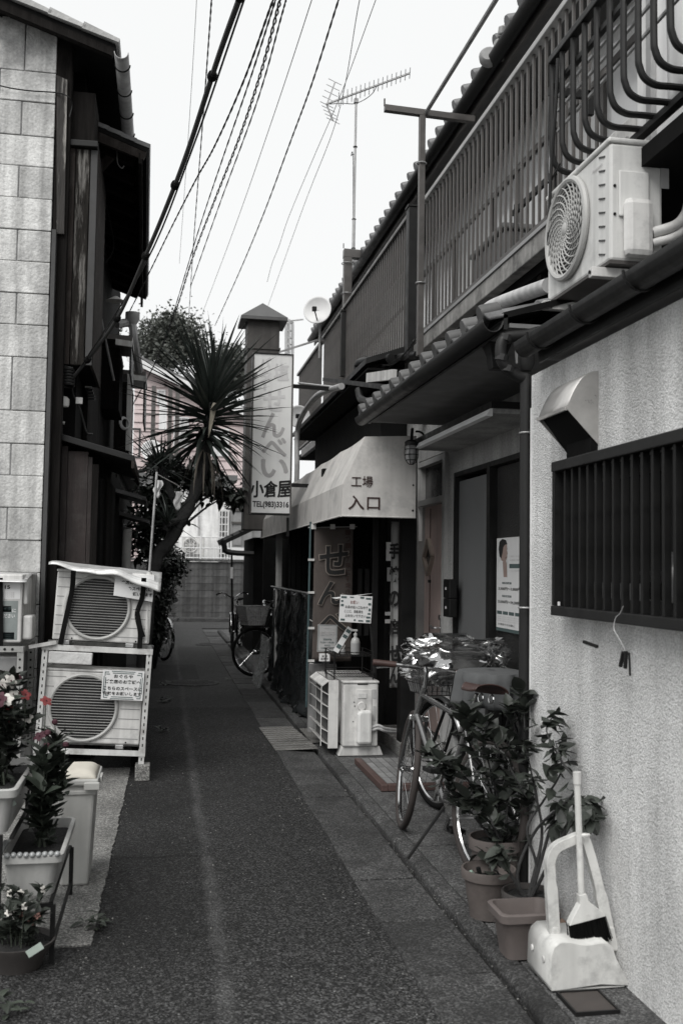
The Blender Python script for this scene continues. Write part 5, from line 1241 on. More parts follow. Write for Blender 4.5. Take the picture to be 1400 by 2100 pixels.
def antenna():
    Y = 14.2; base, top = PY(721, 700, Y), PY(730, 203, Y)
    t = thing('tv_antenna', 'tall roof aerial with a long comb boom and a short dipole array', 'antenna', base)
    G(t).tube([base, base.lerp(top, .5)], .024, 8).out('mast', STEEL, t); G(t).tube([base.lerp(top, .5), top], .017, 8).out('mast', STEEL, t)
    a, b = PY(668, 214, Y), PY(840, 150, Y-.8); G(t).bar(a, b, .011, .011, UP).out('boom', STEEL, t)
    d = (b-a).normalized(); s = d.cross(UP).normalized(); s = (s*.75+UP*.45+V((.35, 0, 0))).normalized()
    n = 17
    em = None
    for i in range(n):
        p = a.lerp(b, .16+.84*i/(n-1)); l = .11-.03*i/n; G(t).tube([p-s*l, p+s*l], .005, 4).out('element', STEEL, t)
    # corner reflector and dipole frame at the rear
    for (p, q) in (((687, 168), (670, 215)), ((670, 215), (683, 248))):
        p, q = PY(*p, Y), PY(*q, Y); G(t).bar(p, q, .010, .010).out('reflector_bar', STEEL, t)
        for k in range(5): c = p.lerp(q, k/4); G(t).tube([c+V((-.10, 0, .04)), c+V((.10, 0, -.04))], .005, 4).out('element', STEEL, t)
    G(t).tube(smoothpath([PY(668, 214, Y), PY(700, 212, Y), PY(730, 212, Y), PY(760, 195, Y), PY(775, 172, Y)]), .006, 5).out('feed_cable', ALU_DARK, t)
    G(t).obox(PY(730, 207, Y), (.03, .03, .03)).out('mast_clamp', STEEL, t)
    for q in (.38, .5, .8): G(t).torus(base.lerp(top, q), .026, .008, (0, 0, 1), 10, 5).out('mast_collar', ALU_DARK, t)
    G(t).tube(smoothpath([PY(727, 315, Y), PY(720, 320, Y), PY(724, 335, Y), PY(723, 600, Y)]), .006, 5).out('down_lead', BLACK, t)
antenna()

def far_mast():
    Y = 60; c = PY(594, 725, Y); t = thing('phone_mast', 'distant lattice phone mast showing between sign and dish', 'mast', c)
    for px in (587, 600): G(t).tube([PY(px, 725, Y), PY(px, 664, Y)], .10, 5).out('leg', ALU, t)
    for py in (664, 680, 695, 708): G(t).tube([PY(585, py, Y), PY(602, py-3, Y)], .07, 5).out('brace', ALU, t)
    G(t).tube([PY(593, 725, Y), PY(593, 655, Y)], .08, 5).out('pole', ALU, t); G(t).tube([PY(578, 660, Y), PY(622, 655, Y)], .05, 5).out('cross_rod', ALU, t)
far_mast()

def curved_pipe():
    X = 1.62; o = G().tube(smoothpath([PX(606, 1045, X), PX(609, 960, X), PX(609, 900, X), PX(613, 868, X), PX(630, 835, X), PX(655, 808, X), PX(700, 792, X)]), .032, 10).out('vent_pipe', PIPE_GREY, None, True)
    tag(o, 'pale vent pipe bending from the shop eave down beside the white sign', 'pipe')
    t = thing('eave_pipework', 'dark elbowed drain pipe lying on the tiled eave below the railing', 'pipe', PX(740, 760, 1.9))
    G(t).tube(smoothpath([PX(733, 765, 1.9), PX(733, 748, 1.9), PX(745, 740, 1.9), PX(800, 735, 2.0), PX(855, 728, 2.08)]), .035, 10).out('drain_pipe', PIPE_DARK, t, True)
    for px, py in ((750, 740), (800, 735)): G(t).lathe(PX(px, py, 1.93), [(.042, -.02), (.042, .02)], 12, ax=(.4, -.9, .1)).out('collar', PIPE_DARK, t)
    g = G(t); a = PX(755, 775, 1.72); g.bar(a, PX(808, 768, 1.75), .04, .02, UP); g.out('flashing', WHITE_OLD, t)
    G(t).tube(smoothpath([PX(612, 785, 1.7), PX(655, 790, 1.7), PX(700, 795, 1.7)]), .012, 6).out('pale_rod', PIPE_WHITE, t)
    G(t).bar(PX(665, 778, 1.75), PX(800, 795, 1.7), .02, .02, UP).out('dark_bar', BLACK, t)
    for k in range(3): G(t).tube(smoothpath([PX(720, 775+k*3, 1.8), PX(770, 758-k*4, 1.85), PX(812, 738+k*3, 1.95), PX(866, 690-k*8, 2.05)]), .005, 5).out('loose_cable', BLACK, t)
    G(t).tube(smoothpath([PX(735, 800, 1.7), PX(740, 818, 1.7), PX(760, 826, 1.72)]), .035, 8).out('elbow', PIPE_DARK, t, True)
curved_pipe()

# ------------------------------------------------------------------ cloth banners, curtain sheet, notices
def banner(name, label, px0, px1, py0, py1, Y, m, wav=.02, group=None, seed=1):
    a, b = PY(px0, py1, Y), PY(px1, py0, Y); t = thing(name, label, 'banner', (a.x, Y, a.z), group)
    g = G(t); g.grid(lambda u, v: (a.x+(b.x-a.x)*u, Y+wav*math.sin(u*7+v*3+seed)*(.3+.7*(1-v)), a.z+(b.z-a.z)*v), 20, 30); g.out('cloth', m, t, True, solid=.002)
    return t, a, b
m_b = mat('brown_banner', (.075, .062, .056), .85, var=.25, scale=4, bump=.2, bscale=30, stain=.05, stain_amt=.4)
Yb = 8.75
t, a, b = banner('shop_banner', 'brown cloth banner with large dark characters hanging in the shop doorway', 640, 724, 1082, 1356, Yb, m_b, .012, 'shop banners')
m_b2 = mat('orange_brown_strip', (.16, .135, .12), .85, var=.2)
k = Yb/2050
for ch, px, py, w_, h_ in (('せ', 684, 1148, 60, 62), ('ん', 680, 1216, 56, 48), ('べ', 682, 1275, 60, 40)):
    text(ch, PY(px, py, Yb-.02), w_*k*1.08, h_*k*1.06, mat('banner_outline', (.22, .19, .17), .85), t, EX+V((0, 0, .05)), UP, 'lettering', .045, lift=.001, depth=.0004)
    text(ch, PY(px, py, Yb-.02), w_*k, h_*k, INK, t, EX+V((0, 0, .05)), UP, 'lettering', .02, lift=.003, depth=.0006)
for i, ch in enumerate('一つ一つ丁寧に手焼き'): text(ch, PY(713, 1092+i*13.5, Yb-.02), 11*k, 11*k, INK_BROWN, t, EX, UP, 'lettering', .01, lift=.002, depth=.0004)
for px in (643, 682, 722): p = PY(px, 1080, Yb-.015); G(t).obox(p, (.022, .004, .022)).out('banner_tab', WHITE_OLD, t)
tp = thing('banner_pole', 'teal painted thin pole tied with white tabs beside the brown banner', 'pole', (PY(628, 1440, Yb+.1).x, Yb, .03))
G(tp).tube([PY(637, 1070, Yb), PY(628, 1450, Yb)], .010, 8).out('pole', mat('teal_paint', (.045, .075, .08), .4), tp)
G(tp).tube([PY(632, 1082, Yb), PY(732, 1080, Yb)], .006, 6).out('cross_rod', STEEL, tp)
for py in (1148, 1215, 1288, 1355): p = PY(638, py, Yb-.015); G(tp).obox(p, (.028, .005, .010)).out('pole_tab', WHITE_OLD, tp)
Y3 = 7.95
t, a, b = banner('shop_banner', 'narrow white banner with black characters beside the doorway pillar', 798, 822, 1070, 1410, Y3, mat('white_banner', (.30, .30, .295), .85, var=.15), .012, 'shop banners', 4)
k = Y3/2050
for ch, py in (('手', 1130), ('焼', 1178), ('の', 1228), ('店', 1286), ('せ', 1340), ('ん', 1385)): text(ch, PY(808, py, Y3-.026), 22*k, 34*k, INK, t, EX, UP, 'lettering', .04, lift=.002, depth=.0005)
tp = thing('banner_pole', 'thin teal pole carrying the narrow white banner', 'pole', (PY(823, 1540, Y3).x, Y3, .03))
G(tp).tube([PY(826, 1065, Y3), PY(818, 1545, Y3)], .009, 8).out('pole', mat('teal_paint', (.045, .075, .08)), tp)
for py in (1070, 1180, 1300): p = PY(823, py, Y3-.014); G(tp).obox(p, (.02, .005, .010)).out('pole_tab', WHITE_OLD, tp)

from mathutils import noise as mnoise
def tarp():
    t = thing('tarpaulin', 'dark crumpled vinyl sheet draped to the ground along the shop front', 'tarpaulin', (1.4, 11, 0))
    m = mat('dark_vinyl', (.024, .026, .027), .2, var=.4, scale=3, bump=.5, bscale=9, spec=.6)
    y0, y1 = 9.75, 13.1; rnd = random.Random(9); ph = [rnd.uniform(0, 6) for _ in range(8)]
    def fn(u, v):
        y = y0+(y1-y0)*u; z = 1.24-1.20*v
        nz = mnoise.noise(V((u*9, v*2.2, 3))); fold = .05*nz+.022*math.sin(u*21+ph[1]-v*3+4*nz)+.03*abs(mnoise.noise(V((u*26, v*7, 1))))+.02*mnoise.noise(V((u*60, v*16, 5)))
        x = 1.43-fold*(.35+v*.9)-.08*v**2*math.sin(u*3.1)
        if v > .93: x -= .03*math.sin(u*60)
        return (x, y+.03*math.sin(v*9+u*20), z+.02*math.sin(u*30))
    G(t).grid(fn, 150, 40).out('sheet', m, t, True, solid=.004)
    # near end, folded round towards the wall
    def fn2(u, v): x = 1.43+.30*u; return (x-.03*v*(1-u), y0+.02*math.sin(u*14+v*3)*(1-.2*v)-.03*v, 1.24-1.2*v)
    G(t).grid(fn2, 24, 30).out('sheet_end', m, t, True, solid=.004)
    G(t).tube([(1.40, y0, 1.25), (1.40, y1, 1.25)], .012, 6).out('rail', STEEL, t)
    # clear weather strip hanging behind it
    g = G(t); g.grid(lambda u, v: (1.30+.02*math.sin(u*30+v*8)-.12*v*v, 12.3+.9*u, .62-.6*v), 30, 12); g.out('clear_sheet', mat('clear_vinyl', (.35, .36, .36), .15, var=.3, scale=12, bump=.8, bscale=14, alpha=.55), t, True)
    for i, (px, py) in enumerate(((633, 1270), (634, 1360), (640, 1375))): p = PY(px, py, 9.6); G(t).tube([p, p+V((.10, .0, -.05+.03*i))], .005, 5).out('tie_string', WHITE_OLD, t)
    return t
tarp()
b_ = thing('lower_shop_panel', 'pale grey panel low beside the shop doorway behind the louvred guard', 'panel', PY(650, 1440, 8.8))
a, c = PY(632, 1440, 8.83), PY(690, 1362, 8.83); G(b_).box(a.x, c.x, 8.83, 8.87, .04, c.z).out('panel', mat('panel_grey', .22, .7, streak=.3), b_)
for px in (634, 661): G(b_).tube([PY(px, 1375, 8.8), PY(px, 1440, 8.8)], .012, 6).out('leg', STEEL, b_)

def notice(label, c, w_, h_, lines, rot=0.0, border=None, m=PAPER, group='paper notices', curl=.0, normal=None, up=UP):
    """sheet facing the lane; lines: (text, v, width, height, material)"""
    right = EX if normal is None else V(normal).cross(V(up))*-1
    right = V(right).normalized(); u = V(up).normalized(); right.rotate(Matrix.Rotation(rot, 3, 'Y')); u.rotate(Matrix.Rotation(rot, 3, 'Y')); nn = right.cross(u)
    t = thing('notice', label, 'notice', c, group); c = V(c)
    g = G(t); g.grid(lambda a, b: c+right*(a-.5)*w_+u*(b-.5)*h_+nn*(curl*((a-.5)**2)*4*h_), 6, 4); g.out('sheet', m, t, solid=.0015)
    if border:
        for (x0, x1, y0, y1) in border:
            cc = c+right*((x0+x1)/2-.5)*w_+u*(.5-(y0+y1)/2)*h_+nn*.0022; hx, hy = abs(x1-x0)*w_/2, abs(y1-y0)*h_/2
            G(t).obox(cc, (hx, .0006, hy), Matrix((right, -nn, u)).transposed()).out('border_block', INK_TEAL, t)
    for s, uu, vv, ww, hh, mm in lines:
        text(s, c+right*(uu-.5)*w_+u*(.5-vv)*h_, ww*w_, hh*h_, mm, t, right, u, 'lettering', .012, lift=.0035 if not border else .004, depth=.0004)
    return t
Yn = 7.55; k = Yn/2050
bd = [(.03, .20, .05, .12), (.30, .42, .05, .09), (.62, .74, .03, .10), (.80, .97, .06, .12), (.03, .10, .2, .26), (.03, .12, .34, .42), (.88, .97, .25, .33), (.90, .97, .45, .55), (.88, .97, .62, .68), (.85, .97, .75, .82), (.05, .18, .88, .95), (.46, .52, .88, .94), (.6, .75, .9, .95), (.84, .97, .88, .96)]
n1 = notice('tilted notice board with a chequered border asking cyclists not to park', PY(729, 1249, Yn), 68*k, 56*k, [('お願い', .45, .25, .26, .12, INK_RED), ('お店の出入口なので', .52, .43, .70, .11, INK), ('ここに、自転車を', .44, .59, .58, .11, INK), ('止めないで下さい。', .52, .75, .68, .11, INK)], .05, bd)
G(n1).bar(PY(758, 1275, Yn+.02), PY(768, 1380, Yn+.02), .006, .006).out('stick', ALU_DARK, n1)
g = G(n1); g.face([PY(680, 1226, Yn+.1), PY(762, 1217, Yn+.005), PY(700, 1226, Yn+.003), PY(690, 1228, Yn+.05)]); g.out('bent_top', PAPER, n1, solid=.0015)
Yn2 = 8.55; k = Yn2/2050
notice('grey notice with shop hours pinned on the brown banner', PY(671, 1309, Yn2), 41*k, 56*k, [('営業中', .5, .30, .78, .17, INK_FADE), ('営業時間', .5, .54, .42, .07, INK_TEAL), ('9:30〜18:00', .5, .65, .7, .06, INK_TEAL), ('定休日', .5, .76, .28, .06, INK_TEAL), ('日曜日・祝日', .5, .86, .6, .06, INK_TEAL), ('手焼きせんべいの店', .6, .12, .66, .06, INK_FADE)], .02, [(.03, .97, .02, .03), (.03, .97, .96, .975), (.03, .05, .03, .96), (.95, .97, .03, .96)], mat('notice_grey', .36, .8))
notice('little white notice taped below the shop hours sheet', PY(665, 1348, Yn2), 22*k, 16*k, [('本日', .5, .35, .5, .3, INK), ('販売中', .5, .7, .7, .3, INK)])
o = notice('narrow leaning price card propped beside the sanitiser bottle', PY(703, 1312, 7.7), 12*7.7/2050, 58*7.7/2050, [], .55, [(.1, .9, .08, .2), (.1, .9, .3, .42), (.1, .9, .7, .85)])

# ------------------------------------------------------------------ floor standing outdoor unit, guard, wire rack, bottle
def floor_ac():
    Y0 = 7.75; a, b = PY(702, 1532, Y0), PY(776, 1396, Y0)
    t = thing('floor_air_conditioner', 'boxy white outdoor unit on plastic feet beneath the shop awning', 'air conditioner', (a.x, Y0, .036), 'outdoor air conditioner units')
    z0, z1 = a.z, b.z; D = .80
    G(t).box(a.x, b.x, Y0, Y0+D, z0, z1-.022).out('casing', WHITE_OLD, t, bev=.012)
    G(t).box(a.x-.006, b.x+.006, Y0-.008, Y0+D+.006, z1-.0215, z1).out('top_panel', WHITE_OLD, t, bev=.009)
    k = Y0/2050
    def W(px, py, d=0): return PY(px, py, Y0-d)
    p, q = W(728, 1530), W(762, 1414); G(t).box(p.x, q.x, Y0-.006, Y0-.001, p.z, q.z).out('service_panel', WHITE_OLD, t, bev=.003)
    p, q = W(733, 1432), W(751, 1421); G(t).box(p.x, q.x, Y0-.012, Y0-.0065, p.z, q.z).out('grip', WHITE_ENAMEL, t, bev=.003)
    p = W(741, 1448); G(t).lathe((p.x, Y0-.0055, p.z), [(.036, 0), (.03, .012)], 18, ax=(0, -1, 0)).out('cap_bulge', WHITE_OLD, t, True)
    p, q = W(729, 1524), W(760, 1455)
    G(t).prism([(p.x, Y0-.0065, p.z), (q.x, Y0-.0065, p.z), (q.x, Y0-.0065, q.z), (p.x+.02, Y0-.0065, q.z), (p.x, Y0-.0065, q.z-.03)], (0, -.06, 0)).out('valve_cover', WHITE_ENAMEL, t, bev=.02)
    p, q = W(764, 1432), W(771, 1414); G(t).box(p.x, q.x, Y0-.004, Y0-.001, p.z, q.z).out('rating_label', PAPER_GREY, t)
    p, q = W(764, 1478), W(770, 1448); G(t).box(p.x, q.x, Y0-.004, Y0-.001, p.z, q.z).out('wiring_label', PAPER_GREY, t)
    p, q = W(733, 1404), W(754, 1400); G(t).box(p.x, q.x, Y0-.004, Y0-.001, p.z, q.z).out('handle_slot', BLACK, t)
    for px, py in ((724, 1480), (726, 1440), (757, 1446), (727, 1448)): p = W(px, py); G(t).lathe((p.x, Y0-.001, p.z), [(.005, 0), (.004, .003)], 8, ax=(0, -1, 0)).out('screw', BLACK, t)
    for yy in (Y0+.02, Y0+D-.16):
        G(t).prism([(a.x-.03, yy, .036), (b.x+.05, yy, .036), (b.x+.02, yy, z0-.002), (a.x-.0, yy, z0-.002)], (0, .12, 0)).out('foot', WHITE_OLD, t, bev=.006)
    for i in range(2): G(t).tube(smoothpath([W(760, 1492+i*6, .02), W(775, 1488+i*6, .02), W(790, 1494+i*5, .0), W(812, 1497+i*4, -.1)]), .012, 8).out('lagged_pipe', PIPE_WHITE, t, True)
    # fan on the lane side
    c = V((a.x-.002, Y0+.30, (z0+z1)/2)); ac_fan_front(t, c, .2, (-1, 0, 0), UP, mat('guard_plastic', .4), 8, 16, .6)
    # louvred air deflector standing off the lane side
    d = thing('air_deflector', 'white sheet louvre guard with five slanted slots beside the boxy outdoor unit', 'louvre guard', (a.x-.1, Y0, .05))
    p, q = PY(658, 1535, Y0+.05), PY(694, 1395, Y0+.05); x0, x1 = p.x, q.x; xm = PY(676, 1400, Y0).x
    zt_, zb_ = q.z, p.z
    G(d).box(xm, x1, Y0+.05, Y0+.056, zb_, zt_).out('end_plate', WHITE_OLD, d); G(d).box(xm, x1, Y0+.70, Y0+.706, zb_, zt_).out('end_plate', WHITE_OLD, d)
    n = 5; h = (zt_-zb_-.05)/n
    for i in range(n):
        z = zb_+.03+h*i
        G(d).prism([(xm-.001, Y0+.052, z), (x0, Y0+.052, z+h*.30), (x0, Y0+.052, z+h*.36), (xm-.001, Y0+.052, z+h*.08)], (0, .652, 0)).out('louvre_blade', WHITE_OLD, d)
        G(d).prism([(x0+.004, Y0+.05, z+h*.32), (xm, Y0+.05, z+h*.06), (xm, Y0+.05, z+h*.92), (x0+.004, Y0+.05, z+h*.98)], (0, .004, 0)).out('blade_cheek', WHITE_OLD, d) if i % 1 == 0 and False else None
    G(d).prism([(xm, Y0+.052, zt_), (x0, Y0+.052, zt_-.04), (x0, Y0+.052, zt_-.05), (xm, Y0+.052, zt_-.01)], (0, .652, 0)).out('top_plate', WHITE_OLD, d)
    G(d).box(xm+.003, xm+.009, Y0+.06, Y0+.70, zb_, zt_-.0).out('back_plate', mat('deflector_inside', .10, .7), d)
    G(d).box(x0-.006, x0, Y0+.05, Y0+.06, zb_+.02, zt_-.05).out('edge_strip', WHITE_OLD, d)
    return (a.x, b.x, Y0, z1)
ax0, ax1, aY, aZ = floor_ac()
def rack():
    x0, x1 = PY(686, 1350, aY).x, PY(771, 1350, aY).x; y0, y1 = aY+.06, aY+.50; za, zb_ = aZ+.004, PY(730, 1347, aY).z
    t = thing('wire_rack', 'small black wire rack set on top of the boxy outdoor unit', 'rack', (x0, y0, za), None)
    for x in (x0+.01, x1-.01):
        for y in (y0, y1): G(t).tube([(x, y, za), (x, y, zb_+.03)], .006, 6).out('leg', BLACK, t)
    for z in (za+.02, zb_):
        s = G(t); 
        for a, b in (((x0, y0), (x1, y0)), ((x0, y1), (x1, y1)), ((x0, y0), (x0, y1)), ((x1, y0), (x1, y1))):
            for dz in (0, .03): s.tube([(a[0], a[1], z+dz), (b[0], b[1], z+dz)], .003, 5)
        so = s.out('shelf', BLACK, t)
        for i in range(14): x = x0+(x1-x0)*(i+.5)/14; G(t).tube([(x, y0, z), (x, y1, z)], .0022, 4).out('wire', BLACK, so)
        for i in range(24): x = x0+(x1-x0)*(i+.5)/24; G(t).tube([(x, y0, z), (x+.01, y0, z+.03)], .0015, 4).out('wire', BLACK, so)
    return zb_
rz = rack()
def bottle():
    Y = aY+.16; c = PY(728, 1342, Y); c.z = rz+.006; k = Y/2050
    t = thing('pump_bottle', 'clear hand sanitiser pump bottle standing on the black wire rack', 'bottle', c)
    m = mat('bottle_plastic', (.50, .50, .49), .3, var=.08, spec=.5)
    G(t).lathe(c, [(.034, 0), (.037, .01), (.037, .10), (.028, .125), (.013, .135), (.013, .15)], 16).out('body', m, t, True)
    G(t).lathe(c, [(.0378, .025), (.0378, .09)], 16).out('label_band', PAPER_GREY, t, True)
    G(t).lathe(c, [(.016, .15), (.016, .165), (.006, .168), (.006, .185)], 12).out('pump_collar', WHITE_OLD, t, True)
    G(t).bar(c+V((.016, 0, .190)), c+V((-.045, -.01, .192)), .008, .007, UP).out('pump_head', WHITE_OLD, t, bev=.003); G(t).bar(c+V((-.043, -.01, .19)), c+V((-.045, -.01, .165)), .004, .004).out('nozzle', WHITE_OLD, t)
bottle()
o = thing('bottle_cluster', 'small glass jar with dried sprigs beside the sanitiser bottle', 'jar', PY(703, 1342, aY+.2))
p = V((PY(703, 1342, aY+.2).x, aY+.2, rz+.005)); G(o).lathe(p, [(.02, 0), (.022, .03), (.014, .04)], 12).out('jar', mat('jar_glass', .2, .2), o, True)
for i in range(5): G(o).tube([p+V((0, 0, .03)), p+V((random.uniform(-.03, .03), random.uniform(-.02, .02), random.uniform(.06, .1)))], .002, 4).out('sprig', WHITE_OLD, o)

def doormat():
    c = [PZ(735, 1562, .045), PZ(838, 1560, .045), PZ(880, 1612, .045), PZ(786, 1617, .045)]
    x0, x1 = 1.34, 1.34+.62; y0, y1 = PZ(786, 1617, .05).y, PZ(735, 1562, .05).y
    x0 = PZ(786, 1617, .05).x
    t = thing('tiled_step', 'low tiled doorstep with a red brown edging in front of the salmon door', 'doorstep', (x0, y0, .036))
    G(t).box(x0, x1+.1, y0, y1, .036, .066).out('bed', MORTAR, t)
    br = mat('redbrown_edge', (.075, .045, .04), .6, var=.3)
    for a in ((x0-.02, x0+.03, y0-.02, y1+.0), (x0+.031, x1+.1, y0-.02, y0+.03)): G(t).box(*a, .034, .078).out('edging', br, t, bev=.005)
    ny, nx = 5, 9; me = G().box(0, (x1-x0)/nx-.008, 0, (y1-y0-.03)/ny-.012, .0, .011).mesh('tile', mat('step_tile', .20, .6, rnd=.25, var=.25))
    for i in range(nx):
        for j in range(ny): place('tile', me, t, Matrix.Translation(V((x0+.034+(x1-x0)*i/nx, y0+.036+(y1-y0-.03)*j/ny, .066))-V(t.location)))
doormat()

# ------------------------------------------------------------------ overhead wires
def wire(label, pts, r, twist=0.0, m=BLACK, group='overhead wires', n=6):
    ps = smoothpath([PY(px, py, Y) for px, py, Y in pts], 14)
    if twist:
        a = G(); 
        # two strands laid round one another
        dense = []
        for i in range(len(ps)-1):
            for q in range(3): dense.append(ps[i].lerp(ps[i+1], q/3))
        for s in (0, 1): a.tube([p+V((math.cos(i*.62+s*math.pi), 0, math.sin(i*.62+s*math.pi)))*twist for i, p in enumerate(dense)], r, 5)
        o = a.out('overhead_wire', m, None, True)
    else: o = G().tube(ps, r, n).out('overhead_wire', m, None, True)
    return tag(o, label, 'wire', group)
def thick_cable():
    t = thing('service_cable', 'thick tied black service cable sloping down to the timber house wall', 'cable', PY(290, 545, 6.9))
    pts = [(505, -45, 4.6), (490, 0, 4.8), (447, 120, 5.2), (385, 310, 5.9), (335, 440, 6.4), (290, 545, 6.9), (245, 645, 7.3), (200, 712, 7.7), (150, 775, 8.0)]
    ps = smoothpath([PY(*p) for p in pts], 10); G(t).tube(ps, [.016-.003*i/len(ps) for i in range(len(ps))], 8).out('cable', mat('cable_sheath', .022, .6), t, True)
    for i in range(9, len(ps)-6, 13): d = (ps[i+1]-ps[i]).normalized(); G(t).lathe(ps[i], [(.024, -.02), (.028, 0), (.024, .02)], 10, ax=d).out('cable_tie', BLACK_MATT, t)
    G(t).tube(smoothpath([PY(490, 0, 4.85)+V((.03, 0, .02)), PY(385, 310, 5.95)+V((.022, 0, 0)), PY(290, 545, 6.95)+V((.02, 0, 0)), PY(150, 778, 8.02)]), .006, 5).out('messenger_wire', BLACK, t)
thick_cable()
wire('twisted dark wire descending from the sky to the timber eave', [(580, -40, 5), (560, 0, 5.3), (500, 165, 6.3), (440, 300, 7.6), (400, 372, 8.6), (350, 470, 10), (300, 572, 11.8), (240, 690, 14)], .0048, .003)
wire('heavy bundled wire passing in front of the leafy tree', [(590, -40, 5.4), (575, 0, 5.6), (535, 150, 7), (490, 285, 8.6), (440, 412, 10.5), (395, 530, 12.5), (360, 640, 14), (318, 745, 15.4), (262, 850, 16.2)], .0055, .0075)
wire('thin wire strand just beside the bundled wire', [(578, -40, 5.4), (565, 0, 5.6), (512, 165, 7), (455, 330, 9), (405, 480, 11.4), (350, 660, 14.2), (315, 752, 15.5)], .004, .003)
wire('fine wire strand trailing along the bundled wire, the outer one', [(592, -20, 5.8), (578, 30, 6.2), (525, 215, 8), (450, 420, 11), (390, 590, 14)], .004, .003)
wire('thin wavering wire hanging steeply behind the thick service cable', [(437, -40, 6), (434, 0, 6.3), (424, 140, 8), (412, 300, 10), (402, 430, 12.5), (393, 560, 15.5), (385, 690, 20)], .004, .003)
wire('long dark wire sloping from the sky into the yucca crown', [(710, -45, 6), (694, 0, 6.3), (640, 170, 7.8), (595, 292, 9.3), (540, 440, 12), (490, 560, 15), (440, 670, 19.5)], .005, .003)
wire('faint thin wire left of the long dark wire', [(650, -40, 7), (639, 0, 7.3), (560, 240, 10), (480, 470, 15), (405, 670, 23)], .004, 0, mat('grey_wire', .3, .6))
wire('thin wire with a frayed wavy end above the chimney', [(785, -40, 8), (770, 0, 8.3), (700, 190, 11), (640, 330, 13), (592, 445, 15), (572, 505, 16), (558, 540, 17), (548, 578, 18)], .004, .0, mat('grey_wire', .3))
wire('faint thin wire dropping behind the chimney cap', [(745, -20, 9), (735, 10, 9.3), (690, 245, 13), (620, 430, 18), (545, 640, 28)], .005, 0, mat('grey_wire', .3))
wire('very faint hair thin wire high over the lane', [(404, -20, 9), (400, 60, 9.6), (385, 300, 12), (368, 540, 17)], .003, 0, mat('pale_wire', .5, .6))
# coil of pale cable tied on the bundle
t = thing('cable_coil', 'small coil of pale cable tied on the bundled wire', 'cable coil', PY(255, 870, 15))
for k in range(3): G(t).torus(PY(255+k, 868, 12.4), .075-.006*k, .010, (.7, -.7, .1), 20, 6).out('coil_loop', PIPE_WHITE, t, True)
# ================================================================== OUTDOOR UNITS ON RACKS, LEFT
def slat_guard(root, c, rad, rim):
    """round fan opening with level bars; local coords, front faces -y"""
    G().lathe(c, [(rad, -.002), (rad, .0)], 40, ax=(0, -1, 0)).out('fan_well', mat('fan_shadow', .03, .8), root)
    rm = G().torus(c+V((0, -.006, 0)), rad*1.03, .013, (0, 1, 0), 48, 8).out('guard_rim', rim, root, True)
    n = 23
    for i in range(n):
        z = -rad*.96+2*rad*.96*i/(n-1); h = (rad*rad-z*z)**.5
        G().bar(c+V((-h, -.010, z)), c+V((h, -.010, z)), .0015, .0040, UP).out('guard_bar', rim if i % 6 else rim, rm)
    G().lathe(c, [(rad*.25, .001), (rad*.2, .004)], 20, ax=(0, -1, 0)).out('fan_hub', mat('fan_shadow', .03), rm)

def ac_unit(name, label, group, W, H, D, fan, rad, grooves=True):
    t = thing(name, label, 'air conditioner', (0, 0, 0), group)
    G().box(-W/2, W/2, 0, D, .03, H-.01).out('casing', WHITE_OLD, t, bev=.010)
    G().box(-W/2-.004, W/2+.004, -.004, D+.004, H-.0095, H+.008).out('top_panel', WHITE_OLD, t, bev=.006)
    for x in (-W*.36, W*.30): G().box(x-.028, x+.028, -.012, D+.02, .0, .029).out('foot', ALU, t, bev=.004)
    slat_guard(t, V((fan, -.001, .03+(H-.04)*.5)), rad, mat('rim_plastic', (.40, .40, .39), .45))
    if grooves:
        for i in range(7):
            z = .07+(H-.12)*i/6
            for a, b in ((-W/2+.012, fan-math.sqrt(max(0, rad*rad*1.12-(z-.03-(H-.04)*.5)**2))-.02), (fan+math.sqrt(max(0, rad*rad*1.12-(z-.03-(H-.04)*.5)**2))+.02, W/2-.012)):
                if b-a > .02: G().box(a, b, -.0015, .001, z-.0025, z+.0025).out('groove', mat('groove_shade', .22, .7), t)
    for x in (-W*.3, .0, W*.36): G().lathe((x, -.001, .045), [(.006, 0), (.005, .003)], 8, ax=(0, -1, 0)).out('screw', BLACK, t)
    return t
Y0 = 7.25; kk = Y0/2050
RB = PZ(190, 1572, 0); RB = V((RB.x, Y0, 0)); TILT = (0, .050, .0)
def rack_left():
    t = thing('unit_rack', 'white angle steel rack leaning slightly, holding the two slatted outdoor units', 'rack', RB, None, TILT)
    w, d = .375, .36; zl, zt = .215, .925; m = mat('rack_paint', (.62, .62, .61), .5, var=.2, stain=(.12, .10, .09), stain_amt=.5, stain_scale=8, streak=.2)
    for x in (-w, w):
        for y in (-.02, d):
            s = 1 if x < 0 else -1
            L = G(); L.box(min(x, x+s*.038), max(x, x+s*.038), y, y+.004, .10, zt); L.box(min(x, x+s*.004), max(x, x+s*.004), y+.0045, y+.038, .10, zt); lg = L.out('leg', m, t)
            if y < 0:
                for k in range(16): G().box(x+s*.015, x+s*.023, y-.0008, y+.001, .15+k*.048, .17+k*.048).out('slot', BLACK, lg)
    for z in (zl, zt):
        for y in (-.026, d): G().box(-w-.004, w+.004, y, y+.005, z-.035, z+.004).out('rail', m, t)
        for x in (-w+.005, w-.043): G().box(x, x+.038, -.02, d, z-.004, z+.0).out('rail', m, t)
        for x in (-w*.55, w*.55): G().box(x-.02, x+.02, -.02, d, z-.010, z-.0045).out('cross_rail', m, t)
    for x in (-w, w): G().box(x-.004, x+.004, 0, d, zl-.03, zl).out('side_rail', m, t)
    G().bar((w-.02, .0, .3), (w-.02, d, .85), .004, .012, UP).out('brace', m, t)
    return w, d, zl, zt
rw, rd, rzl, rzt = rack_left()
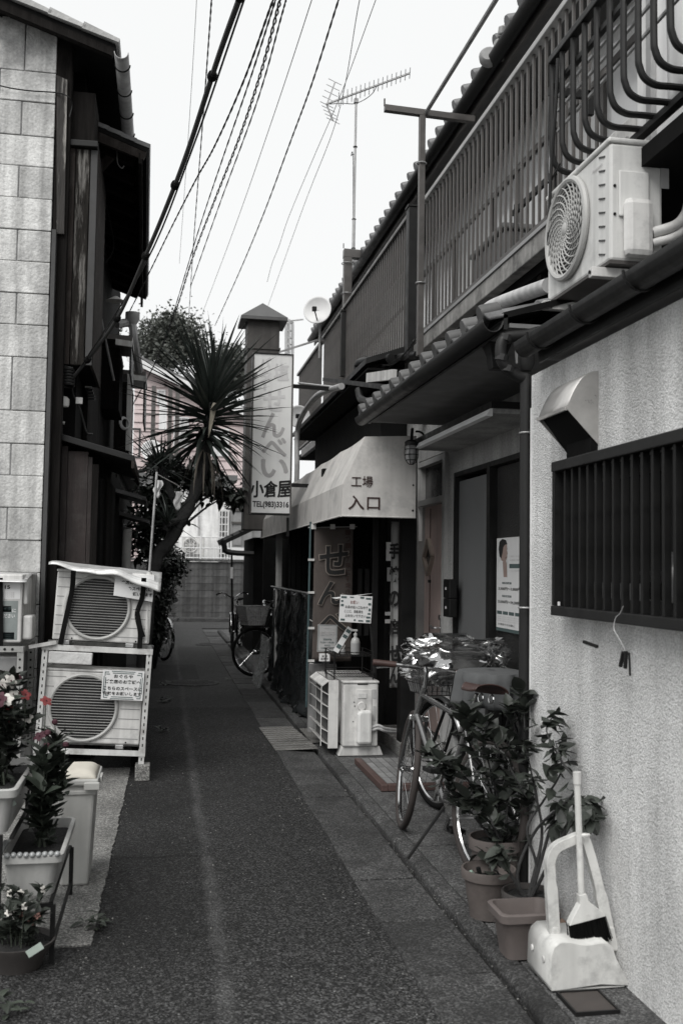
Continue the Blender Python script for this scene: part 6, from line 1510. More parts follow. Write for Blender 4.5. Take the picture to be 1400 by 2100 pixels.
def put(o, local):       # set a thing on the leaning rack
    M4 = Matrix.Translation(RB) @ Euler(TILT).to_matrix().to_4x4() @ Matrix.Translation(V(local)); o.matrix_world = M4; o.location = M4.to_translation(); o.rotation_euler = M4.to_euler()
for i, (px, py, lab) in enumerate(((278, 1566, 'concrete foot block under the near leg of the white rack, lane side'), (95, 1556, 'concrete foot block under the rack leg beside the plants'))):
    q = RB + V((rw if i == 0 else -rw, 0, 0))
    o = G().box(q.x-.052, q.x+.050, q.y-.07, q.y+.06, .0, .108).out('foot_block', CONC_PALE, None, bev=.006); tag(o, lab, 'concrete block', 'rack foot blocks')
u1 = ac_unit('slatted_air_conditioner', 'white outdoor unit on the lower shelf of the leaning rack', 'outdoor air conditioner units', .675, .535, .26, -.065, .222)
put(u1, (-.005, .015, rzl+.006))
u2 = ac_unit('slatted_air_conditioner', 'white outdoor unit strapped on top of the leaning rack under a metal sheet', 'outdoor air conditioner units', .665, .515, .26, -.04, .212)
put(u2, (.015, .0, rzt+.006))
def cover_sheet():
    t = thing('cover_sheet', 'curled pale metal rain sheet lying over the top outdoor unit', 'rain cover', (0, 0, 0))
    H = .515+.012
    def fn(u, v):
        x = -.385+.77*u; y = -.10+.46*v
        z = H+.012+.035*(1-u)+(-.06 if v == 0 else 0)*0
        drop = .055*max(0, (u-.5))*2*(1-v)**2 + .02*(1-v)**2
        return (x+.0, y, z-drop+.012*math.sin(u*11+1)*(1-v)+.006*math.sin(u*23)*(1-v)+.03*abs(u-.0)**8*0)
    G().grid(fn, 30, 10).out('sheet', mat('dented_sheet', (.66, .66, .655), .38, .45, var=.25, scale=9, stain=.25, stain_amt=.4, bump=.25, bscale=18), t, True, solid=.004)
    def lip(u, v): a = V(fn(u, 0)); return a+V((0, -.012*v, -.04*v*(.4+.8*u)))
    G().grid(lip, 30, 3).out('front_lip', mat('dented_sheet', .66), t, True, solid=.004)
    put(t, (.015, .0, rzt+.006))
    s = thing('strap', 'pair of slack black straps tying the metal sheet over the top unit', 'strap', (0, 0, 0))
    for pts in ([(-.215, -.118, H-.01), (-.22, -.05, .38), (-.245, -.035, .2), (-.27, -.03, .0)], [(.265, -.118, H-.03), (.262, -.05, .36), (.235, -.035, .24), (.265, -.03, .12), (.27, -.03, -.0)], [(.235, -.03, .25), (.265, -.045, .14), (.29, -.04, .08)]):
        ps = smoothpath(pts, 6); g = G()
        for a, b in zip(ps, ps[1:]): g.bar(a, b, .017, .0012, EX)
        g.out('webbing', BLACK_MATT, s)
    put(s, (.015, .0, rzt+.006))
cover_sheet()
def rack_sign(label, loc, w_, h_, rot, lines, border, bend=0.0):
    t = thing('notice', label, 'notice', (0, 0, 0), 'paper notices'); 
    g = G(); g.grid(lambda u, v: ((u-.5)*w_, -.003-bend*(1-u)**2*(1-v)*.6, (v-.5)*h_+bend*(1-u)*(1-v)*.5), 8, 6); g.out('sheet', PAPER, t, solid=.0015)
    if border:
        n = 26
        def blk(x, z, a, b): G().box(x-a, x+a, -.0052, -.0045, z-b, z+b).out('border_block', mat('border_teal', (.16, .19, .19), .8), t)
        for (ww, hh) in ((.46, .46), (.42, .40)):
            for z in (-hh, hh): blk(0, z*h_, ww*w_*.62, .003)
            for x in (-ww, ww): blk(x*w_, 0, .003, hh*h_*.62)
        for sx in (-1, 1):
            for sz in (-1, 1):
                blk(sx*.44*w_, sz*.36*h_, .003, .012); blk(sx*.40*w_, sz*.43*h_, .014, .003); blk(sx*.37*w_, sz*.36*h_, .012, .003)
    for s, x, z, a, b in lines: text(s, V((x*w_, -.0055 if border else -.011, z*h_)), a*w_, b*h_, INK, t, EX, UP, 'lettering', .02, root=False, lift=.001, depth=.0004)
    return t
s1 = rack_sign('white notice with a square ornamental border taped to the lower rack unit', None, .285, .205, 0, [('おぐらや', -.0, .30, .46, .12), ('ご来店のお客様へ', .0, .12, .86, .13), ('こちらのスペースに', .0, -.11, .92, .12), ('駐輪をお願いします', .0, -.28, .92, .12)], True)
put(s1, (.19, -.035, rzl+.455))
s2 = rack_sign('curling white notice partly hidden by the metal rain sheet on the top unit', None, .27, .185, 0, [('こちらのスペースに', .0, -.04, .9, .14), ('駐輪をお願いします', .03, -.24, .9, .14), ('ご来店のお客様へ', .0, .18, .86, .14)], False, .06)
put(s2, (.215, -.035, rzt+.43))
o = G().obox((0, 0, 0), (.148, .02, .042)).out('foam_strip', mat('foam', (.55, .55, .545), .95, bump=.5, bscale=30), None, bev=.008); tag(o, 'pale foam block wedged under the top rail of the rack', 'foam block'); put(o, (-.18, -.01, rzt-.085))
# dark board and beam right of the rack, towards the lane
t = thing('dark_board', 'dark low board fence standing along the lane behind the rack', 'fence', (-.12, 8.6, 0))
for i in range(4): G(t).box(-.19+.01*i, -.155+.01*i, 7.72+i*.62, 8.32+i*.62, 0.0, .48).out('board', WOOD, t, bev=.004)
for i in range(3): G(t).box(-.20, -.156, 7.70+i*.9, 7.76+i*.9, .0, .5).out('stake', WOOD, t)
# clothes line pole
def line_pole():
    t = thing('line_pole', 'thin pale pole fixed to the rack carrying a slack line', 'pole', PY(300, 1320, 7.25))
    a, b, c = PY(322, 968, 7.3), PY(306, 1182, 7.27), PY(300, 1318, 7.25)
    G(t).tube([a, b], .009, 8).out('upper_tube', STEEL, t, True); G(t).tube([b, c], .014, 8).out('lower_tube', WHITE_OLD, t, True)
    G(t).lathe(b, [(.02, -.03), (.022, .0), (.018, .03)], 10, ax=(.05, 0, 1)).out('socket', WHITE_OLD, t, True)
    G(t).tube(smoothpath([PY(321, 972, 7.3), PY(340, 982, 7.8), PY(370, 998, 9)]), .004, 5).out('line', WHITE_OLD, t)
line_pole()
for px, py, Y, lab, s in ((325, 985, 7.4, 'small white rag knotted at the top of the thin pole', 1), (366, 1008, 8.9, 'white cloth scrap hanging from the slack line by the trunk', 1.3)):
    c = PY(px, py, Y); g = G(); g.grid(lambda u, v: c+V(((u-.5)*.05*s+.012*math.sin(v*6), .012*math.sin(u*9+v*4), -v*.13*s*(.7+.3*math.sin(u*3)))), 8, 10); o = g.out('cloth_rag', mat('rag_cloth', .52, .9), None, True, solid=.002); tag(o, lab, 'rag', 'rags on the line')

# ---- the unit at the left edge of the picture, turned towards the lane, on its own rack
def edge_unit():
    Y = 7.1; k = Y/2050
    a, b = PY(48, 1318, Y), PY(48, 1178, Y)
    t = thing('stickered_air_conditioner', 'outdoor unit plastered with stickers on a perforated steel rack', 'air conditioner', (b.x, Y, a.z), 'outdoor air conditioner units')
    x0, x1 = b.x-.34, b.x
    G(t).box(x0, x1, Y, Y+.8, a.z, b.z).out('casing', WHITE_OLD, t, bev=.01)
    v = PY(66, 1312, Y+.03), PY(47, 1262, Y+.03)
    G(t).box(x1+.001, v[0].x, Y+.03, Y+.22, v[0].z, v[1].z).out('valve_cover', WHITE_OLD, t, bev=.015)
    q = PY(57, 1186, Y), PY(50, 1240, Y); G(t).box(x1+.001, q[0].x, Y+.03, Y+.2, q[1].z, q[0].z).out('side_panel', WHITE_OLD, t, bev=.008)
    # stickers: words only, plain
    def st(px0, px1, py0, py1, m, n='sticker'): p, r = PY(px0, py1, Y), PY(px1, py0, Y); return G(t).box(p.x, r.x, Y-.002, Y-.0005, p.z, r.z).out(n, m, t)
    st(0, 43, 1190, 1228, PAPER); st(0, 38, 1232, 1312, mat('sticker_grey', (.22, .245, .24), .6)); st(2, 24, 1243, 1255, PAPER); st(2, 30, 1297, 1311, PAPER_GREY)
    text('15', PY(16, 1204, Y-.003), 10*k, 7*k, INK, t, EX, UP, bold=.03, lift=.001, depth=.0004); text('ライク', PY(12, 1248, Y-.003), 20*k, 7*k, INK_TEAL, t, EX, UP, bold=.02, lift=.001, depth=.0004)
    text('に', PY(30, 1252, Y-.002), 7*k, 7*k, PAPER, t, EX, UP, bold=.02, lift=.001, depth=.0004); text('ください', PY(16, 1263, Y-.002), 28*k, 8*k, PAPER, t, EX, UP, bold=.02, lift=.001, depth=.0004)
    for i in range(3): text('使用上のご注意', PY(16, 1216+i*4, Y-.002), 26*k, 2.6*k, INK_FADE, t, EX, UP, lift=.001, depth=.0003)
    for i in range(3): text('お手入れの際は電源を切って', PY(16, 1301+i*4, Y-.002), 26*k, 2.4*k, INK_TEAL, t, EX, UP, lift=.001, depth=.0003)
    s = thing('cover_sheet', 'curled pale metal rain sheet lying over the stickered unit on the perforated rack', 'rain cover', (x0, Y, b.z))
    def fn(u, v): return (x0-.05+.42*u, Y-.06+.6*v, b.z+.012-.055*(1-v)**3*(1 if v < .5 else .4)-.01*u)
    G(s).grid(fn, 8, 16).out('sheet', mat('dented_sheet', .66), s, True, solid=.004)
    p = thing('strap', 'single black strap hanging down the stickered unit', 'strap', PY(2, 1200, Y-.02)); G(p).bar(PY(2, 1185, Y-.02), PY(3, 1325, Y-.02), .014, .0012).out('webbing', BLACK_MATT, p)
    # perforated angle rack with a grey unit below
    r_ = thing('angle_rack', 'grey perforated angle steel rack under the stickered unit', 'rack', (x1, Y, 0)); m = mat('angle_grey', (.36, .36, .35), .5, .3, var=.3, stain=.08, stain_amt=.4, stain_scale=9)
    zt_ = PY(40, 1326, Y).z
    for y in (Y-.02, Y+.55):
        lg = G(r_).box(x1-.02, x1+.022, y, y+.004, 0, zt_).box(x1+.0185, x1+.0225, y+.0045, y+.04, 0, zt_).out('leg', m, r_)
        for k_ in range(14):
            z = zt_-.03-k_*.055; G(r_).lathe((x1+.0, y-.0005, z), [(.008, 0), (.008, .001)], 10, ax=(0, -1, 0)).out('hole', BLACK, lg)
        G(r_).box(x0-.6, x1+.02, y-.005, y-.0008, zt_-.035, zt_+.004).out('rail', m, r_)
    G(r_).box(x1-.0, x1+.0225, Y+.02, Y+.55, zt_-.036, zt_).out('rail', m, r_); G(r_).bar((x1+.04, Y+.1, zt_-.01), (x1+.22, Y+.12, zt_+.02), .012, .012, UP).out('tie_bar', WHITE_OLD, r_)
    for i in range(6): G(r_).lathe((x1-.05-i*.05, Y-.027, zt_-.016), [(.009, 0), (.009, .001)], 8, ax=(0, -1, 0)).out('hole', BLACK, r_)
    g_ = thing('grey_unit', 'dull grey outdoor unit low on the perforated rack behind the flowers', 'air conditioner', (x0, Y+.05, .2), 'outdoor air conditioner units')
    c0, c1 = PY(33, 1445, Y+.05), PY(33, 1347, Y+.05)
    G(g_).box(x0-.3, c0.x, Y+.05, Y+.6, .25, c1.z).out('casing', mat('dull_casing', .24, .6), g_, bev=.01)
    for i in range(2): p = PY(14, 1378+i*8, Y+.05); G(g_).obox((p.x, Y+.049, p.z), (.06, .002, .003)).out('groove', INK, g_)
    p = PY(4, 1400, Y+.05); G(g_).box(p.x-.03, p.x+.022, Y+.045, Y+.0495, p.z-.03, p.z+.024).out('label_plate', INK, g_)
edge_unit()

# ================================================================== BICYCLES
def bicycle(label, rear, front, lean=0.0, steer=0.0, frame_m=BLACK, tyre_m=BLACK_MATT, saddle_m=BLACK, basket=False, carrier=False, fender=None, step=False, bar='flat', stand='side', grip_m=None, rr=.335):
    rear, front = V(rear), V(front); L = 1.03; d = (front-rear); head = math.atan2(d.y, d.x)
    t = thing('bicycle', label, 'bicycle', rear+V((0, 0, 0)), 'parked bicycles')
    grip_m = grip_m or saddle_m
    hub = V((0, 0, rr)); fh = V((L, 0, rr)); bb = V((.43, 0, .28)); st_ = V((.27, 0, .74)); hb = V((.86, 0, .66)); ht = V((.81, 0, .80))
    def wheel(c, steer_=0):
        M3 = Matrix.Rotation(steer_, 3, 'Z')
        ax = M3 @ V((0, 1, 0))
        w_ = G().torus(c, rr-.020, .019, ax, 48, 10).out('wheel', tyre_m, t, True)
        G().torus(c, rr-.042, .010, ax, 44, 6).out('rim', CHROME, w_, True)
        g = G(); fx = M3 @ V((1, 0, 0))
        for i in range(18):
            a = i*2*math.pi/18; s = .03 if i % 2 else -.03; g.tube([c+ax*s+(fx*math.cos(a+.5)+UP*math.sin(a+.5))*.02, c+(fx*math.cos(a)+UP*math.sin(a))*(rr-.045)], .0014, 4)
        o = g.out('spoke', CHROME, w_); o['kind'] = 'stuff'
        G().lathe(c-ax*.05, [(.012, 0), (.024, .01), (.016, .03), (.016, .07), (.024, .09), (.012, .10)], 12, ax=ax).out('hub', CHROME, w_, True)
        if fender:
            g = G(); n = 16
            a0, a1 = (R(20), R(200)) if steer_ == 0 and c.x < .5 else (R(-5), R(150))
            fx = M3 @ V((1, 0, 0))
            def fn(u, v):
                a = a0+(a1-a0)*u; q = (v-.5)*2; r2 = rr+.018-.012*q*q; return c+(fx*math.cos(a)+UP*math.sin(a))*r2+ax*.028*q
            g.grid(fn, 20, 4).out('mudguard', fender, t, True, solid=.002)
    wheel(hub); 
    # frame tubes
    def tb(a, b, r_, nm='frame_tube', m=None): G().tube([a, b], r_, 10).out(nm, m or frame_m, t, True)
    if step: G().tube(smoothpath([hb+V((0, 0, -.03)), V((.68, 0, .42)), bb+V((.02, 0, .04))]), .019, 10).out('down_tube', frame_m, t, True); G().tube(smoothpath([hb, V((.66, 0, .50)), V((.36, 0, .48))]), .014, 10).out('top_tube', frame_m, t, True)
    else: tb(hb, bb, .0165, 'down_tube'); tb(ht+V((.01, 0, -.03)), st_+V((0, 0, -.04)), .0145, 'top_tube')
    tb(bb, st_, .0155, 'seat_tube'); tb(hb-V((-.01, 0, .02)), ht+V((0, 0, .02)), .018, 'head_tube')
    for s in (-1, 1):
        G().tube([bb+V((0, s*.025, 0)), hub+V((0, s*.055, 0))], .009, 8).out('chain_stay', frame_m, t, True); G().tube([st_+V((.01, s*.02, -.05)), hub+V((0, s*.055, 0))], .0075, 8).out('seat_stay', frame_m, t, True)
    # saddle
    tb(st_, st_+V((-.04, 0, .11)), .0125, 'seat_post', CHROME)
    sc = st_+V((-.05, 0, .14)); g = G(); prof = []
    def sad(u, v):
        x = -.13+.27*u; wd = .075*(1-u)**.8+.018+(.01 if u < .15 else 0)*0; a = (v-.5)*math.pi*1.05
        return sc+V((x, math.sin(a)*wd, math.cos(a)*.035-.02+.018*(1-u)**3))
    g.grid(sad, 14, 12).out('saddle', saddle_m, t, True, solid=.006)
    for s in (-1, 1): G().torus(sc+V((-.08, s*.03, -.04)), .022, .004, (0, 1, 0), 12, 5).out('saddle_spring', CHROME, t)
    # cranks, chain ring, pedals
    G().lathe(bb+V((0, -.045, 0)), [(.09, 0), (.09, .004), (.02, .006)], 28, ax=(0, -1, 0)).out('chain_ring', CHROME, t)
    for s, a in ((-1, -1.2), (1, -1.2+math.pi)):
        e = bb+V((math.cos(a)*.17, s*.06, math.sin(a)*.17)); ck = G().bar(bb+V((0, s*.06, 0)), e, .007, .010, EY).out('crank', CHROME, t)
        G().obox(e+V((0, s*.055, 0)), (.045, .045, .012)).out('pedal', BLACK, t, bev=.004)
    for s in (-.02, .02): pass
    g = G(); 
    for z0_, z1_ in ((.088, .035), (-.088, -.035)): g.bar(bb+V((0, -.047, z0_)), hub+V((0, -.05, z1_)), .003, .004, EY)
    g.out('chain', STEEL, t)
    # fork and bars turn together
    S = Matrix.Rotation(steer, 3, 'Z'); axp = ht
    def F(p): p = V(p); return axp + S @ (p-axp) if steer else p
    def FW(p): return fh + S @ (V(p)-fh)
    fc = F(fh)
    tmp = wheel_c = fc
    wheel(fc, steer)
    for s in (-1, 1): G().tube([F(hb+V((.01, s*.045, -.03))), F(V((.94, s*.05, .50))), F(fh+V((0, s*.052, 0)))], .010, 8).out('fork_blade', frame_m, t, True)
    G().obox(F(hb+V((.015, 0, -.02))), (.022, .055, .016), S).out('fork_crown', CHROME, t, bev=.006)
    G().tube([F(ht), F(ht+V((-.02, 0, .10))), F(ht+V((.04, 0, .12)))], .013, 8).out('stem', CHROME, t, True)
    h0 = ht+V((.04, 0, .12))
    if bar == 'flat': bp = [(0, -.29, -.005), (0, -.1, 0), (0, .1, 0), (0, .29, -.005)]
    elif bar == 'low': bp = [(-.05, -.22, -.04), (0, -.1, -.03), (0, .1, -.03), (-.05, .22, -.04)]
    else: bp = [(-.20, -.29, .06), (-.12, -.27, .07), (.0, -.16, .09), (.03, -.05, .02), (.03, .05, .02), (.0, .16, .09), (-.12, .27, .07), (-.20, .29, .06)]
    bars = smoothpath([F(h0+V(p)) for p in bp], 5); G().tube(bars, .0125, 8).out('handlebar', CHROME, t, True)
    for s in (1, -1):
        a = bp[0] if s < 0 else bp[-1]; b = bp[1] if s < 0 else bp[-2]; a, b = V(a), V(b); dr = (b-a).normalized()
        G().tube([F(h0+a-dr*.01), F(h0+a+dr*.12)], .0185, 10).out('grip', grip_m, t, True); G().bar(F(h0+a+dr*.13+V((.02, 0, -.01))), F(h0+a+dr*.02+V((.055, 0, -.03))), .006, .004).out('brake_lever', CHROME, t)
    G().tube(smoothpath([F(h0+V((.03, .12, 0))), F(h0+V((.12, .04, .03))), F(h0+V((.10, 0, -.12))), F(hb+V((.03, 0, 0)))]), .003, 5).out('brake_cable', BLACK, t)
    G().lathe(F(h0+V((-.0, -.13, .03))), [(.022, -.01), (.022, .005), (.008, .02)], 12).out('bell', CHROME, t, True)
    if carrier:
        for s in (-.06, 0, .06): G().tube([V((-.33, s, .72)), V((.14, s, .72))], .005, 6).out('carrier_rod', CHROME, t)
        for x in (-.32, -.1, .12): G().tube([V((x, -.06, .72)), V((x, .06, .72))], .005, 6).out('carrier_rod', CHROME, t)
        for s in (-1, 1): G().tube([V((-.2, s*.06, .72)), hub+V((0, s*.065, 0))], .005, 6).out('carrier_stay', CHROME, t)
    if basket:
        bc = V((1.06, 0, .82)); bs = []
        g = G(); top = [(-.15, -.19), (.19, -.19), (.19, .19), (-.15, .19)]; bot = [(-.11, -.13), (.12, -.13), (.12, .13), (-.11, .13)]; hz = .25
        bk = G()
        bk.tube([F(bc+V((*p, hz/2))) for p in top+[top[0]]], .008, 6)
        bo = bk.out('basket', basket, t)
        for i in range(4):
            a0, a1 = top[i], top[(i+1) % 4]; b0, b1 = bot[i], bot[(i+1) % 4]
            for q in range(9):
                u = q/8; A = V((a0[0]+(a1[0]-a0[0])*u, a0[1]+(a1[1]-a0[1])*u, hz/2)); B = V((b0[0]+(b1[0]-b0[0])*u, b0[1]+(b1[1]-b0[1])*u, -hz/2)); G().tube([F(bc+A), F(bc+B)], .0026, 4).out('basket_wire', basket, bo)
            for q in range(1, 5):
                v = q/4; A = V((a0[0]+(b0[0]-a0[0])*v, a0[1]+(b0[1]-a0[1])*v, hz/2-hz*v)); B = V((a1[0]+(b1[0]-a1[0])*v, a1[1]+(b1[1]-a1[1])*v, hz/2-hz*v)); G().tube([F(bc+A), F(bc+B)], .0026, 4).out('basket_wire', basket, bo)
            ps = [F(bc+V((*a0, hz/2-.01))), F(bc+V((*a1, hz/2-.01))), F(bc+V((*b1, -hz/2))), F(bc+V((*b0, -hz/2)))]; g.face(ps)
        g.face([F(bc+V((*p, -hz/2))) for p in bot]); g.out('basket_lining', mat('basket_mesh', .32, .6, alpha=.5), bo)
    if stand == 'side': G().tube([bb+V((-.06, .03, -.02)), bb+V((-.10, .22, -.275))], .008, 6).out('kick_stand', ALU_DARK, t)
    else:
        for s in (-1, 1): G().tube([hub+V((0, s*.06, 0)), V((-.10, s*.10, .01))], .007, 6).out('kick_stand', STEEL, t)
    t.rotation_mode = 'QUATERNION'
    # head the right way, then lean about the ground line between the tyres
    q = Matrix.Rotation(head, 3, 'Z') @ Matrix.Rotation(lean, 3, 'X'); t.rotation_quaternion = q.to_quaternion()
    return t
brown = mat('brown_leather', (.055, .030, .026), .45, var=.3)
bicycle('steel bicycle with a brown leather saddle leaning by the potted camellia', (1.505, 4.62, .036), (1.30, 5.61, .036), lean=.13, steer=-.32, frame_m=mat('grey_frame', (.20, .20, .20), .25, .8, var=.1), tyre_m=mat('brown_tyre', (.035, .029, .027), .8), saddle_m=brown, fender=None)
bicycle('dark bicycle behind the brown saddled one with a bag covered front basket', (1.98, 5.06, .036), (1.66, 6.02, .036), lean=.05, steer=-.1, frame_m=BLACK, basket=BLACK, carrier=True, fender=mat('silver_guard', .45, .3, .8), step=True, bar='low', stand='twin')
bicycle('old bicycle with a chrome rear carrier parked in the shrubs by the dark board', (.04, 16.15, 0), (-.36, 17.1, 0), lean=.03, steer=.2, carrier=True, fender=CHROME, step=True, bar='north', stand='twin', frame_m=ALU_DARK)
bicycle('bicycle with a wire front basket poking out past the vinyl sheet', (2.24, 13.75, 0.03), (1.23, 13.5, 0), lean=.02, steer=.05, basket=STEEL, step=True, bar='north', stand='twin', frame_m=BLACK)
bicycle('bicycle standing end on under the little shop porch up the lane', (1.42, 18.6, .03), (1.20, 17.6, .0), lean=.02, steer=.1, fender=CHROME, step=True, bar='north', stand='twin', frame_m=ALU_DARK)

def crumple(name, label, cat, c, size, m, seed, amp=.05, alphaed=True, bottom=True, n=5):
    rnd = random.Random(seed); bm = bmesh.new(); bmesh.ops.create_icosphere(bm, subdivisions=5, radius=1)
    dirs = [(V((rnd.gauss(0, 1), rnd.gauss(0, 1), rnd.gauss(0, 1))).normalized(), rnd.uniform(2, 7), rnd.uniform(0, 6)) for _ in range(16)]
    for v in bm.verts:
        p = v.co.copy(); q = V([math.copysign(abs(x)**.62, x) for x in p]); r_ = 0
        w_ = p*1.0+V((seed, 0, 0)); w_ += V((mnoise.noise(w_*1.3), mnoise.noise(w_*1.3+V((5, 0, 0))), mnoise.noise(w_*1.3+V((0, 9, 0)))))*.8
        r_ = (1-abs(mnoise.noise(w_)))**3*.8+(1-abs(mnoise.noise(w_*2.1)))**4*.5+(1-abs(mnoise.noise(w_*4.2)))**4*.10-.75
        q = q*(1+amp*r_)
        v.co = V((q.x*size[0], q.y*size[1], q.z*size[2]))
    me = bpy.data.meshes.new(name); bm.to_mesh(me); bm.free()
    me.polygons.foreach_set('use_smooth', [True]*len(me.polygons)); me.materials.append(m)
    o = link(name, me); o.location = c; return tag(o, label, cat)
c = PY(930, 1352, 5.9)
crumple('plastic_bag', 'crumpled clear plastic bag pulled over the basket of the dark bicycle', 'plastic bag', c, (.315, .20, .135), FILM, 5, .36)
o = crumple('bag_contents', 'dark folded cloth bundle seen inside the clear plastic bag', 'bundle', c+V((0, 0, -.01)), (.20, .12, .07), mat('bundle_cloth', .09, .9), 8, .10)
def cover():
    c = PY(1008, 1405, 5.15); t = thing('cloth_cover', 'grey cloth cover draped over the rear seat of the dark bicycle', 'cover', c)
    def fn(u, v):
        a = u*2*math.pi; q = v; r1 = .02+.17*min(1, q*2.2); drop = max(0, q-.42)*.30; wob = 1+.16*math.sin(a*7+1)*max(0, q-.3)+.08*math.sin(a*13+2*q)*q+.05*math.sin(a*3)
        return c+V((math.cos(a)*r1*.95*wob, math.sin(a)*r1*wob*1.05, .08-.01*q-drop))
    G(t).grid(fn, 60, 14).out('cloth', mat('cover_cloth', (.085, .088, .090), .85, var=.15), t, True, solid=.003)
cover()
# ================================================================== POTS, DUSTPAN, BROOM AND PLANTS ON THE RIGHT
FZ = .036
def pot(name, label, c, r, h, m, group, soil=.03, rim=True, wall=.010):
    t = thing(name, label, 'plant pot', c, group)
    prof = [(r*.70, 0), (r*.93, h*.80), (r*.94, h*.80), (r*1.03, h*.81), (r*1.05, h*.98), (r*1.03, h), (r*.96, h), (r*.92, h*.82), (r*.86, h-soil)] if rim else [(r*.72, 0), (r, h*.96), (r*1.02, h), (r*.97, h), (r*.88, h-soil)]
    G(t).lathe(c, prof, 36, cap=(True, False)).out('body', m, t, True)
    g = G(t); rnd = random.Random(int(r*1e4)); 
    g.grid(lambda u, v: V(c)+V((math.cos(u*6.2832)*r*.88*v, math.sin(u*6.2832)*r*.88*v, h-soil+.004*math.sin(u*40+v*9))), 24, 5)
    g.out('soil', SOIL, t); return t
pA = V((1.395, 4.16, FZ)); pB = V((1.505, 4.40, FZ)); pC = PY(1082, 1852, 3.95); pC.z = FZ
pot('plant_pot', 'pale terracotta pot with garden shears stuck in it, nearest the kerb', pA, .112, .20, TERRA, 'terracotta pots by the stucco wall', .05)
pot('plant_pot', 'tall brown pot behind holding the camellia bush', pB, .115, .265, mat('pot_brown', (.10, .085, .08), .8, stain=.05), 'terracotta pots by the stucco wall')
pot('plant_pot', 'dark brown pot full of soil holding the bare stemmed bush', pC, .104, .165, TERRA_DARK, 'terracotta pots by the stucco wall', .02)
def shears():
    t = thing('garden_shears', 'garden shears with pale green and black grips stuck upright in the pot', 'shears', pA+V((-.07, 0, .15)))
    a = pA+V((-.055, -.02, .12))
    G(t).tube(smoothpath([a+V((.02, 0, -.06)), a+V((-.005, 0, .03)), a+V((-.035, -.01, .075))]), [.006]*6+[.010]*7, 8).out('grip', mat('green_grip', (.22, .30, .25), .5), t, True)
    G(t).tube(smoothpath([a+V((.03, 0, -.06)), a+V((.02, .01, .03)), a+V((.005, .01, .085))]), [.006]*6+[.010]*7, 8).out('grip', BLACK, t, True)
    G(t).bar(a+V((.02, 0, -.05)), a+V((.04, .01, -.13)), .012, .003).out('blade', STEEL, t)
    w_ = thing('wire_staple', 'pair of bent dark wire hoops pushed into the pale pot', 'wire hoops', pA+V((.03, 0, .17)))
    for k in range(2): G(w_).torus(pA+V((.015+.045*k, -.03, .178)), .018, .004, (0, 1, 0), 16, 5, (0, math.pi)).out('hoop', BLACK, w_)
shears()
def planter(name, label, x0, x1, y0, y1, z0, z1, m, taper=.03, rnd_=.02, soil=None, group=None, wall=.010):
    t = thing(name, label, 'planter', ((x0+x1)/2, (y0+y1)/2, z0), group)
    def ring(o, z, r_=.03):
        pts = []
        for cx, cy, a0 in ((x1-o-r_, y1-o-r_, 0), (x0+o+r_, y1-o-r_, 90), (x0+o+r_, y0+o+r_, 180), (x1-o-r_, y0+o+r_, 270)):
            for k in range(5): a = R(a0+k*22.5); pts.append((cx+r_*math.cos(a), cy+r_*math.sin(a), z))
        return pts
    g = G(t); rs = [ring(taper, z0), ring(taper*.35, z1-.035), ring(taper*.33, z1-.034), ring(-.006, z1-.032), ring(-.008, z1-.004), ring(-.004, z1), ring(.008, z1), ring(.012, z1-.03), ring(taper, z0+.012)]
    ks = [g.pts(r_) for r_ in rs]; n = 20
    for a, b in zip(ks, ks[1:]):
        for j in range(n): g.f.append((a+j, a+(j+1) % n, b+(j+1) % n, b+j))
    g.f.append(tuple(ks[0]+j for j in reversed(range(n)))); g.f.append(tuple(ks[-1]+j for j in range(n)))
    g.out('body', m, t, True)
    if soil:
        g = G(t); g.face(ring(.012, z1-soil)); g.out('soil', SOIL, t)
    return t
planter('planter', 'empty pinkish terracotta coloured trough on the kerb beside the dustpan', 1.280, 1.505, 3.64, 3.825, FZ+.002, .215, mat('pink_plastic', (.125, .106, .10), .65, var=.2, stain=.1, stain_amt=.4))
o = thing('clay_ball', 'small round terracotta flask lying behind the dustpan', 'flask', (1.545, 3.78, .1)); G(o).lathe((1.545, 3.78, FZ), [(.02, 0), (.045, .02), (.055, .05), (.05, .085), (.03, .105), (.018, .11)], 20).out('body', mat('orange_clay', (.22, .15, .115), .7), o, True); G(o).lathe((1.545, 3.78, FZ+.11), [(.018, 0), (.014, .012), (.004, .016)], 14).out('stopper', TERRA, o, True)

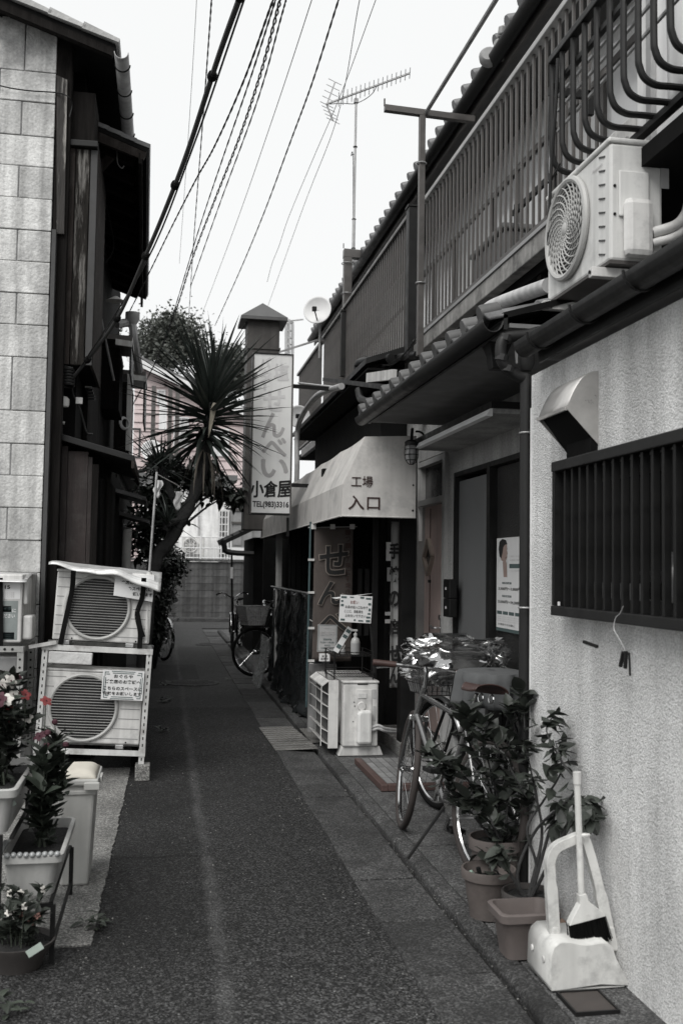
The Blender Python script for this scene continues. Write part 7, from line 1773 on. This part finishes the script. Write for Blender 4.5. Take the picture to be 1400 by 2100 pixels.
def dustpan():
    t = thing('dustpan', 'scuffed white plastic upright dustpan with a tall looped handle', 'dustpan', (1.47, 3.5, FZ))
    m = mat('pan_plastic', (.64, .64, .62), .42, var=.14, scale=6, streak=.12, stain=.18, stain_amt=.6, stain_scale=8)
    x0, x1, y0, y1 = 1.362, 1.600, 3.385, 3.605; z0, z1 = FZ+.006, PY(1150, 1938, 3.40).z
    # hollow box with a sloping front lip, rounded top
    g = G(t)
    prof = [(x0+.004, z0), (x0, z0+.02), (x0+.004, z1-.03), (x0+.014, z1-.004), (x0+.035, z1+.012), (x0+.07, z1+.012), (x0+.095, z1+.006), (x0+.125, z1+.000), (x0+.155, z1+.000), (x0+.185, z1+.004), (x1-.025, z1+.002), (x1-.008, z1-.012), (x1+.004, z1-.05), (x1+.055, z0+.002), (x1+.06, z0-.003)]
    g.grid(lambda u, v: (prof[round(u*14)][0], y0+(y1-y0)*v, prof[round(u*14)][1]), 14, 1)
    g.out('pan_top', m, t, True, solid=.004)
    for yy in (y0, y1):
        g = G(t); g.face([(x, yy, z) for x, z in prof[:14]]+[(x1-.05, yy, z0+.012), (x0+.03, yy, z0)]); g.out('pan_side', m, t, solid=.004)
    G(t).box(x0+.006, x1+.04, y0+.004, y1-.004, z0-.004, z0).out('pan_floor', m, t)
    for yy in ((y0+y1)/2-.05, (y0+y1)/2+.06): G(t).lathe((x0-.001, yy, z0+.085), [(.012, 0), (.010, .004)], 12, ax=(-1, 0, 0)).out('pivot', WHITE_OLD, t)
    # looped handle: flat strap up, over and down the far side
    ym = 3.49; ht = .56
    K = lambda x, y: PY(x, y, ym)
    la, lb, ap, rb = K(1134, 1925), K(1126, 1790), K(1192, 1716), K(1247, 1925)
    path = smoothpath([la, lb.lerp(la, .4), lb, K(1126, 1762), K(1138, 1738), K(1165, 1724), ap, K(1205, 1745), K(1220, 1800), K(1234, 1860), rb], 5)
    g = G(t)
    n = len(path); half = .0165
    for s, w_ in ((0, 1),):
        rings = []
        for i, p in enumerate(path):
            tg = (path[min(i+1, n-1)]-path[max(i-1, 0)]).normalized(); nr = tg.cross(V((0, 1, 0))).normalized()
            wd = half*(1.25 if i < 8 or i > n-9 else 1); th = .020
            rings.append(g.pts([p+nr*wd+V((0, -th, 0)), p+nr*wd*.8+V((0, th, 0)), p-nr*wd*.8+V((0, th, 0)), p-nr*wd+V((0, -th, 0))]))
        for a, b in zip(rings, rings[1:]):
            for j in range(4): g.f.append((a+j, a+(j+1) % 4, b+(j+1) % 4, b+j))
        g.f.append(tuple(rings[0]+j for j in range(4))); g.f.append(tuple(rings[-1]+j for j in range(4)))
    g.out('handle', m, t, True, bev=.005)
    # flared feet where the handle meets the pan, and the clip on top
    for q in (la, rb):
        G(t).prism([q+V((-.030, -.024, -.035)), q+V((.032, -.024, -.038)), q+V((.012, -.024, .05)), q+V((-.012, -.024, .05))], (0, .048, 0)).out('handle_foot', m, t, bev=.006)
    G(t).torus(ap+V((-.006, -.028, .014)), .019, .007, (0, .2, 1), 18, 6, (.3, 5.6)).out('broom_clip', m, t, True)
    # broom held in the clip
    b = thing('broom', 'white handled broom with dark bristles standing in the dustpan', 'broom', ap)
    top = PY(1182, 1590, ym-.036); low = PY(1191, 1832, ym-.036); d = (low-top).normalized()
    G(b).tube([top, top.lerp(low, .15), low], [.0125, .0115, .0125], 12).out('stick', m, b, True); G(b).lathe(top, [(.015, -.012), (.015, .03)], 12, ax=d).out('stick_cap', WHITE_OLD, b)
    q = .25; ax = (d+V((.16, 0, 0))).normalized(); sd = ax.cross(V((0, 1, 0))).normalized()
    hd = G(b); L = .095
    def P(u, w_, th): return low+ax*u+sd*w_+V((0, th, 0))
    k = hd.pts([P(0, -.014, -.014), P(0, .014, -.014), P(.03, .018, -.016), P(.075, .058, -.018), P(L, .072, -.018), P(L, -.072, -.018), P(.075, -.058, -.018), P(.03, -.018, -.016)]); k2 = hd.pts([P(0, -.014, .014), P(0, .014, .014), P(.03, .018, .016), P(.075, .058, .018), P(L, .072, .018), P(L, -.072, .018), P(.075, -.058, .018), P(.03, -.018, .016)])
    hd.f.append(tuple(k+j for j in range(8))); hd.f.append(tuple(k2+j for j in reversed(range(8)))); [hd.f.append((k+j, k+(j+1) % 8, k2+(j+1) % 8, k2+j)) for j in range(8)]
    hd.out('broom_head', m, b, bev=.003)
    g = G(b); rnd = random.Random(2)
    for i in range(420):
        w_ = rnd.uniform(-.07, .07); th = rnd.uniform(-.016, .016); p = P(L-.005, w_, th); e = P(L+.085+rnd.uniform(-.01, .01), w_*1.12+rnd.gauss(0, .003), th*1.2); e.z = max(e.z, FZ+.02)
        g.tube([p, e], .0016, 3, False)
    o = g.out('bristles', BLACK_MATT, b); o['kind'] = 'stuff'
dustpan()
def drain_lid():
    z = FZ
    a, b, c, d = PZ(1140, 2040, z), PZ(1220, 2032, z), PZ(1262, 2072, z), PZ(1172, 2084, z)
    t = thing('drain_lid', 'square brown metal drain lid set in the pale paving by the dustpan', 'drain lid', (a+c)/2)
    x0, x1, y0, y1 = a.x+.01, (b.x+c.x)/2, c.y-.01, a.y; m = mat('brown_lid', (.07, .060, .056), .55, .3, var=.3, scale=15)
    G(t).box(x0, x1, y0, y1, z-.01, z+.005).out('plate', m, t)
    for q in ((x0-.008, x0-.001, y0-.008, y1+.008), (x1+.001, x1+.008, y0-.008, y1+.008), (x0-.0005, x1+.0005, y0-.008, y0-.001), (x0-.0005, x1+.0005, y1+.001, y1+.008)): G(t).box(*q, z-.01, z+.009).out('frame', BLACK, t)
drain_lid()

# ------------------------------------------------------------------ leafy plants
def leafy(name, label, base, stems, leaf_me, n, rnd, size=(.7, 1.2), cat='plant', group=None, bark=BARK, r0=.010, tip=.7, up=.25, droop=.0, spread=1.0, limit=280, fill=None):
    """stems: lists of points; leaves gather towards the ends"""
    t = thing(name, label, cat, base, group)
    paths = [smoothpath(s, 5) for s in stems]
    for p in paths: G(t).tube(p, [r0*(1-.75*i/len(p)) for i in range(len(p))], 6).out('stem', bark, t, True)
    spots = []
    for i in range(min(n, limit)):
        p = paths[i % len(paths)]; u = 1-(rnd.random()**1.6)*tip; f = u*(len(p)-1); a = int(f); q = p[a].lerp(p[min(a+1, len(p)-1)], f-a)
        dr = (p[min(a+1, len(p)-1)]-p[max(a-1, 0)]).normalized()
        out = V((rnd.gauss(0, 1), rnd.gauss(0, 1), rnd.gauss(0, .6))); out = (out-dr*out.dot(dr)*.7).normalized()
        x = (out*spread+dr*.5+UP*(up-droop)).normalized()
        s = rnd.uniform(*size)
        spots.append((q, .05)); place('leaf', leaf_me, t, frame(q-V(t.location), x, UP+V((rnd.gauss(0, .3), rnd.gauss(0, .3), 0)), s=s))
    if fill: fill_leaves(t, spots, fill[0], fill[1], fill[1]*.45, fill[2], n, droop)
    return t
rnd = random.Random(11)
LM_cam = leaf_mesh('leaf', .086, .050, LEAF_DARK, .25, .15)
LM_small = leaf_mesh('leaf', .055, .024, LEAF_DARK, .3, .2)
b = pB+V((0, 0, .22))
def wp(px, py, Y): return PY(px, py, Y)
st_ = []
Yc_ = 4.36
for pts in ([(1035, 1752), (1040, 1640), (1050, 1560), (1045, 1450)], [(1035, 1752), (1020, 1640), (1000, 1560), (985, 1480)], [(1040, 1752), (1070, 1600), (1075, 1500), (1070, 1420)], [(1035, 1752), (990, 1650), (950, 1590), (900, 1560)], [(1035, 1752), (960, 1660), (930, 1620), (880, 1545)], [(1035, 1752), (1010, 1690), (985, 1650), (960, 1640)], [(1040, 1752), (1080, 1660), (1070, 1620), (1000, 1500)], [(1035, 1752), (1000, 1600), (960, 1520), (955, 1460)]):
    st_.append([wp(x, y, Yc_+rnd.uniform(-.10, .12)*(i > 0)) for i, (x, y) in enumerate(pts)])
leafy('camellia_bush', 'dense glossy dark camellia bush growing in the tall brown pot', b, st_, LM_cam, 280, rnd, (.7, 1.3), 'shrub', None, r0=.007, tip=.92, up=.35, fill=(200, .06, LEAF_DARK))
st_ = []
for pts in ([(1080, 1850), (1100, 1780), (1080, 1700), (1115, 1640), (1150, 1580), (1138, 1520)], [(1080, 1850), (1060, 1790), (1100, 1700), (1180, 1620), (1150, 1560), (1120, 1500), (1135, 1465)], [(1085, 1850), (1130, 1760), (1170, 1690), (1200, 1640), (1215, 1690)], [(1080, 1850), (1110, 1720), (1100, 1640), (1090, 1590), (1075, 1520)], [(1085, 1850), (1150, 1720), (1190, 1650), (1180, 1680)], [(1080, 1850), (1040, 1780), (1030, 1740), (1020, 1760)], [(1085, 1850), (1130, 1690), (1150, 1640), (1140, 1690)]):
    st_.append([wp(x, y, min(3.95, PX(x, y, 1.585-.05*rnd.random()).y)) for i, (x, y) in enumerate(pts)])
leafy('bare_stem_bush', 'straggly bush with bare crooked stems and drooping leaves at the white wall', pC+V((0, 0, .15)), st_, LM_cam, 120, rnd, (.65, 1.1), 'shrub', None, r0=.008, tip=.38, up=0, droop=.45, spread=.7, fill=(110, .06, LEAF_DARK))
# weeds in the trough pot rim
LM_ivy = leaf_mesh('leaf', .055, .05, LEAF_DARK, .2, .15)
st_ = [[wp(1010, 1756, 4.32), wp(985, 1745, 4.28), wp(975, 1760, 4.24)], [wp(1020, 1760, 4.3), wp(1005, 1770, 4.27), wp(1000, 1790, 4.25)], [wp(1030, 1755, 4.32), wp(1045, 1762, 4.28), wp(1040, 1785, 4.25)]]
leafy('ivy_sprig', 'small ivy sprig spilling over the rim of the tall brown pot', wp(1010, 1756, 4.18), st_, LM_ivy, 9, rnd, (.8, 1.2), 'plant', None, r0=.003, tip=.9)

# ================================================================== LEFT FRONT: BIN, PLANTERS, FLOWERS
def bin_():
    Y = 4.86; k = Y/2050; a, b = PY(112, 1815, Y), PY(196, 1605, Y); x0, x1 = a.x, b.x; z1 = b.z
    t = thing('waste_bin', 'slim white plastic bin with a cream domed lid beside the planters', 'bin', ((x0+x1)/2, Y, .006))
    m = mat('bin_plastic', (.50, .50, .48), .5, var=.12, streak=.15, stain=.25, stain_amt=.4)
    D = .30; tp = .022
    g = G(t); rs = [(x0+tp, x1-tp, Y+tp, Y+D-tp, .006), (x0, x1, Y, Y+D, z1)]
    k0 = [g.pts([(p[0], p[2], p[4]), (p[1], p[2], p[4]), (p[1], p[3], p[4]), (p[0], p[3], p[4])]) for p in rs]
    for j in range(4): g.f.append((k0[0]+j, k0[0]+(j+1) % 4, k0[1]+(j+1) % 4, k0[1]+j))
    g.f += [(k0[0]+3, k0[0]+2, k0[0]+1, k0[0]), (k0[1], k0[1]+1, k0[1]+2, k0[1]+3)]
    g.out('body', m, t, bev=.012)
    G(t).box(x0-.004, x1+.004, Y-.004, Y+D+.004, z1-.055, z1-.035).out('band', m, t, bev=.004)
    G(t).box(x0-.014, x1+.014, Y-.014, Y+D+.014, z1-.012, z1+.018).out('lid_rim', m, t, bev=.008)
    cr = mat('cream_lid', (.60, .57, .50), .45, var=.12)
    def dome(u, v):
        x = x0-.004+(x1-x0+.008)*u; y = Y-.004+(D+.008)*v; e = (1-abs(2*u-1)**5)*(1-abs(2*v-1)**5); return (x, y, z1+.019+.035*e)
    G(t).grid(dome, 14, 14).out('lid', cr, t, True, solid=.003)
    G(t).box(x1-.05, x1+.022, Y-.03, Y-.0145, z1-.03, z1+.006).out('latch', m, t, bev=.005); G(t).box(x1+.0145, x1+.026, Y+.08, Y+.18, z1-.02, z1+.012).out('hinge_lug', m, t, bev=.004)
bin_()
PLW = mat('planter_white', (.50, .50, .485), .5, var=.15, streak=.2, stain=.2, stain_amt=.4)
def stand():
    # black iron stepped stand
    t = thing('plant_stand', 'black iron stepped plant stand carrying the white planters', 'plant stand', PZ(40, 1960, 0))
    a = PZ(106, 1975, 0); x1 = a.x; y0 = a.y
    def leg(x, y, z): G(t).bar((x, y, 0.0), (x, y, z), .009, .009).out('leg', BLACK, t)
    zs = .215; x0 = x1-.40
    for y in (y0, y0+.78):
        leg(x1, y, zs); leg(x1-.20, y, .48); leg(x0, y, .48)
        G(t).bar((x1, y, zs), (x1-.20, y, zs), .008, .008, UP).out('rail', BLACK, t); G(t).bar((x1-.2, y, .46), (x0, y, .46), .008, .008, UP).out('rail', BLACK, t)
    for x in (x1-.01, x1-.06, x1-.11, x1-.16): G(t).bar((x, y0, zs+.006), (x, y0+.78, zs+.006), .007, .005).out('slat', BLACK, t)
    for x in (x1-.16, x1-.23, x1-.31, x0): G(t).bar((x, y0, .468), (x, y0+.78, .468), .007, .005).out('slat', BLACK, t)
    G(t).bar((x1, y0, .06), (x1, y0+.78, .06), .006, .006).out('rail', BLACK, t)
    return x1, y0, zs
sx, sy, sz = stand()
pl1 = planter('planter', 'white rim trough with a chain of beads and a leafy plant in it', sx-.205, sx+.02, sy+.05, sy+.62, sz+.012, sz+.175, PLW, .03, soil=.04, group='white troughs on the black stand')
pl2 = planter('planter', 'upper white trough holding the red and white flowers', sx-.40, sx-.155, sy+.02, sy+.66, .474, .645, PLW, .03, soil=.03, group='white troughs on the black stand')
def beads():
    t = thing('bead_chain', 'chain of clear glass beads laid along the rim of the white trough', 'bead chain', (sx-.1, sy+.05, sz+.18))
    m = mat('glass_bead', (.30, .31, .31), .12, var=.1, spec=.8); me = G().lathe((0, 0, 0), [(.002, -.012), (.009, -.008), (.012, 0), (.009, .008), (.002, .012)], 10).mesh('bead', m, True)
    ps = [V((sx+.005-.023*i, sy+.046+random.uniform(-.004, .004), sz+.176)) for i in range(9)]+[V((sx-.21, sy+.07+.024*i, sz+.18)) for i in range(7)]
    for p in ps: place('bead', me, t, Matrix.Translation(p-V(t.location)) @ Matrix.Rotation(1.57, 4, 'X'))
    G(t).tube(ps, .0015, 4).out('string', BLACK, t)
beads()
LM_ld = leaf_mesh('leaf', .075, .036, mat('border_leaf', (.028, .035, .027), .5, spec=.35, var=.4, scale=14, rnd=.5), .3, .22)
rnd = random.Random(21)
by = sy+.33; bx = sx-.09
st_ = []
for i in range(9):
    a = rnd.uniform(0, 6.28); h = rnd.uniform(.20, .44); r_ = rnd.uniform(.03, .12)
    st_.append([V((bx+rnd.uniform(-.03, .03), by+rnd.uniform(-.05, .05), sz+.135)), V((bx+math.cos(a)*r_*.4, by+math.sin(a)*r_*.6, sz+.135+h*.5)), V((bx+math.cos(a)*r_, by+math.sin(a)*r_*1.3, sz+.135+h))])
tpl = leafy('leafy_plant', 'tall leafy plant with plum buds growing in the bead trimmed trough', V((bx, by, sz+.135)), st_, LM_ld, 170, rnd, (.9, 1.55), 'plant', None, mat('green_stem', (.05, .06, .045), .7), r0=.005, tip=.9, up=.75, spread=1.1, fill=(160, .05, MATS['border_leaf']))
for i in range(5):
    p = st_[i][-1]; q = p+V((rnd.uniform(-.03, .05), 0, rnd.uniform(.05, .12))); G(tpl).tube([p, q], .002, 4).out('stem', MATS['green_stem'], tpl); G(tpl).lathe(q, [(.003, -.012), (.013, -.003), (.012, .008), (.004, .014)], 10).out('bud', BLOSSOM_PLUM, tpl, True)
G(tpl).tube([V((bx-.0, by+.1, sz+.13)), V((bx-.005, by+.1, sz+.52))], .004, 5).out('cane', PIPE_GREY, tpl)
def flower(t, c, r_, m, n=5, ax=None):
    ax = V(ax or (rnd.gauss(0, .5), -1, rnd.uniform(.2, 1.2))).normalized(); s = ax.orthogonal().normalized(); g = G(t)
    for k in range(n):
        a = k*2*math.pi/n; d = (s*math.cos(a)+ax.cross(s)*math.sin(a)); e = ax.cross(d); p = V(c)
        g.face([p, p+d*r_*.55+e*r_*.42+ax*r_*.12, p+d*r_+e*r_*.2+ax*r_*.05, p+d*r_-e*r_*.2+ax*r_*.05, p+d*r_*.55-e*r_*.42+ax*r_*.12])
    fo = g.out('blossom', m, t); G(t).lathe(V(c)+ax*.004, [(r_*.12, 0), (r_*.08, r_*.15)], 8, ax=ax).out('blossom_eye', BLOSSOM_PLUM, fo)
bx2, by2 = sx-.27, sy+.36; st_ = []
for i in range(13):
    a = rnd.uniform(0, 6.28); h = rnd.uniform(.22, .44); r_ = rnd.uniform(.03, .14)
    st_.append([V((bx2+rnd.uniform(-.05, .05), by2+rnd.uniform(-.15, .15), .61)), V((bx2+math.cos(a)*r_*.5, by2+math.sin(a)*r_*1.0, .61+h*.55)), V((bx2+math.cos(a)*r_, by2+math.sin(a)*r_*1.5, .61+h))])
t = leafy('flowering_plant', 'flowering bedding plant with white and dull red blooms in the upper trough', V((bx2, by2, .61)), st_, LM_ld, 290, rnd, (.9, 1.6), 'plant', None, MATS['green_stem'], r0=.004, tip=.98, up=.3, droop=.1, fill=(420, .06, MATS['border_leaf']))
for i, s in enumerate(st_): flower(t, s[-1]+V((rnd.gauss(0, .02), -.02, .01)), rnd.uniform(.022, .032), (BLOSSOM_PALE, BLOSSOM_RED, BLOSSOM_PALE, BLOSSOM_PLUM, BLOSSOM_RED)[i % 5])
for (px, py, m) in ((10, 1430, BLOSSOM_PALE), (28, 1425, BLOSSOM_PALE), (52, 1425, BLOSSOM_RED), (95, 1438, BLOSSOM_RED), (15, 1470, BLOSSOM_RED), (5, 1405, BLOSSOM_PALE), (82, 1510, BLOSSOM_PLUM)):
    c = PY(px, py, by2-.05); flower(t, c, .026, m); G(t).tube([c, c+V((rnd.gauss(0, .01), .02, -.15))], .002, 4).out('stem', MATS['green_stem'], t)
# name tags
for px, py, Y, lab in ((18, 1652, sy+.1, 'pale green plant tag standing in the upper trough'), (72, 1948, 3.55, 'pale plant tag leaning out of the round bowl')):
    c = PY(px, py, Y); o = G().obox(c, (.028, .0012, .012), Matrix.Rotation(-.55, 3, 'Y')).out('plant_tag', mat('tag_green', (.36, .42, .38), .6), None); tag(o, lab, 'plant tag', 'plant tags')
# round bowl with pansies on the ground
bc = PZ(28, 2004, 0); bc = V((bc.x, bc.y+.10, .0))
t = thing('bowl_pot', 'shallow round dark terracotta bowl with small pale flowers', 'plant pot', bc)
G(t).lathe(bc, [(.085, 0), (.105, .05), (.13, .085), (.135, .10), (.128, .10), (.118, .08)], 32, cap=(True, False)).out('body', TERRA_DARK, t, True)
g = G(t); g.lathe(bc, [(.001, .086), (.12, .084)], 24, cap=(False, False)); g.out('soil', SOIL, t)
st_ = []
for i in range(14):
    a = rnd.uniform(0, 6.28); r_ = rnd.uniform(.02, .11); h = rnd.uniform(.07, .22); st_.append([bc+V((math.cos(a)*r_*.6, math.sin(a)*r_*.6, .085)), bc+V((math.cos(a)*r_*.8, math.sin(a)*r_*.8, .085+h*.6)), bc+V((math.cos(a)*r_, math.sin(a)*r_, .085+h))])
t = leafy('small_flowers', 'little bedding flowers with pale and pinkish blooms in the dark bowl', bc+V((0, 0, .085)), st_, leaf_mesh('leaf', .055, .026, LEAF_DARK, .3, .2), 220, rnd, (.7, 1.3), 'plant', None, MATS['green_stem'], r0=.0025, tip=.95)
for i, s in enumerate(st_): flower(t, s[-1], .014, BLOSSOM_PALE if i % 3 else mat('salmon_petal', (.36, .2, .17), .7))
# weeds
def weed(label, c, n, L, seed, group='weeds in the cracks'):
    r_ = random.Random(seed); t = thing('weed', label, 'weed', c, group); me = leaf_mesh('leaf', L, L*.42, LEAF_MID, .25, .35)
    for i in range(n):
        a = r_.uniform(0, 6.28); x = V((math.cos(a), math.sin(a), r_.uniform(.15, .9))); place('leaf', me, t, frame(V((r_.uniform(-.05, .05), r_.uniform(-.05, .05), r_.uniform(.0, .05))), x, UP, s=r_.uniform(.6, 1.3)))
weed('broad leaved weed growing at the corner of the pale yard slab', PZ(195, 1905, 0), 22, .055, 3)
weed('faint blurred weed at the bottom corner below the flower bowl', PZ(18, 2085, 0), 16, .06, 4)
weed('tuft of weeds along the dark board foot, nearer tuft', PZ(340, 1440, 0), 18, .06, 5); weed('tuft of weeds along the dark board foot, farther tuft', PZ(338, 1405, 0), 16, .06, 6)
weed('low weeds by the foot block under the rack, beside the lane', PZ(335, 1500, 0), 14, .05, 7)
weed('small weed by the kerb near the vinyl sheet', PZ(470, 1395, 0), 8, .05, 8)

# ================================================================== YUCCA AND SHRUBS UP THE LANE
def yucca():
    Y = 9.25; base = V((PY(286, 1330, Y).x, Y, 0)); hd = PY(434, 806, Y)
    t = thing('yucca', 'tall yucca with a spiky crown on a leaning trunk', 'yucca', base)
    ps = smoothpath([base, PY(312, 1180, Y), PY(352, 1105, Y), PY(400, 1010, Y), PY(422, 930, Y), PY(428, 870, Y), hd], 6)
    G(t).tube(ps, [.066-.022*i/len(ps)+.007*math.sin(i*2.1) for i in range(len(ps))], 10).out('trunk', BARK, t, True)
    g = G(t); r_ = random.Random(4)
    me = leaf_mesh('leaf', .83, .066, mat('yucca_leaf', (.040, .050, .044), .4, var=.35, scale=5, rnd=.4), .5, .06, tip=0, n=5)
    me2 = leaf_mesh('leaf', .74, .056, mat('yucca_leaf', .04), .5, .16, tip=0, n=6)
    me3 = leaf_mesh('leaf', .42, .036, mat('dry_leaf', (.14, .125, .105), .8, rnd=.3), .6, .75, tip=0, n=6)
    ga = math.pi*(3-5**.5); n = 190
    for i in range(n):
        q = i/n; el = R(86-112*q**.8)+r_.gauss(0, .10); a = i*ga+r_.gauss(0, .12)
        x = V((math.cos(a)*math.cos(el), math.sin(a)*math.cos(el), math.sin(el)))
        p = hd+V((-.05*q, 0, .05-.50*q))+x*.04
        place('leaf', me if el > .15 else me2, t, frame(p-base, x, UP if abs(x.z) < .95 else EX, s=(r_.uniform(.62, 1.08)*(.80 if el > 1.0 else 1.0), r_.uniform(.75, 1.05), 1)))
    for i in range(18):
        a = r_.uniform(0, 6.28); el = R(r_.uniform(-60, -25)); x = V((math.cos(a)*math.cos(el), math.sin(a)*math.cos(el), math.sin(el)))
        place('leaf', me3 if i % 3 else me2, t, frame(hd+V((-.05, 0, -.42-.22*r_.random()))-base, x, UP, s=r_.uniform(.6, 1)))
    # the pale dead leaf folded over at the crown
    place('leaf', leaf_mesh('leaf', .32, .057, mat('bleached_leaf', (.34, .31, .25), .7), .3, .15, tip=0, n=5), t, frame(PY(440, 826, Y-.2)-base, V((-.15, -.1, -1)), V((0, -1, .1)), s=1))
    # lower side heads
    for (px, py, Yy, m_, s, aim) in ((330, 960, 9.6, me, .55, (-.5, 0, .5)), (345, 1075, 9.1, me2, .5, (-.6, -.3, .2))):
        c = PY(px, py, Yy); G(t).tube([PY(372, 1065, Y), c], .03, 6).out('branch', BARK, t)
        for i in range(26):
            a = i*ga; el = r_.uniform(-.5, 1.3); x = (V((math.cos(a)*math.cos(el), math.sin(a)*math.cos(el), math.sin(el)))+V(aim)*.5).normalized(); place('leaf', m_, t, frame(c-base, x, UP if abs(x.z) < .95 else EX, s=s*r_.uniform(.8, 1.1)))
yucca()
def shrub(label, Y, boughs, n, L, m, seed, base, droop=.3):
    r_ = random.Random(seed); t = thing('shrub', label, 'shrub', base, 'shrubs around the yucca'); b_ = V(base)
    me = leaf_mesh('leaf', L, L*.38, m, .3, .25); g = G(t); cs = []
    for (px, py, Yo, rad) in boughs:
        c = PY(px, py, Y+Yo); cs.append((c, rad*Y/2050)); G(t).tube(smoothpath([b_, b_.lerp(c, .5)+V((.05, 0, .1)), c], 4), [.022, .02, .018, .015, .012, .010, .008, .006, .005][:9], 5).out('stem', BARK, t, True)
    for i in range(min(n, 295)):
        c, rad = cs[i % len(cs)]; q = c+V((r_.gauss(0, .5), r_.gauss(0, .5), r_.gauss(0, .45)))*rad
        x = V((r_.gauss(0, 1), r_.gauss(0, 1), r_.gauss(-droop, .6))).normalized(); place('leaf', me, t, frame(q-b_, x, UP+V((0, -.3, 0)), s=r_.uniform(.7, 1.3)))
    fill_leaves(t, [(c_+V((0, .05, 0)), r2*.9) for c_, r2 in cs], (900 if L > .15 else 1700), L*.9, L*.36, m, seed, droop)
base = PY(362, 1090, 13.0)
shrub('broad leaved dark shrub hanging behind the yucca trunk', 13.2, [(360, 960, 0, 40), (400, 990, .2, 30), (445, 1000, .3, 26), (478, 1015, .3, 22), (330, 950, -.2, 30), (420, 965, 0, 30), (345, 1010, 0, 34)], 290, .17, LEAF_DARK, 2, base, .5)
shrub('dark bush filling the gap under the timber eave', 12.8, [(310, 1010, 0, 34), (300, 1060, 0, 40), (330, 1075, .2, 36), (295, 1110, 0, 36), (320, 1120, .1, 34), (350, 1050, .1, 30)], 290, .13, LEAF_DARK, 3, base+V((-.15, -.3, 0)))
shrub('low leafy bush beside the old chrome bicycle', 15.0, [(345, 1150, 0, 30), (325, 1160, 0, 30), (358, 1165, .1, 26), (340, 1190, 0, 30), (318, 1200, -.2, 30), (352, 1140, .2, 24), (330, 1230, -.2, 28)], 295, .105, mat('leaf_grey', (.04, .047, .04), .55, rnd=.4), 4, V((PY(318, 1320, 15).x, 15, 0)))
shrub('low weeds and bush at the foot of the old bicycle', 14.4, [(315, 1250, 0, 30), (325, 1285, 0, 26), (312, 1310, 0, 26), (308, 1220, 0, 24)], 200, .09, LEAF_DARK, 6, V((PY(308, 1330, 14.4).x, 14.4, 0)))
c = PY(347, 1215, 14.9); g = G(); g.grid(lambda u, v: c+V(((u-.5)*.16*(.5+v)+.02*math.sin(v*9), .03*math.sin(u*8+v*5), .12-.26*v+.02*math.sin(u*7))), 10, 12); o = g.out('carrier_bag', mat('bag_white', .55, .6), None, True, solid=.002); tag(o, 'crumpled white carrier bag hanging in the low bush', 'carrier bag')
# outdoor unit of the white house behind the fence
t = thing('far_air_conditioner', 'pale outdoor unit on the white house seen through the mesh fence', 'air conditioner', PY(395, 1148, 29.6), 'outdoor air conditioner units')
Y = 29.6; a, b = PY(374, 1147, Y), PY(420, 1101, Y); G(t).box(a.x, b.x, Y, Y+.3, a.z, b.z).out('casing', WHITE_OLD, t, bev=.02)
c = PY(391, 1118, Y-.005); ac_fan_front(t, c, 14*Y/2050, (0, -1, 0), UP, WHITE_OLD, 5, 10, .0, .008)
for i in range(4): p = PY(391, 1137+i*2.6, Y); G(t).obox((p.x, Y-.006, p.z), (.28, .004, .010)).out('louvre', mat('louvre_dark', .12, .7), t)
